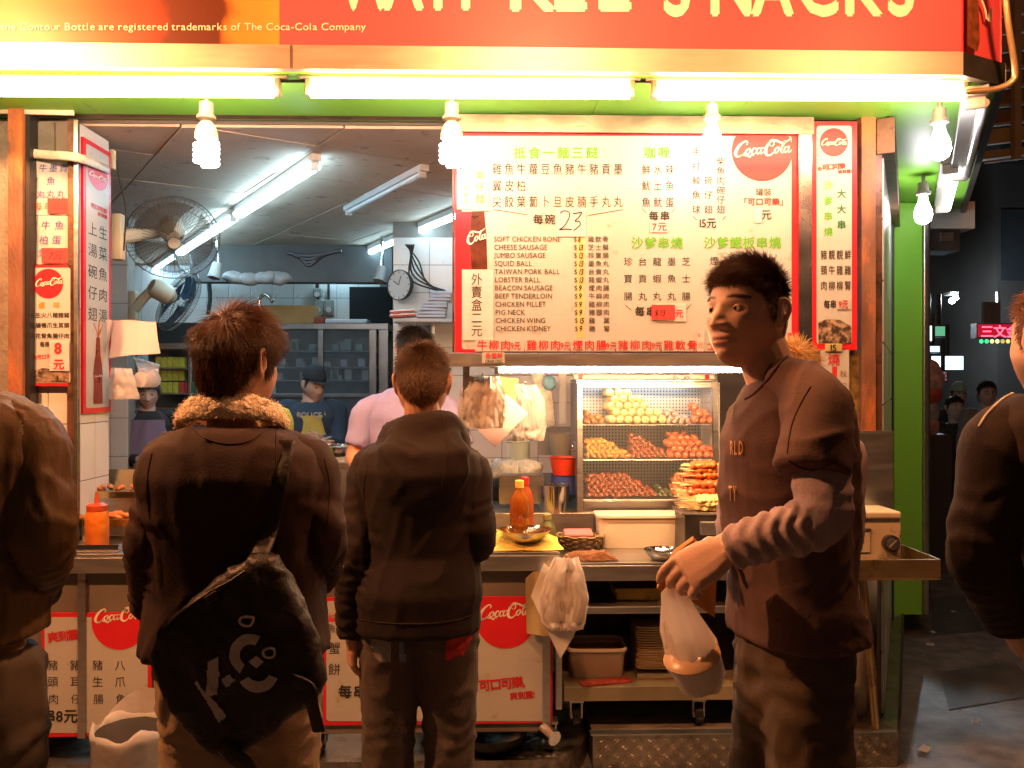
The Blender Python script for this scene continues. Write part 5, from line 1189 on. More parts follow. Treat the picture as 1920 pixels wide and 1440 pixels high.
# ---- the others
LEATHER = mat('olive_brown_leather', (.1, .062, .03), .48, 0, .2, 4, .4, 26, spec=.4, stretch=(1, 1, .45))
def man_leather():
    Y = 1.72; p = Person('man at the left edge seen from behind in an olive brown leather jacket', (.05, 1, 0), drop(-92, Y, 1.0), W(-85, 735, Y), W(-108, 620, Y), pitch=-5, group=CUST, build=1.0, shL=W(-225, 830, Y), shR=W(52, 832, Y), elR=W(76, 1000, Y - .04), wrR=W(58, 1120, Y + .1), elL=W(-240, 1000, Y), wrL=W(-220, 1120, Y + .12))
    p.body(hv=.006)
    p.top('leather_jacket', LEATHER, .03, .18, (.072, .068, .062, .05), .0075, .006, 15, bamp=.005, sc=(13, 13, 4), it=2)
    p.trousers(mat('grey_denim', (.11, .09, .07), .85, 0, .2, 8, .06, 160), (.1, .082, .074, .07), amp=.008, seed=16); p.shoes(DARKSHOE)
    hair(p.root, p.C, p.M, 1, hairmat('black', (.02, .014, .01)), 1500, .03, .015, .5, .2, .0012, 2)
man_leather()
def man_right():
    Y = 1.7; p = Person('man at the right edge in a dark sweater with a pale shoulder stripe', (-.12, 1, 0), drop(2150, Y, 1.02), W(1990, 740, Y), W(1986, 640, Y), hfwd=(-.12, 1, 0), group=CUST, build=.95, skin=(.6, .33, .22), haircol=(.12, .05, .02), shL=W(1878, 834, Y), shR=W(2130, 838, Y), elL=W(1840, 1040, Y - .03), wrL=W(1896, 1168, Y + .08), elR=W(2240, 1000, Y), wrR=W(2260, 1150, Y))
    p.body(hv=.004, hl=dict(d=(.5, .1, -.85), n=(1, .2, .2), side=-1, curl=(20, 24, 28, 30)))
    o, t = p.top('sweater', mat('dark_brown_knit', (.028, .016, .011), .88, 0, .35, 260, .15, 240), .035, -.16, (.072, .066, .058, .05), .009, .0035, 21, bamp=.005)
    m = MB(); seam(m, t, [(1836, 800), (1850, 778), (1872, 756), (1896, 740), (1925, 730)], .004, .0); 
    if m.v: m.build('shoulder_stripe', mat('pale_stripe', (.8, .7, .55), .7), p.root, True)
    p.trousers(mat('black_cotton', (.02, .017, .015), .9), (.1, .08, .07, .066)); p.shoes(DARKSHOE)
    hair(p.root, p.C, p.M, 1, hairmat('ginger', (.2, .08, .025)), 2500, .03, .014, .5, .25, .0009, 6)
man_right()
def person_hidden():
    Y = 2.62; p = Person('blond person in a mauve grey top mostly hidden behind the tall man', (.05, 1, 0), drop(1487, Y, .95), W(1487, 800, Y), W(1484, 716, Y), group=CUST, skin=(.6, .35, .25), haircol=(.4, .24, .08), shL=W(1392, 848, Y), shR=W(1582, 848, Y), elL=W(1372, 1000, Y), elR=W(1590, 1000, Y), wrL=W(1400, 1090, Y + .15), wrR=W(1560, 1090, Y + .15))
    p.body(hv=.007); p.top('top', mat('mauve_grey_jersey', (.36, .28, .3), .9), .025, -.12, (.06, .055, .05, .044), .011, .005, 31)
    p.trousers(mat('black_cotton', (.02, .017, .015), .9)); p.shoes(DARKSHOE); hair(p.root, p.C, p.M, 1, hairmat('blond', (.55, .34, .1)), 2500, .045, .03, .55, .35, .0011, 4)
person_hidden()
STAFF = 'kitchen staff'
BLK = hairmat('black', (.02, .014, .01))
def staff():
    Y = 3.98; p = Person('bent-headed stall worker in a lavender T-shirt facing the hooded customer', (.05, -1, 0), drop(765, Y, 1.0), W(772, 728, Y), W(778, 660, Y - .06), hfwd=(.1, -1, 0), pitch=-38, ground=.15, group=STAFF, skin=(.6, .3, .19), shL=W(842, 775, Y), shR=W(692, 775, Y), elR=W(662, 862, Y - .05), elL=W(872, 862, Y - .05), wrR=W(720, 905, Y - .25), wrL=W(820, 905, Y - .25))
    p.body(hv=.006); p.top('t_shirt', mat('lavender_cotton', (.34, .31, .56), .9, 0, .1, 8, .2, 120), .025, -.1, (.066, .068, .05, .04), .012, .006, 33, end=.75, bands=False)
    p.trousers(mat('black_cotton', (.02, .017, .015), .9)); p.shoes(DARKSHOE); hair(p.root, p.C, p.M, 1, BLK, 3500, .045, .02, .45, .2, .0012, 9, fwd=.3)
    ap = lambda p, mt, z0=.35, w=.145: None
    def apron(p, c, nm, top, bot, w1, w2):
        m = MB()
        def fn(u, v):
            t = top + (bot - top) * v; w = w1 + (w2 - w1) * sm(v * 2.2); q = p.hip.lerp(p.neck, t); return q + p.l * (w * (2 * u - 1)) + p.f * (.168 - .06 * (2 * u - 1) ** 2 + .006 * math.sin(u * 17 + v * 3))
        m.grid(fn, 14, 14); m.build('apron', mat(nm, c, .7, 0, .15, 8, .2, 60), p.root, True)
        m = MB()
        for e in (-1, 1): m.tube([p.hip.lerp(p.neck, top) + p.l * e * w1 * .9 + p.f * .13, p.hip.lerp(p.neck, .95) + p.l * e * .075 + p.f * .08, p.neck + p.l * e * .06 + UP * .01], .009, 6, 3, flat=.3)
        m.build('apron_strap', mat(nm, c), p.root)
    Y = 6.0; p = Person('woman worker in a black shirt and lilac apron by the shelves', (.45, -1, 0), drop(272, Y, 1.0), W(276, 770, Y), W(277, 736, Y), hfwd=(.35, -1, 0), pitch=-12, ground=.15, group=STAFF, skin=(.5, .34, .27), hs=.95, sw=.165, build=.9, wrL=W(300, 860, Y - .2), wrR=W(262, 862, Y - .2))
    p.body(hv=.007); p.top('shirt', mat('black_cotton', (.02, .017, .015), .9), .02, -.1, (.055, .05, .045, .04), .013, .004, 34); apron(p, (.2, .15, .24), 'lilac_apron', .86, -.7, .11, .18)
    p.trousers(mat('black_cotton', (.02, .017, .015), .9)); p.shoes(DARKSHOE); hair(p.root, p.C, p.M, .95, BLK, 2200, .06, .06, .2, .12, .0016, 9, grav=.2)
    Y = 6.3; p = Person('worker in a navy sweatshirt, yellow apron and dark cap', (.25, -1, 0), drop(582, Y, 1.0), W(582, 754, Y), W(587, 722, Y), hfwd=(.8, -.75, 0), pitch=-14, ground=.15, group=STAFF, skin=(.5, .32, .24), wrL=W(604, 826, Y - .3), wrR=W(596, 836, Y - .32), elR=W(545, 838, Y - .08), elL=W(634, 838, Y - .08))
    p.body(hv=.007); p.top('sweatshirt', mat('navy_jersey', (.03, .05, .085), .9, 0, .15), .03, -.1, (.07, .064, .056, .046), .013, .006, 35); apron(p, (.5, .42, .1), 'yellow_apron', .8, -.7, .11, .19)
    p.trousers(mat('black_cotton', (.02, .017, .015), .9)); p.shoes(DARKSHOE); hair(p.root, p.C, p.M, 1, BLK, 1200, .02, .02, .3, .1, .0016, 9)
    m = MB(); nu, nv = 24, 8
    m.grid(lambda u, v: p.C + p.M @ (Vector(head_point(math.cos(v * 1.35 + .2) * math.sin(u * 6.2832), math.cos(v * 1.35 + .2) * math.cos(u * 6.2832), math.sin(v * 1.35 + .2), 0)) * 1.1 + Vector((0, 0, .03))), nu, nv)
    m.grid(lambda u, v: p.C + p.M @ Vector((.075 * math.sin(R(-70 + 140 * u)), .085 * math.cos(R(-70 + 140 * u)) + .07 * v * math.cos(R(-70 + 140 * u)), .052 - .012 * v)), 14, 3); m.build('cap', mat('dark_cap_cloth', (.02, .022, .026), .8), p.root, True)
    m = MB(); f = Face(Y=Y - .155); put(m, f, 'POLICE', 557, 783, 14, .03, sx=.95); m.build('lettering', mat('faded_white_print', (.4, .4, .38), .8), p.root)
    Y = 4.9; p = Person('worker in a lime yellow shirt hidden behind the brown jacket man', (.1, -1, 0), drop(474, Y, 1.0), W(474, 766, Y), W(476, 712, Y), pitch=-10, ground=.15, group=STAFF, shL=W(523, 784, Y), shR=W(422, 784, Y), elL=W(534, 860, Y), elR=W(410, 860, Y))
    p.body(hv=.009); p.top('shirt', mat('lime_yellow_cotton', (.5, .6, .08), .8), .025, -.1, (.07, .064, .05, .04), .014, .004, 36); p.trousers(mat('black_cotton', (.02, .017, .015), .9)); p.shoes(DARKSHOE); hair(p.root, p.C, p.M, 1, BLK, 1200, .03, .02, .4, .2, .0016, 9)
staff()
def walkers():
    for lab, px, Y, hy, c, hc, fw in (('distant walker in a pale green cap on the dark street', 1797, 9.2, 742, (.05, .05, .055), (.3, .45, .4), (-.1, -1, 0)), ('distant walker in a black coat holding a hand to the mouth', 1790, 8.4, 765, (.03, .03, .032), None, (-.1, -1, 0)), ('distant walker with glasses in a grey coat on the street', 1850, 8.0, 738, (.2, .17, .18), None, (-.2, -1, 0))):
        k = F / Y; q = W(px, hy, Y); z = q.z
        p = Person(lab, fw, drop(px, Y, z * .57), W(px, hy + .15 * k, Y), q, ground=0, group='walkers on the street', skin=(.5, .36, .3), sw=.17)
        if 'mouth' in lab: p.J['wrL'] = q + Vector((.05, -.13, -.1)); p.J['elL'] = p.J['shL'] + Vector((.05, -.1, -.26))
        p.body(hv=.009); p.top('coat', mat('coat_%d' % px, c, .9), .03, -.3, (.065, .06, .055, .05), .015, .004, px); p.trousers(mat('black_cotton', (.02, .017, .015), .9), voxel=.016); p.shoes(DARKSHOE)
        hair(p.root, p.C, p.M, 1, BLK, 1000, .05 if hc is None else .02, .05 if 'glasses' in lab else .02, .3, .15, .002, 9, grav=.15)
        if hc:
            m = MB(); m.grid(lambda u, v: p.C + p.M @ (Vector(head_point(math.cos(v * 1.35 + .2) * math.sin(u * 6.2832), math.cos(v * 1.35 + .2) * math.cos(u * 6.2832), math.sin(v * 1.35 + .2), 0)) * 1.1 + Vector((0, 0, .03))), 20, 8)
            m.grid(lambda u, v: p.C + p.M @ Vector((.075 * math.sin(R(-70 + 140 * u)), .085 * math.cos(R(-70 + 140 * u)) + .06 * v, .052 - .012 * v)), 14, 3); m.build('cap', mat('pale_green_cap', hc, .8), p.root, True)
        if 'glasses' in lab:
            m = MB()
            for e in (-1, 1): m.tube([p.C + p.M @ Vector((e * .032 + .02 * math.cos(a), .1, .004 + .016 * math.sin(a))) for a in [i * .6283 for i in range(11)]], .0025, 5)
            m.build('glasses', BLACK, p.root)
walkers()
# ------------------------------------------------------------------ carts
def slab(m, x0, x1, y0, y1, z0, z1, bev=.003): m.box((x0, y0, z0), (x1, y1, z1), bev); return m
FILM = bpy.data.materials['thin_white_plastic']
FILMW = mat('milky_plastic_film', (.8, .76, .72), .25, 0, .08, 8, .6, 30)
for _m in (FILM, FILMW, MATS['white_plastic'], MATS['white_paper']):
    N = _m.node_tree.nodes; L = _m.node_tree.links; b = N['Principled BSDF']; tr = N.new('ShaderNodeBsdfTranslucent'); tr.inputs[0].default_value = (.95, .88, .82, 1); mxs = N.new('ShaderNodeMixShader'); mxs.inputs[0].default_value = .65 if _m in (FILM, FILMW) else .3
    L.new(b.outputs[0], mxs.inputs[1]); L.new(tr.outputs[0], mxs.inputs[2]); L.new(mxs.outputs[0], N['Material Output'].inputs[0])
CLEAR = mat('clear_plastic', (.85, .85, .85), .15, 0, .0, alpha=.28, spec=.6)
def caster(parent, p, s=1.0):
    m = MB(); m.tube([p + Vector((-.016 * s, 0, .045 * s)), p + Vector((.016 * s, 0, .045 * s))], .045 * s, 20); m.build('wheel', BLACK, parent, 'auto')
    m = MB(); m.tube([p + Vector((-.019 * s, 0, .045 * s)), p + Vector((.019 * s, 0, .045 * s))], .022 * s, 12)
    m.obox(p + Vector((-.023 * s, 0, .07 * s)), (1, 0, 0), (0, 1, 0), .005, .04 * s, .07 * s); m.obox(p + Vector((.023 * s, 0, .07 * s)), (1, 0, 0), (0, 1, 0), .005, .04 * s, .07 * s); m.obox(p + Vector((0, 0, .108 * s)), (1, 0, 0), (0, 1, 0), .06 * s, .06 * s, .01); m.build('caster_fork', STEEL, parent)
def carts():
    Y = 3.4; zt = Z(1035, Y, 980)
    t = thing('food_cart', 'long steel food cart with cola panels behind the men seen from behind', 'food cart', W(500, 1400, Y + .3))
    x0, x1 = -3.6, X(1050, Y)
    slab(MB(), x0, x1, Y, 4.1, zt - .012, zt).build('counter_top', STEEL, t)
    m = MB(); slab(m, x0, x1 - .004, Y - .004, Y + .012, zt - .075, zt - .013); slab(m, x1 - .014, x1 + .002, Y, 4.08, zt - .075, zt - .013); m.build('front_lip', STEEL_B, t)
    gp = mat('grey_painted_sheet', (.2, .17, .14), .5, .2, .25, 4)
    slab(MB(), x0, x1 - .03, Y + .03, Y + .045, .2, zt - .077).build('front_sheet', gp, t)
    slab(MB(), x1 - .06, x1 - .03, Y + .05, 4.05, .2, zt - .08).build('side_sheet', gp, t)
    for px in (150, 560, 1025): m = MB(); m.box((X(px, Y) - .015, Y + .012, .2), (X(px, Y) + .015, Y + .029, zt - .078)); m.build('leg', STEEL, t)
    caster(t, Vector((X(1030, 3.5), 3.5, .1)), 1.1); caster(t, Vector((X(600, 3.5), 3.5, .1)), 1.1); caster(t, Vector((X(250, 3.5), 3.5, .1)), 1.1)
    f = Face(Y=Y + .022)
    def cola_panel(label, a, b, y0, y1, disc_c, txt):
        q = thing('cola_panel', label, 'sign', W((a + b) / 2, y1, Y + .03), 0, 'cola panels on the cart')
        m = MB(); m.box(W(a, y1, Y + .02), W(b, y0, Y + .02) + Vector((0, .006, 0))); m.build('red_backing', RED, q)
        f = Face(Y=Y + .02); m = MB(); rrect(m, f, a + 6, y0 + 9, b - 7, y1 - 8, 6); m.build('cream_panel', BOARD, q)
        m = MB(); disc(m, f, *disc_c, .002, ymin=y0 + 3, xmax=b - 4); m.build('red_disc', RED, q)
        m = MB(); script_logo(m, f, disc_c[0] - disc_c[2] * .93, disc_c[1] + disc_c[2] * .15, disc_c[2] * 1.86, tilt=-4); m.build('script_logo', CREAM, q)
        for nm, mt, items in txt:
            m = MB()
            for s, x, y, h, p, kw in items: put(m, f, s, x, y, h, pitch=p, **kw)
            m.build(nm, mt, q)
    cola_panel('cream cola panel low on the cart behind the trash bag', 78, 284, 1148, 1382, (224, 1166, 52), (('red_lettering', REDINK, [('爽到震!', 90, 1203, 21, 19, dict(bold=.035, rot=6))]),
        ('black_lettering', INK, [('豬豬豬八', 89, 1255, 21, 42, {}), ('頭耳生爪', 89, 1286, 21, 42, {}), ('肉仔腸魚', 91, 1318, 20, 42, {}), ('串8元', 78, 1352, 27, None, dict(bold=.025))])))
    cola_panel('cream cola panel low on the cart beside the hooded man', 606, 1036, 1118, 1360, (948, 1160, 56), (('red_lettering', REDINK, [('飲', 884, 1296, 13, None, dict(bold=.03, rot=4)), ('可口可樂,', 898, 1294, 23, 20.5, dict(bold=.04, rot=5)), ('爽到震!', 956, 1311, 15, 14.5, dict(bold=.035, rot=5)), ('炆', 615, 1165, 18, None, {})]),
        ('black_lettering', INK, [('蟹', 615, 1224, 24, None, {}), ('餅', 615, 1264, 24, None, {}), ('每串', 634, 1306, 26, 28, dict(bold=.02)), ('魚', 612, 1185, 18, None, {})]), ('red_bar', REDPAPER, [('一', 614, 1170, 22, None, dict(bold=.1))])))
    # right cart
    Y2 = 3.55; z2 = Z(1055, Y2, 1200)
    t = thing('food_cart', 'open steel shelf cart on wheels carrying the glass food case', 'food cart', W(1200, 1400, Y2 + .3))
    xa, xb = X(1042, Y2), X(1600, Y2)
    slab(MB(), xa, xb, Y2, 4.61, z2 - .01, z2).build('work_top', STEEL, t)
    m = MB(); slab(m, xa, xb, Y2 - .004, Y2 + .01, z2 - .075, z2 - .011); m.build('front_lip', STEEL_B, t)
    slab(MB(), X(900, 4.05), xb, 4.05, 4.6, z2 + .001, Z(962, 4.05)).build('raised_step', STEEL, t)
    zu = Z(1140, Y2); zl = Z(1290, Y2)
    slab(MB(), xa + .03, xb, Y2 + .01, 4.3, zu - .03, zu).build('shelf', STEEL_B, t); slab(MB(), xa + .034, xb, Y2 + .005, 4.3, zl - .06, zl).build('shelf', mat('yellowish_steel', (.5, .4, .24), .4, .7, .2), t)
    for px in (1048, 1590): slab(MB(), X(px, Y2) - .014, X(px, Y2) + .014, Y2 + .006, Y2 + .04, .24, z2 - .012).build('leg', STEEL, t)
    slab(MB(), xa + .03, xb, 4.28, 4.3, zl, z2 - .012).build('back_sheet', DARKMETAL, t)
    caster(t, Vector((X(1080, 3.62), 3.62, .152)), 1.0); caster(t, Vector((X(1308, 3.62), 3.62, .152)), 1.0)
    return zt, z2, zu, zl
ZT, Z2, ZU, ZL = carts()
ZR = Z(962, 4.05)
# ------------------------------------------------------------------ food
BALL = mat('pale_fish_ball', (.8, .56, .24), .45, 0, .15, 30, .1, 40); MEATR = mat('dark_glazed_meat', (.26, .055, .018), .3, 0, .5, 60, .6, 90, coat=.3); MEATO = mat('orange_glazed_meat', (.58, .17, .03), .32, 0, .45, 60, .6, 90, coat=.3)
MEATY = mat('golden_fried_meat', (.68, .32, .06), .45, 0, .4, 60, .6, 90); SAUS = mat('red_sausage', (.6, .13, .04), .25, 0, .25, 40, .1, 60, coat=.4); PALE = mat('pale_noodle_food', (.75, .6, .25), .4, 0, .2, 40, .3, 60); SQUID = mat('squid_pink', (.55, .35, .3), .4, 0, .5, 50, .4, 70); GREENV = mat('dark_green_pepper', (.07, .1, .04), .3, 0, .5, 40)
STICK = mat('bamboo_stick', (.6, .42, .2), .7)
rf = random.Random(11)
def lump(r, seed, ax=(1, 1, 1)):
    m = MB(); m.ball((0, 0, 0), r, 9, 6, ax); o = Vector((seed * 1.7, seed, 0))
    m.v = [tuple(Vector(v) * (1 + (.55 if seed else .08) * noise.noise(Vector(v) / r * 1.9 + o))) for v in m.v]; me = m.mesh('meat_piece'); me.polygons.foreach_set('use_smooth', [True] * len(me.polygons)); return me
PROTO = {}
def skewer(kind, label, group, loc, d=(0, -1, 0.1), n=4, r=.014, gap=1.6, mt=BALL, ax=(1, 1, 1), stick=.05, name='skewer', piece='meat_piece'):
    d = Vector(d).normalized(); t = bpy.data.objects.new(name, None); col.objects.link(t); t.location = loc; t.rotation_mode = 'QUATERNION'; t.rotation_quaternion = Vector((0, -1, 0)).rotation_difference(d); t.empty_display_size = .02
    tag(t, label, 'food skewer', group)
    key = (kind, 'stick')
    L = n * r * gap
    if key not in PROTO: m = MB(); m.tube([(0, L + .02, 0), (0, -stick, 0)], .0022, 5); me = m.mesh('stick'); me.materials.append(STICK); PROTO[key] = me
    o = bpy.data.objects.new('stick', PROTO[key]); col.objects.link(o); o.parent = t
    for i in range(n):
        key = (kind, rf.randrange(4))
        if key not in PROTO: me = lump(r, key[1] * 3 + 1, ax) if 'ball' not in kind else lump(r, .0, ax); me.materials.append(mt); PROTO[key] = me
        o = bpy.data.objects.new(piece, PROTO[key]); col.objects.link(o); o.parent = t; o.location = (rf.uniform(-.1, .1) * r, r * gap * (i + .3), rf.uniform(-.1, .1) * r); o.rotation_euler = (rf.uniform(-.3, .3), rf.uniform(0, 6.28), rf.uniform(-.3, .3))
    return t
def case():
    Y0, Y1 = 4.07, 4.43; xl, xr = X(1083, Y0), X(1352, Y0); zb = ZR; zt = Z(716, Y0)
    t = thing('food_display_case', 'slanted glass food case with three shelves of skewers', 'display case', ((xl + xr) / 2, (Y0 + Y1) / 2, zb))
    fr = STEEL
    sl = .012                                     # the front leans back
    for x, xi in ((xl, 1), (xr, -1)):
        m = MB(); m.add([(x, Y0, zb), (x + xi * .028, Y0, zb), (x + xi * .028, Y0 + .06, zt), (x, Y0 + .06, zt), (x, Y0 + .02, zb), (x + xi * .028, Y0 + .02, zb), (x + xi * .028, Y0 + .08, zt), (x, Y0 + .08, zt)], [(0, 1, 2, 3), (4, 7, 6, 5), (0, 3, 7, 4), (1, 5, 6, 2), (3, 2, 6, 7), (0, 4, 5, 1)])
        m.build('front_post', fr, t)
    slab(MB(), xl + .029, xr - .029, Y0 + .058, Y0 + .08, zt - .03, zt).build('top_rail', fr, t)
    slab(MB(), xl + .029, xr - .029, Y0, Y0 + .02, zb, zb + .055).build('bottom_rail', fr, t)
    for x, s in ((xl, 1), (xr, -1)):
        m = MB(); m.prism([(x, Y0 + .022), (x + s * .004, Y0 + .022), (x + s * .004, Y1), (x, Y1)], zb, zt - .004) if s > 0 else m.prism([(x - .004, Y0 + .022), (x, Y0 + .022), (x, Y1), (x - .004, Y1)], zb, zt - .004); m.build('side_panel', mat('dull_steel', (.32, .3, .28), .4, .8, .3) if s > 0 else CLEAR, t)
    pf = mat('perforated_steel', (.5, .52, .54), .4, .6, .08)
    N = pf.node_tree.nodes; L = pf.node_tree.links; b = N['Principled BSDF']; tc = N.new('ShaderNodeTexCoord'); mp = N.new('ShaderNodeMapping'); mp.inputs['Scale'].default_value = (60, 60, 60); L.new(tc.outputs['Object'], mp.inputs[0])
    fr_ = N.new('ShaderNodeVectorMath'); fr_.operation = 'FRACTION'; L.new(mp.outputs[0], fr_.inputs[0]); sb = N.new('ShaderNodeVectorMath'); sb.operation = 'SUBTRACT'; sb.inputs[1].default_value = (.5, .5, .5); L.new(fr_.outputs[0], sb.inputs[0]); mu = N.new('ShaderNodeVectorMath'); mu.operation = 'MULTIPLY'; mu.inputs[1].default_value = (1, 0, 1); L.new(sb.outputs[0], mu.inputs[0]); ln = N.new('ShaderNodeVectorMath'); ln.operation = 'LENGTH'; L.new(mu.outputs[0], ln.inputs[0]); lt = N.new('ShaderNodeMath'); lt.operation = 'GREATER_THAN'; lt.inputs[1].default_value = .24; L.new(ln.outputs['Value'], lt.inputs[0])
    mm = N.new('ShaderNodeMix'); mm.data_type = 'RGBA'; mm.inputs[6].default_value = (.04, .04, .04, 1); L.new(lt.outputs[0], mm.inputs[0]); old = b.inputs['Base Color'].links[0].from_socket; L.new(old, mm.inputs[7]); L.new(mm.outputs[2], b.inputs['Base Color'])
    slab(MB(), xl + .006, xr - .006, Y1, Y1 + .008, zb, zt - .004).build('back_panel', pf, t)
    slab(MB(), xl, xr, Y0 + .06, Y1 + .01, zt + .001, zt + .012).build('roof', fr, t)
    slab(MB(), X(1078, Y0), X(1345, Y0), Y0 + .05, Y0 + .11, zt + .0135, Z(702, Y0)).build('lamp_housing', WHITE, t)
    for px in (1090, 1331): slab(MB(), X(px - 4, Y0), X(px + 4, Y0), Y0 + .047, Y0 + .0495, zt + .0135, Z(702, Y0)).build('red_end', RED, t)
    for px in (1270, 1292): m = MB(); m.cyl((X(px, Y0), Y0 + .05, Z(708, Y0)), (X(px, Y0), Y0 + .042, Z(708, Y0)), .011, n=12); m.build('knob', DARKMETAL, t)
    m = MB(); m.cyl((xl + .04, Y0 + .11, zt - .016), (xr - .04, Y0 + .11, zt - .016), .012, n=12); m.build('lamp_tube', emat('case_cool_glow', (.75, .93, 1), 14), t, 'auto')
    m = MB(); m.tube([W(1076, 828, Y0), W(1073, 840, Y0 - .02), W(1076, 846, Y0)], .005, 6, 3); m.build('handle', CHROME, t, True)
    z1, z2_ = Z(796, Y0 + .05), Z(862, Y0 + .05); zs = [zb + .06, z2_, z1]
    for z in zs[1:]: slab(MB(), xl + .03, xr - .03, Y0 + .05, Y1 - .004, z - .006, z).build('shelf', fr, t)
    slab(MB(), xl + .03, xr - .03, Y0 + .022, Y1 - .004, zb + .04, zb + .058).build('tray_floor', fr, t)
    m = MB(); m.add([(xl + .03, Y0 + .03, zb + .01), (xr - .03, Y0 + .03, zb + .01), (xr - .03, Y0 + .058, zt - .03), (xl + .03, Y0 + .058, zt - .03)], [(0, 1, 2, 3)])
    m.build('front_glass', mat('case_glass', (.9, .95, .95), .03, 0, 0, alpha=.06, spec=.4), t)
    G = 'skewers in the glass case'
    def row(kind, label, px0, px1, z, layers, n, r, mt, ax=(1, 1, 1), dy=.0, step=None, yb=Y0 + .09, piece='meat_piece', gap=1.5, stick=.03):
        w = X(px1, yb) - X(px0, yb); step = step or 2 * r * .92; c = max(1, int(w / step))
        for l in range(layers):
            for i in range(c - (l if layers > 2 else 0)):
                x = X(px0, yb) + (i + .5 + (l % 2) * .5) * w / c
                skewer(kind, label, G, (x, yb + dy + l * r * .55, z + r * .95 + l * r * 1.5 * ax[2]), (rf.uniform(-.06, .06), -1, rf.uniform(-.05, .05)), n, r, gap, mt, ax, stick, piece=piece)
    row('balls', 'skewer of pale golden fish balls on the top shelf of the glass case', 1140, 1250, z1, 5, 4, .022, BALL, yb=Y0 + .085, piece='fish_ball', gap=1.85)
    row('orange_top', 'orange meat skewer at the left end of the top shelf', 1094, 1136, z1, 5, 4, .015, MEATO, (1.2, 1, .8))
    row('squid', 'pale pink squid skewer on the top shelf of the glass case', 1248, 1296, z1, 6, 4, .014, SQUID, (1.2, 1, .8), stick=.04)
    row('saus_top', 'red sausage ball skewer at the right end of the top shelf', 1298, 1340, z1, 5, 3, .02, SAUS, piece='sausage_ball', stick=.035)
    row('golden', 'golden fried meat skewer on the middle shelf', 1097, 1182, z2_, 5, 5, .014, MEATY, (1.3, 1, .8))
    row('dark', 'dark brown glazed meat skewer on the middle shelf', 1182, 1252, z2_, 7, 5, .014, MEATR, (1.3, 1, .8))
    row('roll', 'orange bacon roll skewer on the middle shelf', 1252, 1346, z2_, 5, 3, .019, SAUS, (1, .8, .95), stick=.03)
    row('dark_low', 'dark red glazed meat skewer on the bottom shelf', 1099, 1232, zs[0], 6, 5, .0145, MEATR, (1.35, 1, .8), yb=Y0 + .06)
    row('pepper', 'dark green pepper skewer on the bottom shelf', 1232, 1262, zs[0], 5, 4, .014, GREENV, (.8, 1.4, .8), yb=Y0 + .06)
    row('orange_low', 'orange glazed meat skewer at the right of the bottom shelf', 1264, 1348, zs[0], 6, 5, .014, MEATO, (1.3, 1, .8), yb=Y0 + .06)
    # stepped steel trays in front of the case
    Yt = 3.66
    t = thing('tray_rack', 'stepped steel tray rack heaped with skewers in front of the glass case', 'tray rack', W(1330, 1010, Yt))
    slab(MB(), X(1284, Yt), X(1440, Yt), Yt, Yt + .2, Z2 + .001, Z(962, Yt) - .012).build('rack_body', DARKMETAL, t)
    slab(MB(), X(1278, Yt), X(1445, Yt), Yt - .01, Yt + .2, Z(962, Yt) - .011, Z(962, Yt)).build('tray', STEEL, t)
    slab(MB(), X(1310, Yt), X(1440, Yt), Yt - .04, Yt - .012, Z(1002, Yt), Z(978, Yt)).build('front_box', STEEL_B, t)
    zz = Z(962, Yt)
    for l in range(3):
        for i in range(9): skewer('pale', 'pale yellow skewer pointing left on the front steel tray', 'skewers on the front trays', Vector((X(1318, Yt) + rf.uniform(-.02, .02), Yt + .012 + .02 * i, zz + .012 + .018 * l + .002 * i)), (-1, -.15 + rf.uniform(-.15, .15), .02), 5, .014, 1.5, PALE, (1, 1.2, .8), .08)
    for l in range(2):
        for i in range(5): skewer('redfat', 'thick red sausage skewer pointing left above the front tray', 'skewers on the front trays', Vector((X(1300, Yt + .12) + rf.uniform(-.02, .02), Yt + .1 + .028 * i, zz + .075 + .03 * l)), (-1, -.1, .0), 4, .02, 1.5, SAUS, (.9, 1.3, .9), .07)
    for l in range(3):
        for i in range(6): skewer('orangefat', 'orange glazed skewer in the heap behind the front tray', 'skewers on the front trays', Vector((X(1302, Yt + .2) + rf.uniform(-.02, .02), Yt + .17 + .022 * i, zz + .14 + .022 * l)), (-1, -.1 + rf.uniform(-.1, .1), .0), 5, .015, 1.5, MEATO, (1, 1.2, .8), .05)
    for k, (yy, z0) in enumerate(((.12, .06), (.2, .12))): slab(MB(), X(1290, Yt + yy), X(1445, Yt + yy), Yt + yy - .01, Yt + yy + .1, zz + .001, zz + z0).build('rack_step', DARKMETAL, t)
case()
# ------------------------------------------------------------------ things on the carts
def steel_bowl(label, px, py, Y, r, h, z):
    c = Vector((X(px, Y), Y, z)); t = MB(); t.lathe(c, [(r * .5, .001), (r * .62, .002), (r * .9, h * .6), (r, h), (r * 1.04, h), (r * 1.0, h - .003), (r * .86, h * .55), (r * .5, .008), (.001, .007)], 28); return tag(t.build('steel_bowl', CHROME, None, 'auto'), label, 'bowl')
def bottle(label, px, y0, y1, Y, z, w, body, cap, name='bottle', capname='cap'):
    h = (y1 - y0) * Y / F; r = w * Y / F / 2; c = Vector((X(px, Y), Y, z)); t = thing(name, label, 'bottle', c)
    m = MB(); m.lathe(c, [(r * .9, 0), (r, .01), (r, h * .3), (r * .94, h * .34), (r, h * .38), (r, h * .62), (r * .8, h * .74), (r * .4, h * .84), (r * .36, h * .88)], 20); m.build('body', body, t, 'auto')
    m = MB(); m.lathe(c, [(r * .46, h * .87), (r * .46, h * .99), (r * .4, h)], 16); m.build(capname, cap, t, 'auto'); return t
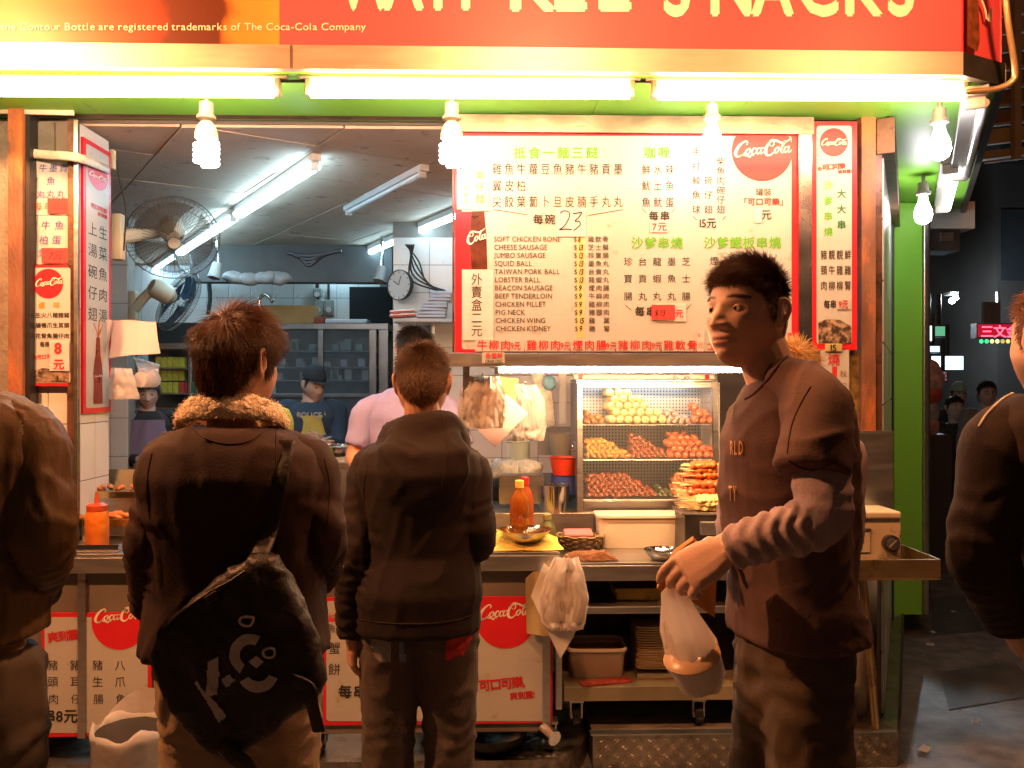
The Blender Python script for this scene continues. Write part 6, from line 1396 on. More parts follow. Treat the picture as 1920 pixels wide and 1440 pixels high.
def cloth_heap(name, label, pts, z, amp, mt, seed, cat='cloth', thick=.012):
    xs = [p.x for p in pts]; ys = [p.y for p in pts]; m = MB(); x0, x1, y0, y1 = min(xs), max(xs), min(ys), max(ys); o = Vector((seed, seed * 2.1, 0))
    def fn(u, v):
        x = x0 + (x1 - x0) * u; y = y0 + (y1 - y0) * v; e = min(1, min(u, 1 - u, v, 1 - v) * 5)
        q = noise.noise(Vector((x * 14, y * 14, 0)) + o); r = 1 - 2 * abs(noise.noise(Vector((x * 10, y * 10, 3)) + o)); wob = noise.noise(Vector((u * 3, v * 3, 9)) + o) * .02
        return Vector((x + wob, y + wob, z + .003 + e * (thick + amp * (.5 + .5 * q + .5 * max(0, r)))))
    m.grid(fn, 26, 22); return tag(m.build(name, mt, None, True), label, cat)
def cart_goods():
    OIL = mat('amber_oil_bottle', (.75, .25, .03), .05, 0, 0, trans=.75, coat=.5, ior=1.3); YC_ = mat('yellow_cap', (.8, .6, .1), .4)
    cloth_heap('yellow_towel', 'yellow towel spread over the right end of the left cart', [Vector((X(905, 3.45), 3.42, 0)), Vector((X(1052, 3.5), 3.85, 0))], ZT, .03, mat('yellow_terry', (.7, .5, .1), .95, 0, .25, 30, .8, 90), 3, 'towel', .01)
    steel_bowl('steel bowl on the yellow towel', 985, 1010, 3.5, .105, .045, ZT + .03)
    bottle('clear bottle of amber oil with yellow cap on the left cart', 974, 878, 985, 3.62, ZT + .02, 37, OIL, YC_); bottle('amber sauce bottle with red cap behind the yellow-capped bottle', 984, 868, 975, 3.74, ZT + .012, 34, mat('dark_amber_sauce', (.28, .06, .015), .15, 0, .1, coat=.5), RED)
    t = bottle('olive green flask with a loop lid on the right cart', 1026, 924, 1000, 3.72, Z2 + .001, 34, mat('olive_flask', (.09, .1, .03), .4), mat('olive_lid', (.25, .24, .08), .4))
    bx = W(1197, 1015, 3.93); bx.y = 3.93
    t = thing('food_tub', 'large pale plastic tub on the work top below the glass case', 'tub', (bx.x, bx.y, Z2)); w = X(1278, 3.85) - X(1117, 3.85); z1 = Z(972, 3.85)
    m = MB(); m.loft([(Vector((bx.x, 3.93, Z2 + .001)), Vector((w / 2 * .95, 0, 0)), Vector((0, .075, 0))), (Vector((bx.x, 3.93, z1)), Vector((w / 2, 0, 0)), Vector((0, .085, 0)))], 32, p=8); m.build('tub_wall', mat('creamy_plastic', (.8, .7, .55), .35), t)
    m = MB(); m.loft([(Vector((bx.x, 3.93, z1)), Vector((w / 2 + .008, 0, 0)), Vector((0, .092, 0))), (Vector((bx.x, 3.93, z1 + .01)), Vector((w / 2 + .008, 0, 0)), Vector((0, .092, 0)))], 32, p=8); m.build('tub_rim', mat('creamy_plastic', (.8, .7, .55), .35), t)
    steel_bowl('shallow steel bowl beside the tall man\'s hands', 1243, 1030, 3.62, .082, .04, Z2 + .001)
    cloth_heap('brown_rag', 'crumpled brown rag on the right cart below the basket', [Vector((X(1056, 3.6), 3.57, 0)), Vector((X(1158, 3.6), 3.68, 0))], Z2, .028, mat('brown_terry', (.2, .08, .035), .95, 0, .3, 40, .9, 110), 8, 'rag', .008)
    c = Vector((X(1088, 3.85), 3.85, Z2)); t = thing('wicker_basket', 'small woven basket with pink packets beside the plastic tub', 'basket', c); wk = mat('wicker', (.32, .22, .1), .8, 0, .4, 90, .9, 120)
    for k in range(6): m = MB(); r = .06 + .004 * k; m.tube([c + Vector((1.35 * r * math.cos(a), r * math.sin(a), .008 + .011 * k + .003 * math.sin(a * 9 + k * 3.1))) for a in [i * math.pi / 24 for i in range(49)]], .005, 5); m.build('wicker_ring', wk, t)
    m = MB(); m.obox(c + Vector((-.01, 0, .07)), (1, 0, 0), (0, 1, .2), .13, .08, .022, .006); m.build('packet', mat('pink_packet', (.65, .2, .22), .4), t)
    # upper and lower shelf goods
    t = thing('yellow_tin', 'flat yellow tin on the upper shelf of the right cart', 'tin', (X(1205, 3.7), 3.7, ZU)); slab(MB(), X(1156, 3.66), X(1330, 3.66), 3.66, 3.85, ZU + .001, Z(1112, 3.66), .004).build('tin_body', mat('dirty_yellow_tin', (.5, .36, .07), .4, .2, .3, 6, dirt=(.06, .04, .02), dirt_amt=.4), t); slab(MB(), X(1153, 3.65), X(1333, 3.65), 3.652, 3.86, Z(1112, 3.66) + .001, Z(1104, 3.66), .003).build('tin_lid', mat('dirty_yellow_tin', (.5, .36, .07)), t)
    xm = X(1119, 3.68); w = X(1173, 3.68) - X(1066, 3.68); zt2 = Z(1222, 3.66)
    t = thing('plastic_box', 'clear plastic box of food on the bottom shelf of the right cart', 'box', (xm, 3.74, ZL))
    m = MB(); m.loft([(Vector((xm, 3.75, ZL + .002)), Vector((w / 2 * .92, 0, 0)), Vector((0, .09, 0))), (Vector((xm, 3.75, zt2)), Vector((w / 2, 0, 0)), Vector((0, .1, 0)))], 32, cap=False, p=8); m.build('box_wall', mat('frosted_plastic', (.6, .5, .38), .3, 0, .1, alpha=.6), t)
    m = MB(); m.loft([(Vector((xm, 3.75, zt2)), Vector((w / 2 + .007, 0, 0)), Vector((0, .107, 0))), (Vector((xm, 3.75, zt2 + .012)), Vector((w / 2 + .007, 0, 0)), Vector((0, .107, 0))), (Vector((xm, 3.75, zt2 + .012)), Vector((w / 2 - .004, 0, 0)), Vector((0, .097, 0)))], 32, cap=False, p=8); m.build('box_rim', mat('creamy_plastic', (.8, .7, .55), .35), t)
    m = MB(); m.loft([(Vector((xm, 3.75, ZL + .01)), Vector((w / 2 * .9, 0, 0)), Vector((0, .088, 0))), (Vector((xm, 3.75, zt2 - .02)), Vector((w / 2 * .95, 0, 0)), Vector((0, .094, 0)))], 32, p=8); m.build('food', mat('brown_food_mass', (.25, .11, .04), .6, 0, .6, 40, .8, 60), t)
    for k in range(18):
        z = ZL + .028 + .0105 * k; xm2 = X(1245, 3.72) + rf.uniform(-.003, .003); m = MB(); m.loft([(Vector((xm2, 3.76, z)), Vector((.125, 0, 0)), Vector((0, .085, 0))), (Vector((xm2, 3.76, z + .007)), Vector((.131, 0, 0)), Vector((0, .09, 0)))], 24, p=7)
        tag(m.build('foam_tray', mat('tan_foam', (.62, .48, .3), .7)), 'tan foam tray in the neat stack on the bottom shelf', 'tray', 'stack of foam trays')
    slab(MB(), X(1190, 3.7), X(1345, 3.7), 3.64, 3.86, ZL + .002, ZL + .024).build('x', STEEL); o = bpy.data.objects['x']; o.name = 'baking_tray'; tag(o, 'flat metal tray under the stack of foam trays', 'tray')
    m = MB(); m.obox(Vector((X(1135, 3.6), 3.6, ZL + .005)), (1, .25, 0), (-.25, 1, 0), .22, .06, .006); tag(m.build('red_magazine', mat('red_magazine_cover', (.35, .05, .03), .35, 0, .6, 40)), 'thin red magazine lying in front of the plastic box', 'magazine')
    # bunches of plastic bags
    def bag_bunch(label, pts, Y, layers, mt, seed, w0=.04):
        t = thing('plastic_bag_bunch', label, 'plastic bags', W(pts[-1][0], pts[-1][1], Y))
        for k in range(layers):
            m = MB(); q = [W(x, y, Y + .012 * k) for x, y, w in pts]; o = Vector((seed + k * 2.3, 0, 0))
            def fn(u, v):
                f = v * (len(pts) - 1); i = min(int(f), len(pts) - 2); a = f - i; c = q[i].lerp(q[i + 1], a); w = (pts[i][2] * (1 - a) + pts[i + 1][2] * a) * Y / F
                return c + Vector((w * (u - .5), -.018 * math.sin(u * 3.14) + .012 * math.sin(u * 13 + k * 2 + v * 2) + .012 * noise.noise(Vector((u * 4, v * 5, k)) + o) + .011 * (1 - abs(noise.noise(Vector((u * 9, v * 5, k + 4)) + o))) ** 6, .006 * noise.noise(Vector((u * 3, v * 3, k + 7)) + o)))
            m.grid(fn, 40, 28); m.build('bag_sheet', mt, t, True)
        m = MB(); m.tube([W(pts[0][0], pts[0][1] - 6, Y - .01), W(pts[0][0], pts[0][1] + 2, Y + .04)], .004, 6); m.build('hook', STEEL, t)
        return t
    bag_bunch('bunch of white plastic bags tied to the corner between the two carts', [(1062, 1046, 46), (1060, 1075, 70), (1058, 1120, 92), (1056, 1165, 84), (1058, 1180, 70)], 3.33, 4, FILMW, 2)
    def sheet(label, name, pts, Y, mt, bend=.02, cat='paper'):
        a, b, c, d = [W(x, y, Y) for x, y in pts]; m = MB(); m.grid(lambda u, v: (a.lerp(b, u)).lerp(d.lerp(c, u), v) + Vector((0, bend * math.sin(u * 3 + v * 2), 0)), 10, 10); return tag(m.build(name, mt, None, True), label, cat)
    sheet('white paper sheet hanging pointed below the tied plastic bags', 'paper_sheet', [(1020, 1055), (1105, 1138), (1050, 1232), (996, 1120)], 3.36, PAPER)
    sheet('yellowed plastic sheet hanging at the cart corner left of the bags', 'plastic_sheet', [(985, 1085), (1030, 1050), (1030, 1190), (988, 1190)], 3.38, mat('yellowed_film', (.4, .3, .15), .5))
    bag_bunch('bunch of white carrier bags hanging under the menu board', [(905, 706, 60), (905, 735, 84), (903, 770, 92), (905, 803, 84)], 3.58, 4, FILMW, 5); bag_bunch('second bunch of clear carrier bags hanging under the menu board', [(985, 722, 40), (992, 750, 60), (992, 800, 66), (985, 826, 70)], 3.78, 3, FILMW, 9)
    sheet('pink square of paper hanging cornerwise under the menu board', 'pink_paper', [(918, 708), (990, 775), (928, 838), (880, 790)], 3.68, mat('pink_paper', (.55, .36, .36), .8), cat='paper'); sheet('brown cardboard piece hanging behind the pink paper', 'cardboard', [(925, 705), (972, 710), (968, 770), (925, 760)], 3.8, mat('kraft_card', (.4, .26, .1), .8), cat='cardboard')
    # dark shelf zone behind the work top
    Yk = 4.5
    sh = thing('kitchen_shelf', 'cluttered grey steel shelf behind the hanging bags', 'shelf', W(980, 1000, Yk)); slab(MB(), X(870, Yk), X(1075, Yk), Yk, Yk + .5, .3, Z(905, Yk)).build('cabinet', DARKMETAL, sh); slab(MB(), X(1010, Yk + .3), X(1080, Yk + .3), Yk + .3, Yk + .32, 1.2, Z(800, Yk + .3)).build('back_board', mat('grey_card', (.3, .3, .3), .6), sh); slab(MB(), X(1048, Yk), X(1062, Yk), Yk, Yk + .02, Z(795, Yk), Z(690, Yk)).build('white_strip', WHITE, sh)
    def basin(label, name, px, y0, y1, Y, w0, w1, mt, cat='basin'):
        c0, c1 = W(px, y1, Y), W(px, y0, Y); k = Y / F; m = MB(); m.lathe(c0, [(w0 * k / 2, 0), (w1 * k / 2, c1.z - c0.z), (w1 * k / 2 + .006, c1.z - c0.z), (w1 * k / 2 - .002, c1.z - c0.z - .004), (w0 * k / 2 - .004, .006), (.001, .006)], 24); return tag(m.build(name, mt, None, 'auto'), label, cat)
    basin('red plastic basin on the counter left of the glass case', 'plastic_basin', 1058, 857, 890, 4.25, 42, 56, mat('red_basin', (.6, .05, .02), .35)); basin('blue plastic basin under the red basin', 'plastic_basin', 1058, 889, 925, 4.25, 48, 52, mat('blue_basin', (.05, .07, .25), .4)); basin('steel stock pot on the counter left of the glass case', 'steel_pot', 1037, 908, 960, 4.12, 56, 62, CHROME, 'pot')
    basin('white tub with green label behind the hanging bags', 'plastic_tub', 972, 828, 870, 4.6, 42, 44, mat('white_green_tub', (.6, .65, .55), .5), 'tub'); basin('frosted square bin leaning behind the red basin', 'plastic_bin', 1052, 812, 858, 4.55, 34, 50, mat('frosted_plastic', (.6, .5, .38), .3), 'bin')
    m = MB(); m.box(W(936, 945, 4.1), W(1020, 892, 4.1) + Vector((0, .12, 0))); tag(m.build('steel_bin', STEEL), 'square steel bin behind the oil bottles', 'bin')
    for k, (px, py, s) in enumerate(((905, 880, .06), (945, 885, .075), (985, 880, .06))):
        m = MB(); m.ball(W(px, py, 4.3), s, 18, 12, (1.3, .8, .9)); o = Vector((k * 5, 0, 0)); c = W(px, py, 4.3); m.v = [tuple(c + (Vector(v) - c) * (1 + .35 * noise.noise((Vector(v) - c) * 22 + o))) for v in m.v]; tag(m.build('clear_plastic_bag', mat('crinkled_clear_bag', (.5, .5, .48), .25, 0, .3, 30, 1.0, 50), None, True), ('%s crumpled clear bag behind the oil bottles' % ('leftmost', 'middle', 'rightmost')[k]), 'plastic bag')
    m = MB(); m.tube([W(1005, 690, 4.4), W(1020, 740, 4.4), W(1032, 800, 4.4)], [.03, .045, .03], 10, 4, flat=.4); tag(m.build('clear_plastic_bag', mat('crinkled_clear_bag', (.5, .5, .48)), None, True), 'long clear bag hanging left of the white strip', 'plastic bag')
    m = MB(); m.ball(W(1030, 718, 4.35), .035, 14, 8, (1, .6, 1.1)); tag(m.build('blue_bag', mat('light_blue_film', (.15, .35, .5), .4, 0, .2, 20, .6, 40), None, True), 'small light blue bag hanging behind the glass case', 'plastic bag')
    m = MB(); m.lathe(Vector((X(945, 3.75), 3.75, ZT)), [(.03, 0), (.045, .008), (.044, .01), (.03, .003)], 20); tag(m.build('white_saucer', WHITE, None, 'auto'), 'small white saucer beside the oil bottles', 'saucer')
    # left end: sauce bottle, trays
    Yl = 3.44
    t = thing('steel_tray', 'shallow steel tray at the front of the left cart end', 'tray', W(190, 1020, Yl)); xa, xb = X(100, Yl), X(222, Yl); h = .03
    slab(MB(), xa, xb, Yl, Yl + .22, ZT + .001, ZT + .006).build('tray_floor', STEEL, t)
    m = MB(); slab(m, xa, xb, Yl, Yl + .004, ZT + .007, ZT + h); slab(m, xa, xb, Yl + .216, Yl + .22, ZT + .007, ZT + h); slab(m, xb - .004, xb, Yl + .005, Yl + .215, ZT + .007, ZT + h); m.build('tray_rim', CHROME, t)
    c = Vector((X(182, 3.55), 3.55, ZT + .007)); t = thing('sauce_bottle', 'orange squeeze bottle of sauce at the left end of the cart', 'bottle', c); so = mat('orange_sauce_plastic', (.75, .2, .02), .3, 0, .3, 14, coat=.3)
    m = MB(); m.lathe(c, [(.043, 0), (.046, .006), (.046, .125), (.041, .14), (.036, .142)], 24); m.build('bottle_body', so, t, 'auto'); m = MB(); m.lathe(c, [(.041, .1425), (.041, .165), (.03, .172), (.012, .175), (.008, .2), (.004, .222)], 20); m.build('nozzle_cap', mat('red_cap', (.5, .07, .02), .35), t, 'auto')
    t = thing('hot_food_counter', 'stepped steel trays of glazed snacks at the left end of the cart', 'food tray', W(200, 1000, 3.75)); cop = mat('orange_reflection_steel', (.75, .5, .25), .18, 1.0, .1)  # orange reflections are put into this steel's base colour
    xa, xb = X(135, 3.8), X(300, 3.8)
    for k, (ya, yb, za, zb_) in enumerate(((3.66, 3.8, ZT + .001, Z(972, 3.7)), (3.82, 3.94, ZT + .001, Z(922, 3.85)))):
        slab(MB(), xa, xb, ya, yb, za, zb_).build('tray_step', STEEL, t)
        m = MB(); slab(m, xa, xb, ya - .004, ya, zb_ - .02, zb_ + .012); m.build('tray_rim', cop, t)
    m = MB(); m.add([(xa, 3.97, Z(922, 3.85)), (xb, 3.97, Z(922, 3.85)), (xb, 4.0, Z(878, 4.0)), (xa, 4.0, Z(878, 4.0)), (xa, 3.975, Z(922, 3.85)), (xb, 3.975, Z(922, 3.85)), (xb, 4.005, Z(878, 4.0)), (xa, 4.005, Z(878, 4.0))], [(0, 1, 2, 3), (7, 6, 5, 4), (3, 2, 6, 7), (0, 3, 7, 4), (1, 5, 6, 2)]); m.build('back_plate', cop, t)
    for k in range(34):
        row_ = k % 2; y = (3.7 if row_ else 3.87) + rf.uniform(-.02, .05); z = (Z(972, 3.7) if row_ else Z(922, 3.85)) + .012; me_k = ('chunk', rf.randrange(4))
        if me_k not in PROTO: me = lump(.017, me_k[1] * 2 + 1, (1.6, .8, .7)); me.materials.append(MEATO); PROTO[me_k] = me
        o = bpy.data.objects.new('snack_piece', PROTO[me_k]); col.objects.link(o); o.location = (rf.uniform(xa + .03, xb - .05), y, z + rf.uniform(0, .012)); o.rotation_euler = (rf.uniform(-.3, .3), rf.uniform(-.3, .3), rf.uniform(0, 3)); tag(o, 'glazed orange snack piece in the stepped trays at the left end', 'food', 'snack pieces in the left trays')
    # trash bag, wok
    t = thing('trash_bin', 'bin lined with a white plastic bag standing in front of the left cola panel', 'trash bin', drop(244, 3.05, 0)); c = drop(246, 3.05, 0); zt = Z(1350, 3.05)
    m = MB(); m.lathe(c, [(.1, 0), (.105, .02), (.125, zt - .02)], 28); m.build('bin', BLACK, t, 'auto')
    m = MB(); n = 40; rg = []
    for z, r in ((.02, .112), (.12, .122), (.25, .13), (zt - .06, .128), (zt - .015, .136), (zt, .132), (zt - .01, .12), (zt - .1, .112), (zt - .2, .1), (zt - .22, .01)): rg.append((c + Vector((0, 0, z)), Vector((r, 0, 0)), Vector((0, r, 0))))
    m.loft(rg, n, cap=False); m.v = [tuple(Vector(v) + (Vector(v) - c - Vector((0, 0, Vector(v).z))).normalized() * .011 * noise.noise(Vector((v[0] * 22, v[1] * 22, v[2] * 9))) + Vector((0, 0, .03 * noise.noise(Vector((v[0] * 18, v[1] * 18, 5)))) if v[2] > zt - .08 else (0, 0, 0))) for v in m.v]; m.build('bag_liner', FILMW, t, True)
    m = MB(); m.grid(lambda u, v: c + Vector((.13 * math.cos(R(20 + 140 * u)), .13 * math.sin(R(20 + 140 * u)) + .02 * v, zt - .01 + .085 * v * math.sin(u * 3.14))), 20, 6); m.build('bag_flap', FILMW, t, True)
    c = Vector((X(918, 3.5), 3.52, .101)); t = thing('wok', 'black iron wok standing on the step under the cart', 'wok', c); m = MB(); m.lathe(c, [(.05, 0), (.1, .012), (.15, .05), (.165, .085), (.168, .085), (.152, .052), (.1, .016), (.001, .004)], 32); m.build('pan', mat('black_iron', (.02, .018, .017), .35, .6, .3), t, 'auto'); m = MB(); m.tube([c + Vector((.16, 0, .07)), c + Vector((.2, .02, .09)), c + Vector((.2, -.02, .09)), c + Vector((.165, -.02, .07))], .006, 6, 3); m.build('handle', DARKMETAL, t)
    m = MB(); m.cyl(W(1020, 1368, 3.42), W(1040, 1385, 3.36), .03, n=16); tag(m.build('steel_can', CHROME, None, 'auto'), 'small shiny can lying beside the cart wheel', 'can')
cart_goods()
def right_things():
    Y = 4.0; zt = Z(1048, 3.4)
    t = thing('tray_table', 'folding table with a deep rimmed steel tray beside the green pillar', 'table', (X(1680, 3.95), 3.95, .15)); xa, xb = X(1560, 3.3), X(1757, 3.3)
    za, zb_ = Z(1093, 3.27), Z(1058, 3.27); br = mat('brassy_steel', (.5, .36, .18), .35, .9, .25, 5, dirt=(.12, .07, .03), dirt_amt=.4)
    slab(MB(), xa, xb, 3.27, 3.58, za, za + .01, .004).build('tray_floor', br, t)
    for a, b in (((xa, 3.27), (xb, 3.278)), ((xb - .008, 3.279), (xb, 3.57)), ((xa, 3.572), (xb, 3.58))): slab(MB(), a[0], b[0], a[1], b[1], za + .011, zb_ + .01, .003).build('tray_rim', br, t)
    for x, s in ((X(1600, 3.4), 1), (X(1648, 3.4), 1)):
        for y in (3.545, 3.575): m = MB(); m.tube([(x, y, za), (x + .06 * s, y, .152)], .011, 8); m.build('leg', br, t)
    for k in range(3):
        q = thing('folding_stool', '%s of three folded steel stools leaning under the tray table' % ('front', 'middle', 'rear')[k], 'stool', (X(1625, 3.72), 3.7 + .05 * k, .15), 0, 'folded stools'); o = Vector((.012 * k, .05 * k, -.04 * k)); b = W(1612, 1130, 3.68) + o
        m = MB(); m.tube([b + Vector((-.03, 0, 0)), b + Vector((-.01, 0, .03)), b + Vector((.03, 0, .02)), b + Vector((.06, 0, -.25)), Vector((X(1648, 3.68) + .012 * k, 3.68 + .05 * k, .153))], .009, 8, 5); m.build('leg', br, q, True)
        m = MB(); m.tube([b + Vector((-.05, .02, .0)), b + Vector((-.03, .02, -.3)), Vector((X(1600, 3.68), 3.7 + .05 * k, .153))], .009, 8, 4); m.build('leg', br, q, True)
        m = MB(); m.obox(b + Vector((-.03, .012, -.12)), (1, 0, -.3), (0, 1, 0), .05, .012, .22, .004); m.build('seat', br, q)
    t = thing('gas_stove', 'cream enamel gas stove with a round knob on the tray table', 'stove', W(1640, 1050, 3.4)); en = mat('cream_enamel', (.62, .52, .36), .4, 0, .15, 6, dirt=(.15, .06, .02), dirt_amt=.4, dscale=9); z0 = za + .012; z1 = Z(962, 3.36)
    slab(MB(), X(1560, 3.38), X(1688, 3.38), 3.37, 3.54, z0, z1 - .03, .006).build('stove_body', en, t); slab(MB(), X(1558, 3.36), X(1690, 3.36), 3.355, 3.545, z1 - .029, z1, .008).build('stove_top', en, t)
    c = W(1668, 1018, 3.368); m = MB(); m.cyl(c, c - Vector((0, .02, 0)), .034, n=24); m.build('knob_ring', DARKMETAL, t); m = MB(); m.cyl(c - Vector((0, .0202, 0)), c - Vector((0, .034, 0)), .022, n=20); m.obox(c - Vector((0, .036, 0)), (.7, 0, .7), (0, 1, 0), .04, .008, .008); m.build('knob', STEEL, t)
    m = MB(); slab(m, X(1600, 3.36), X(1633, 3.36), 3.364, 3.369, Z(1040, 3.36), Z(1000, 3.36)); m.build('door', en, t); m = MB(); slab(m, X(1600, 3.36), X(1634, 3.36), 3.358, 3.369, Z(998, 3.36), Z(994, 3.36)); m.build('door_handle', DARKMETAL, t)
    c = Vector((X(1594, 3.75), 3.75, .152)); t = thing('white_bucket', 'tall cream plastic bucket behind the tall man\'s legs', 'bucket', c); h = Z(1205, 3.75) - .152; m = MB(); m.lathe(c, [(.07, 0), (.073, .004), (.086, h - .02), (.09, h - .02), (.09, h), (.084, h), (.083, h - .02), (.068, .01), (.001, .01)], 28); m.build('pail', mat('cream_pail', (.65, .52, .38), .45), t, 'auto')
    # meter box and far street
    t = thing('meter_box', 'white sheet metal box fixed under the canopy beside the green pillar', 'box', W(1785, 430, 5.5)); m = MB(); m.box(W(1737, 428, 5.5), W(1828, 378, 5.5) + Vector((0, .3, 0))); m.build('box_body', mat('pale_box_paint', (.6, .6, .55), .5, 0, .15), t); m = MB(); m.box(W(1745, 470, 5.55), W(1800, 430, 5.55) + Vector((0, .2, 0))); m.build('dark_housing', DARKMETAL, t); m = MB(); m.box(W(1764, 452, 5.54), W(1788, 436, 5.54) + Vector((0, .008, 0))); m.build('plate', STEEL, t)
    Yn = 6.6; sl = mat('orange_lit_slat', (.4, .3, .2), .6, 0, .2, 6)  # orange light on the louvres is painted into this brown
    t = thing('louvre_canopy', 'brown louvred awning of the neighbouring building at the upper right', 'awning', W(1900, 320, Yn))
    for k in range(9):
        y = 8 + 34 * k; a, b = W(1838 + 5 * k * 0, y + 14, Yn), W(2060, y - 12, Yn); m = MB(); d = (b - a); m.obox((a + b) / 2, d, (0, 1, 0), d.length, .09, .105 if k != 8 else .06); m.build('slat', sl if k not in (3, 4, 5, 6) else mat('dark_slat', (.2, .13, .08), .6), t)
        m = MB(); m.obox((a + b) / 2 + Vector((0, -.06, -.06)), d, (0, 1, 0), d.length, .03, .016); m.build('slat_edge', sl, t)
    m = MB(); m.obox(W(1905, 130, Yn - .1), (0, 0, 1), (0, 1, 0), 1.4, .06, .05); m.build('post', sl, t)
right_things()
def street():
    pm = mat('road_patch_asphalt', (.09, .085, .085), .5, 0, .5, 5, .5, 140)
    for k, (q, lab) in enumerate(((((1745, 1120), (1850, 1110), (1880, 1180), (1748, 1190)), 'dark asphalt patch on the road beside the platform'), (((1760, 1260), (1900, 1240), (1960, 1300), (1780, 1330)), 'worn darker road patch nearer the camera'))):
        m = MB(); m.add([WZ(x, y, .004) for x, y in q][::-1], [(0, 1, 2, 3)]); tag(m.build('road_patch', pm), lab, kind='structure')
    for k, (x, y, r, s) in enumerate(((1790, 1147, 20, .03), (1744, 1209, 60, .045), (1752, 1186, 100, .03), (1733, 1405, 40, .04), (1832, 1352, 10, .025))):
        c = WZ(x, y, .008); m = MB(); u = Vector((math.cos(R(r)), math.sin(R(r)), 0)); v = Vector((-u.y, u.x, 0)); m.grid(lambda a, b: c + u * (a - .5) * s * 1.6 + v * (b - .5) * s + UP * (.004 * math.sin(a * 5 + k) + .002), 5, 4); tag(m.build('paper_scrap', PAPER, None, True), ('tiny white scrap on the dark road patch', 'curled white scrap at the platform edge', 'small scrap just behind the curled one', 'scrap nearest the camera by the platform corner', 'lone scrap in the middle of the road')[k], 'litter')
    dk = mat('dark_building', (.03, .028, .026), .8, 0, .4, 1)
    for lab, a, b, Y, top in (('dark building wall far down the street on the right', 1870, 2300, 13, -900), ('dark building closing the far end of the street', 1650, 1990, 19, -600)):
        q = thing('far_building', lab, 'building', W((a + b) / 2, 720, Y)); m = MB(); p0, p1 = W(a, 720, Y), W(b, 720, Y); m.box((p0.x, Y, 0), (p1.x, Y + 3, 9)); m.build('wall', dk, q)
        for i in range(4):
            for j in range(3): m = MB(); x = p0.x + (i + .5) * (p1.x - p0.x) / 4; m.box((x - .4, Y - .02, 3.2 + 1.8 * j), (x + .4, Y - .003, 4.3 + 1.8 * j)); m.build('window', mat('dark_window_glass', (.02, .025, .03), .1), q)
    def litsign(label, x0, y0, x1, y1, Y, c, s, txt=None, tc=None, name='lit_sign'):
        t = thing(name, label, 'sign', W((x0 + x1) / 2, y1, Y), 0, 'lit signs down the street'); m = MB(); m.box(W(x0 - 2, y1 + 2, Y + .01), W(x1 + 2, y0 - 2, Y + .01) + Vector((0, .15, 0))); m.build('casing', BLACK, t); f = Face(Y=Y); m = MB(); rect(m, f, x0, y0, x1, y1, 0); m.build('lit_face', emat('glow_' + str(x0) + str(y0), c, s), t)
        m = MB(); m.tube([W((x0 + x1) / 2, y0 - 2, Y + .08), W((x0 + x1) / 2, y0 - 60, Y + .08)], .03, 6); m.build('bracket', DARKMETAL, t)
        if txt:
            m = MB()
            for st, x, y, h, k in txt: put(m, f, st, x, y, h, .02, lift=.03, **k)
            m.build('lettering', tc, t)
        return t
    litsign('white and pale blue lit sign far down the street', 1747, 668, 1806, 693, 11, (.55, .85, 1), 4, [('~', 1768, 690, 16, {})], emat('pink_glow', (1, .3, .35), .8)); litsign('small white lit sign beside the green pillar edge', 1734, 611, 1747, 639, 10, (.7, 1, .95), 4); litsign('dim green lit sign beside the small white one', 1749, 612, 1772, 630, 10.4, (.12, .4, .22), 1.2); litsign('small bluish lit sign below the green one', 1736, 649, 1762, 660, 10.2, (.5, .7, .9), 2)
    litsign('red neon sign with a green and yellow lower row', 1833, 608, 1908, 632, 12, (.5, .01, .03), 1.0, [('三文金', 1836, 631, 25, dict(pitch=24))], emat('red_neon', (1, .1, .16), 3.0))
    m = MB(); t = bpy.data.objects[[o.name for o in bpy.data.objects if o.get('label', '').startswith('red neon')][0]]
    f = Face(Y=12)
    for i, c in enumerate(((.05, .9, .3), (.05, .8, .25), (.9, .75, .3), (1, .85, .4), (.5, .35, .1), (.9, .6, .15), (.3, .6, 1))): m = MB(); disc(m, f, 1840 + 10 * i, 640, 4, 0); m.build('neon_spot', emat('neon_spot_%d' % i, c, 1.6), t)
    litsign('small square no-turn traffic sign', 1761, 697, 1775, 714, 10.6, (.35, .33, .34), .4, [('K', 1763, 712, 19, {})], emat('dull_red_glow', (.35, .02, .02), .5), 'traffic_sign')  # glow in face and letter stands in for light falling on this sign
    m = MB(); m.box(W(1845, 606, 9.5), W(1876, 566, 9.5) + Vector((0, .05, 0))); tag(m.build('hanging_board', mat('grey_hanging_board', (.25, .22, .22), .7)), 'grey blank board hanging above the red neon sign', 'board')
    t = thing('street_floodlight', 'small bright floodlight high over the street', 'lamp', W(1788, 560, 12)); m = MB(); m.ball(W(1785, 564, 12), .04, 10, 6); m.ball(W(1792, 558, 12), .035, 10, 6); m.build('lens', emat('cold_spot', (.8, .92, 1), 2500), t); m = MB(); m.box(W(1782, 552, 12.06), W(1797, 547, 12.06) + Vector((0, .2, 0))); m.build('housing', BLACK, t)
    for k, (y0, y1, c) in enumerate(((676, 735, (.6, .35, .35)), (715, 760, (.5, .08, .06)), (750, 790, (.35, .33, .34)), (782, 815, (.5, .22, .2)))):
        c0 = W(1749, (y0 + y1) / 2, 7.6); m = MB(); m.ball(c0, (y1 - y0) * 7.6 / F * .52, 16, 10, (.62, .62, 1)); o = Vector((k * 3, 0, 0)); m.v = [tuple(c0 + (Vector(v) - c0) * (1 + .3 * noise.noise((Vector(v) - c0) * 9 + o))) for v in m.v]; tag(m.build('hanging_goods', mat('hanging_goods_%d' % k, c, .5, 0, .5, 14), None, True), ('topmost pink', 'upper red', 'lower grey', 'lowest pink')[k] + ' bag of goods hanging at the shop beyond the pillar', 'goods')
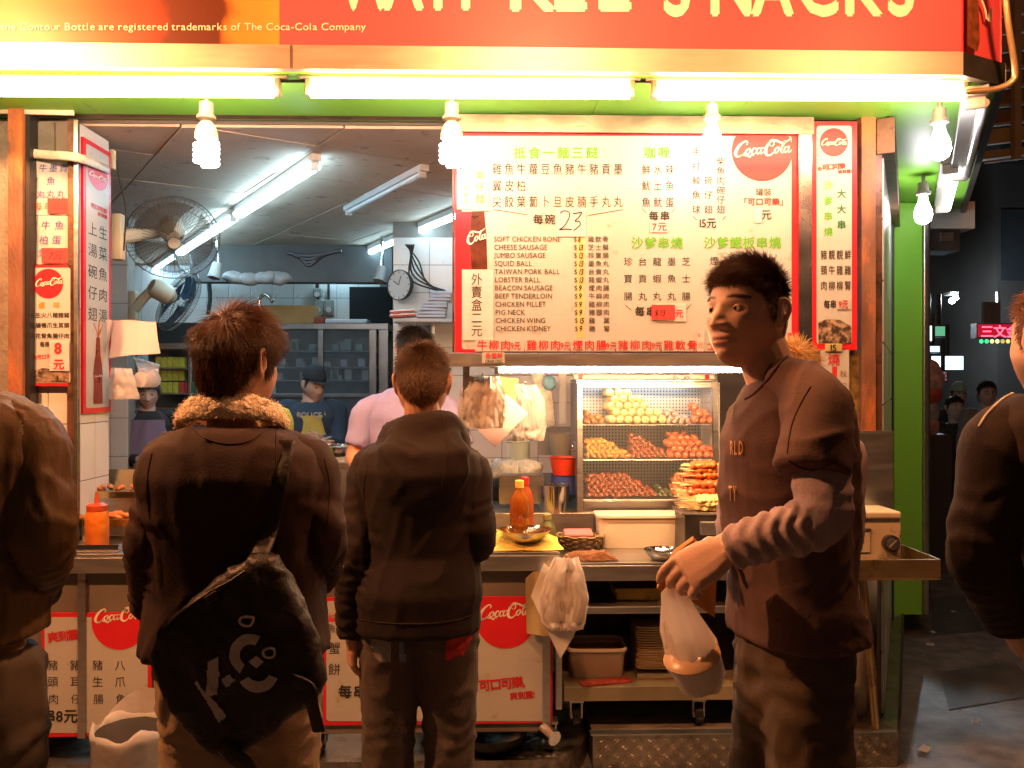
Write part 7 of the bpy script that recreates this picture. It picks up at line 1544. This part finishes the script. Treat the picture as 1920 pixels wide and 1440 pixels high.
    m = MB(); q = W(1749, 900, 7.7); m.box((q.x - .12, 7.6, 0), (q.x + .12, 7.9, Z(815, 7.7))); tag(m.build('goods_stand', mat('dark_stand', (.06, .05, .05), .7)), 'dark stand below the hanging goods beyond the pillar', 'stand')
    t = thing('dim_shopfront', 'dimly lit shopfront with goods at the far end of the street', 'shop', W(1775, 800, 15)); a, b = W(1740, 800, 15), W(1850, 800, 15)
    m = MB(); m.box((a.x, 15, 0), (b.x, 15.3, 3)); m.build('wall', dk, t)
    for i in range(5): m = MB(); x = a.x + (i + .5) * (b.x - a.x) / 5; m.box((x - .09, 14.96, .7 + .2 * (i % 2)), (x + .09, 14.99, 1.7)); m.build('window', emat('dim_window_%d' % (i % 3), ((.5, .3, .2), (.3, .35, .4), (.4, .2, .25))[i % 3], .4), t)
street()
# ------------------------------------------------------------------ kitchen interior
def fan(label, C, nrm, r, blade, wall, Y):
    t = thing('wall_fan', label, 'fan', C); n = Vector(nrm).normalized(); u = n.orthogonal().normalized(); v = n.cross(u); wire = mat('fan_wire', (.12, .1, .09), .4, .6)
    P = lambda a, rr, h: C + (u * math.cos(a) + v * math.sin(a)) * rr + n * h
    m = MB()
    for k in range(56):
        a = k * 2 * math.pi / 56; m.tube([P(a, .03, .055), P(a + .1, r * .6, .05), P(a + .16, r * .93, .03), P(a + .18, r, .0)], .0011, 4)
        m.tube([P(a, r, 0), P(a, r * .9, -.035), P(a, .07, -.06)], .0011, 4)
    for rr, h in ((r, 0), (r * .8, .043), (.032, .056), (r * .9, -.035)): m.tube([P(i * 2 * math.pi / 40, rr, h) for i in range(41)], .0028 if rr == r else .0018, 5)
    o = m.build('cage', wire, t); o['kind'] = 'stuff'
    m = MB(); m.lathe(C, [(.001, .06), (.03, .058), (.03, .052)], 18, axis=n); m.build('badge', mat('fan_badge', (.55, .6, .65), .2, .6), t, 'auto')
    for k in range(3):
        a0 = k * 2.094; m = MB(); m.grid(lambda s, q: P(a0 + (s - .5) * 1.9 * (.5 + .5 * q), .03 + (r * .86 - .03) * q, .02 * (s - .5) - .0), 8, 6); m.build('blade', blade, t, True)
    m = MB(); m.lathe(C, [(.03, -.03), (.06, -.07), (.06, -.16), (.045, -.19), (.001, -.192)], 20, axis=n); m.build('motor', mat('cream_fan_plastic', (.65, .58, .42), .4), t, 'auto')
    m = MB(); m.tube([C - n * .14, C - n * .16 + Vector((-.04, 0, -.03)), Vector(wall)], [.025, .03, .035], 10, 4); m.obox(Vector(wall), (1, 0, 0), (0, 1, 0), .05, .06, .22, .01); m.build('bracket', mat('cream_fan_plastic', (.65, .58, .42), .4), t, 'auto')
def kitchen():
    fan('wall fan with wire cage tilted towards the counter', W(325, 447, 4.35), (.35, -.75, -.55), .225, mat('grey_blade', (.07, .07, .07), .4, 0, .1, alpha=.7), W(222, 445, 4.1), 4.35)
    fan('wall fan with blue blades turned sideways below the other fan', W(335, 565, 5.3), (.62, .62, -.42), .2, mat('blue_blade', (.03, .16, .36), .35, 0, .1), W(250, 580, 5.2), 5.3)
    # clock
    c = W(752, 535, 5.82); t = thing('wall_clock', 'round white wall clock with dark rim on the tiled wall', 'clock', c); n = Vector((-.55, -.83, 0)).normalized(); m = MB(); m.lathe(c, [(.1, -.01), (.104, .01), (.104, .026), (.099, .028), (.098, .02)], 32, axis=n); m.build('rim', BLACK, t, 'auto'); m = MB(); m.lathe(c, [(.098, .02), (.001, .021)], 32, axis=n, cap=False); m.build('dial', PAPER, t); u = n.cross(UP); m = MB()
    m.tube([c + n * .026, c + n * .026 + UP * .03 + u * .045], .003, 4); m.tube([c + n * .026, c + n * .026 + UP * .06 - u * .02], .002, 4)
    for k in range(12): a = k * math.pi / 6; q = u * math.sin(a) + UP * math.cos(a); m.tube([c + n * .024 + q * .08, c + n * .024 + q * .092], .0025, 4)
    m.build('hands', INK, t)
    t = thing('wall_shelf', 'narrow wall shelf under the clock', 'shelf', W(795, 600, 5.7)); m = MB(); m.box(W(737, 603, 5.6), W(856, 597, 5.6) + Vector((0, .29, 0))); m.build('board', WHITE, t); m = MB(); m.box(W(810, 625, 5.7), W(815, 604, 5.7) + Vector((0, .15, 0))); m.build('bracket', STEEL, t)
    for k in range(8): m = MB(); s = W(792 + 2 * k + (6 if k > 4 else 0), 594 - 6.2 * k, 5.68); m.obox(s + Vector((.06, 0, 0)), (1, .1 * (k % 3), 0), (0, 1, 0), .19 - .008 * k, .16, .019, .003); tag(m.build('paper_pack', mat('pale_blue_pack', (.5, .55, .65), .6, 0, .15)), 'pale blue paper pack in the pile on the wall shelf', 'paper pack', 'paper packs on the wall shelf')
    for k in range(2): m = MB(); s = W(757, 592 - 7 * k, 5.66); m.obox(s, (1, .05, .06), (0, 1, 0), .17, .15, .022, .009); tag(m.build('plastic_packet', mat('red_white_packet', (.75, .68, .6), .5)), ('lower' if k == 0 else 'upper') + ' white packet with red edge left of the paper pile', 'packet'); m = MB(); m.obox(s + Vector((0, -.076, -.004)), (1, .05, .06), (0, 1, 0), .16, .004, .008); m.build('red_edge', RED, bpy.data.objects[[o.name for o in bpy.data.objects if o.name.startswith('plastic_packet')][-1]])
    for k in range(5): m = MB(); m.tube([W(760 + 4 * k, 458, 5.75), W(785 - 4 * k, 490 + 8 * k, 5.8), W(800 + 6 * k, 530 + 4 * k, 5.8), W(835, 545 + 2 * k, 5.85)], .006, 6, 6); tag(m.build('wall_cable', BLACK), 'drooping black cable on the tiled wall right of the clock', 'cable', 'cables right of the clock')
    # fridge
    Y = 7.2; t = thing('glass_fridge', 'tall dark steel fridge with sliding glass doors', 'fridge', W(630, 1000, Y)); xa, xb = X(500, Y), X(728, Y); zt = Z(618, Y); fs = mat('dark_fridge_steel', (.25, .25, .25), .35, .8, .2)
    slab(MB(), xa, xb, Y + .3, Y + .32, .2, zt).build('back', DARKMETAL, t); slab(MB(), xa, xb, Y, Y + .32, zt, zt + .05).build('top', fs, t)
    for a, b in ((500, 507), (596, 606), (692, 706), (710, 728)): slab(MB(), X(a, Y), X(b, Y), Y, Y + .03, .2, zt - .002).build('door_frame', fs, t)
    slab(MB(), xa, xb, Y - .002, Y + .02, Z(745, Y), Z(738, Y)).build('rail', fs, t)
    for y in (690, 660, 715): slab(MB(), xa + .02, xb - .1, Y + .05, Y + .29, Z(y, Y), Z(y, Y) + .01).build('shelf', fs, t)
    for a, b in ((508, 595), (607, 691)): slab(MB(), X(a, Y), X(b, Y), Y + .01, Y + .014, .9, zt - .004).build('glass_door', mat('dark_glass', (.2, .24, .26), .05, 0, 0, alpha=.25), t)
    for k in range(26): px = 512 + rf.random() * 176; y = (690, 660, 715)[k % 3]; m = MB(); q = W(px, y, Y + .15); m.box((q.x - .03, Y + .1, q.z + .011), (q.x + .03, Y + .18, q.z + rf.uniform(.05, .11)), .006); tag(m.build('fridge_goods', mat('fridge_goods_%d' % (k % 3), ((.4, .4, .42), (.25, .35, .3), (.45, .4, .35))[k % 3], .5)), 'blurry packet on a shelf behind the fridge glass', 'packet', 'packets in the fridge')
    zt += .052
    def crate(label, name, x0, x1, y0, mt, cat='box', d=.25): m = MB(); a = W(x0, 618, Y); b = W(x1, y0, Y); m.box((a.x, Y + .02, zt), (b.x, Y + d, b.z), .008); return tag(m.build(name, mt), label, cat)
    crate('long brown cardboard box on top of the fridge', 'cardboard_box', 482, 588, 572, mat('kraft_card', (.4, .26, .1), .8)); crate('white plastic tub on top of the fridge', 'plastic_tub', 608, 688, 598, mat('cold_white_plastic', (.6, .66, .72), .4), 'tub'); crate('dark red bag between the cardboard box and the white tub', 'red_bag', 589, 607, 594, mat('dark_red_bag', (.3, .06, .04), .6), 'bag', .15)
    # shelf cabinet on the left
    Y = 7.0; t = thing('snack_cabinet', 'glass fronted cabinet with rows of yellow cartons behind the woman', 'cabinet', W(300, 1000, Y)); xa, xb = X(250, Y), X(372, Y)
    slab(MB(), xa, xb, Y + .3, Y + .32, .2, Z(655, Y)).build('back', mat('blue_grey_back', (.2, .24, .28), .6), t); slab(MB(), xa, xb, Y, Y + .32, Z(655, Y), Z(645, Y)).build('top', STEEL, t)
    for a in (250, 353, 366): slab(MB(), X(a, Y), X(a + 5, Y), Y, Y + .03, .2, Z(656, Y)).build('frame', STEEL, t)
    for y in (690, 737, 765, 820): slab(MB(), xa + .02, xb, Y + .03, Y + .29, Z(y, Y) - .012, Z(y, Y)).build('shelf', STEEL, t)
    for k, (y, x0, n, c) in enumerate(((690, 298, 5, (.6, .5, .06)), (715, 298, 5, (.6, .5, .06)), (737, 298, 4, (.6, .5, .06)), (737, 342, 2, (.6, .06, .04)), (737, 358, 2, (.1, .3, .12)), (820, 310, 5, (.35, .2, .15)))):
        for i in range(n): m = MB(); q = W(x0 + 11 * i, y if y != 715 else 737, Y + .1); z = q.z + (.0 if y != 715 else .1) + .001; m.box((q.x - .022, Y + .08, z), (q.x + .022, Y + .14, z + .09), .004); tag(m.build('drink_carton', mat('carton_%d' % k, c, .5, 0, .2, 40)), ('yellow carton in the glass cabinet', 'yellow carton in the glass cabinet', 'yellow carton in the glass cabinet', 'red can in the glass cabinet', 'green can in the glass cabinet', 'brown jar low in the glass cabinet')[k], 'carton', ('yellow cartons', 'yellow cartons', 'yellow cartons', 'red cans', 'green cans', 'brown jars')[k])
    m = MB(); m.box(W(255, 642, 7.05), W(372, 605, 7.05) + Vector((0, .2, 0))); tag(m.build('black_boxes', mat('black_plastic', (.02, .02, .02))), 'black equipment box on top of the carton cabinet', 'box')
    # pillar attachments
    def sheet(label, name, pts, Y, mt, bend=.02, cat='paper'):
        a, b, c, d = [W(x, y, Y) for x, y in pts]; m = MB(); m.grid(lambda u, v: (a.lerp(b, u)).lerp(d.lerp(c, u), v) + Vector((0, bend * math.sin(u * 3 + v * 2), .004 * math.sin(u * 5))), 10, 10); return tag(m.build(name, mt, None, True), label, cat)
    sheet('pink sheet of paper hung on the pillar corner', 'pink_paper', [(212, 601), (292, 602), (304, 661), (200, 672)], 3.88, mat('pale_pink_paper', (.72, .55, .55), .8)); sheet('pink sheet seen edge-on behind the hung pink paper', 'pink_paper', [(198, 600), (214, 601), (202, 672), (196, 655)], 3.87, mat('pale_pink_paper', (.72, .55, .55), .8))
    t = thing('plastic_bag_bunch', 'bunch of white bags hung low on the pillar under the pink paper', 'plastic bags', W(225, 750, 3.86))
    for k in range(3):
        o = Vector((k * 3., 0, 0)); a, b, c, d = [W(x, y, 3.86 + .015 * k) for x, y in ((208, 690), (248, 692), (262, 748), (202, 748))]; m = MB(); m.grid(lambda u, v: (a.lerp(b, u)).lerp(d.lerp(c, u), v) + Vector((0, .02 * noise.noise(Vector((u * 4, v * 4, k)) + o) - .02 * math.sin(u * 3.14), .008 * noise.noise(Vector((u * 5, 3, k)) + o))), 16, 14); m.build('bag_sheet', FILMW, t, True)
    c = W(276, 712, 3.95); t = thing('film_roll', 'roll of plastic bags hanging beside the pillar', 'roll', c); m = MB(); m.lathe(c, [(.012, -.05), (.035, -.05), (.035, .05), (.012, .05)], 20, axis=(.3, 1, 0)); m.build('roll', FILMW, t, 'auto'); m = MB(); pa, pb, pc, pd = [W(x, y, 3.95) for x, y in ((250, 668), (300, 684), (296, 705), (262, 700))]; m.grid(lambda u, v: (pa.lerp(pb, u)).lerp(pd.lerp(pc, u), v) + Vector((0, .02 * noise.noise(Vector((u * 5, v * 5, 2))), .012 * noise.noise(Vector((u * 6, v * 4, 8))))), 14, 10); m.build('loose_film', FILMW, t, True)
    m = MB(); m.box(W(200, 316, 3.98), W(213, 280, 3.98) + Vector((0, .03, 0)), .004); tag(m.build('wall_socket', mat('ivory_ballast', (.7, .62, .4))), 'ivory wall socket at the top of the pillar', 'socket'); m = MB(); m.tube([W(219, 300, 3.93), W(222, 330, 3.93), W(232, 370, 3.94), W(236, 400, 3.95), W(232, 470, 3.96)], .004, 6, 5); tag(m.build('fan_cable', BLACK), 'black fan cable hanging from the wall socket', 'cable')
    for k, (px, y) in enumerate(((408, 512), (716, 518))): c = W(px, y, 6.4); t = thing('ceiling_spot', ('left' if k == 0 else 'right') + ' small unlit grey spotlight under the kitchen ceiling', 'lamp', c); m = MB(); m.cyl(c + Vector((0, 0, .07)), c - Vector((.02, .03, .04)), .035, .045, 14); m.build('shade', mat('grey_spot', (.35, .34, .32), .5), t); m = MB(); m.cyl(c + Vector((0, 0, .07)), Vector((c.x, c.y, 2.71)), .012, n=8); m.build('stem', CHROME, t)
    m = MB(); m.box(W(880, 1000, 5.0) , W(250, 870, 5.0) + Vector((0, .5, 0))); tag(m.build('kitchen_counter', STEEL), 'steel kitchen counter between the staff and the cart', 'counter')
    # back wall clutter
    m = MB(); m.box(W(655, 640, 7.9), W(733, 538, 7.9) + Vector((0, .08, 0))); tag(m.build('black_doorway_panel', mat('black_void', (.01, .01, .01), .9)), 'black panel painted as the dark opening between the fridge and the clock wall', 'doorway')  # solid black box; the opening's darkness is painted as its colour
    for k, (x0, y0, x1, y1) in enumerate(((586, 540, 602, 556), (588, 562, 604, 592), (608, 562, 624, 592))):
        t = thing('switch_box', ('upper', 'lower left', 'lower right')[k] + ' grey electrical box on the kitchen back wall', 'switch box', W((x0 + x1) / 2, y1, 7.9)); m = MB(); m.box(W(x0, y1, 7.9), W(x1, y0, 7.9) + Vector((0, .08, 0)), .01); m.build('case', mat('grey_switch_box', (.3, .29, .26), .5), t); m = MB(); m.cyl(W((x0 + x1) / 2, (y0 + y1) / 2 + 4, 7.895), W((x0 + x1) / 2, (y0 + y1) / 2 + 4, 7.86), .025, n=12); m.build('dial', WHITE, t)
        m = MB(); m.tube([W((x0 + x1) / 2, y0, 7.93), W((x0 + x1) / 2, y0 - 30, 7.93)], .012, 6); m.build('conduit', DARKMETAL, t)
    m = MB(); m.tube([W(392, 532, 7.9), W(394, 560, 7.9), W(390, 590, 7.9)], .02, 6, 3); tag(m.build('drain_pipe', BLACK, None, True), 'black pipe hanging on the tiled back wall', 'pipe')
    m = MB(); m.tube([W(488, 582, 7.1), W(486, 562, 7.1), W(498, 552, 7.1), W(512, 566, 7.1)], .016, 8, 4); tag(m.build('metal_hook', CHROME, None, True), 'curved metal hook above the cardboard box', 'hook')
    for k in range(4): m = MB(); c0 = W(440 + 28 * k, 520 + 3 * (k % 2), 6.6); m.ball(c0, .075, 14, 8, (1.2, .8, .7)); m.v = [tuple(c0 + (Vector(v) - c0) * (1 + .4 * noise.noise((Vector(v) - c0) * 14 + Vector((k * 4., 0, 0))))) for v in m.v]; tag(m.build('stored_bag', mat('grey_stored_bag', (.3, .29, .28), .5, 0, .3, 12), None, True), ('first', 'second', 'third', 'fourth')[k] + ' grey bundle from the left tucked under the kitchen beam', 'bundle')
    m = MB()
    for k in range(4): m = MB(); m.tube([W(540 + 10 * k, 474 + 4 * k, 6.2), W(580, 480 + 6 * k, 6.2), W(640 - 8 * k, 470, 6.2)], .014, 6, 4); tag(m.build('ceiling_cable', BLACK), 'slack black cable under the kitchen ceiling between the lamp rows', 'cable', 'cables under the kitchen ceiling')
    # greasy smoke hood edge behind the staff
    t = thing('cooking_pot', 'large steel pot on the kitchen counter behind the brown jacket man', 'pot', W(640, 868, 5.2)); c = W(640, 868, 5.2); m = MB(); m.lathe(c, [(.12, 0), (.125, .01), (.125, .11), (.13, .11), (.122, .1), (.11, .02), (.001, .02)], 24); m.build('pot_body', CHROME, t, 'auto')
kitchen()
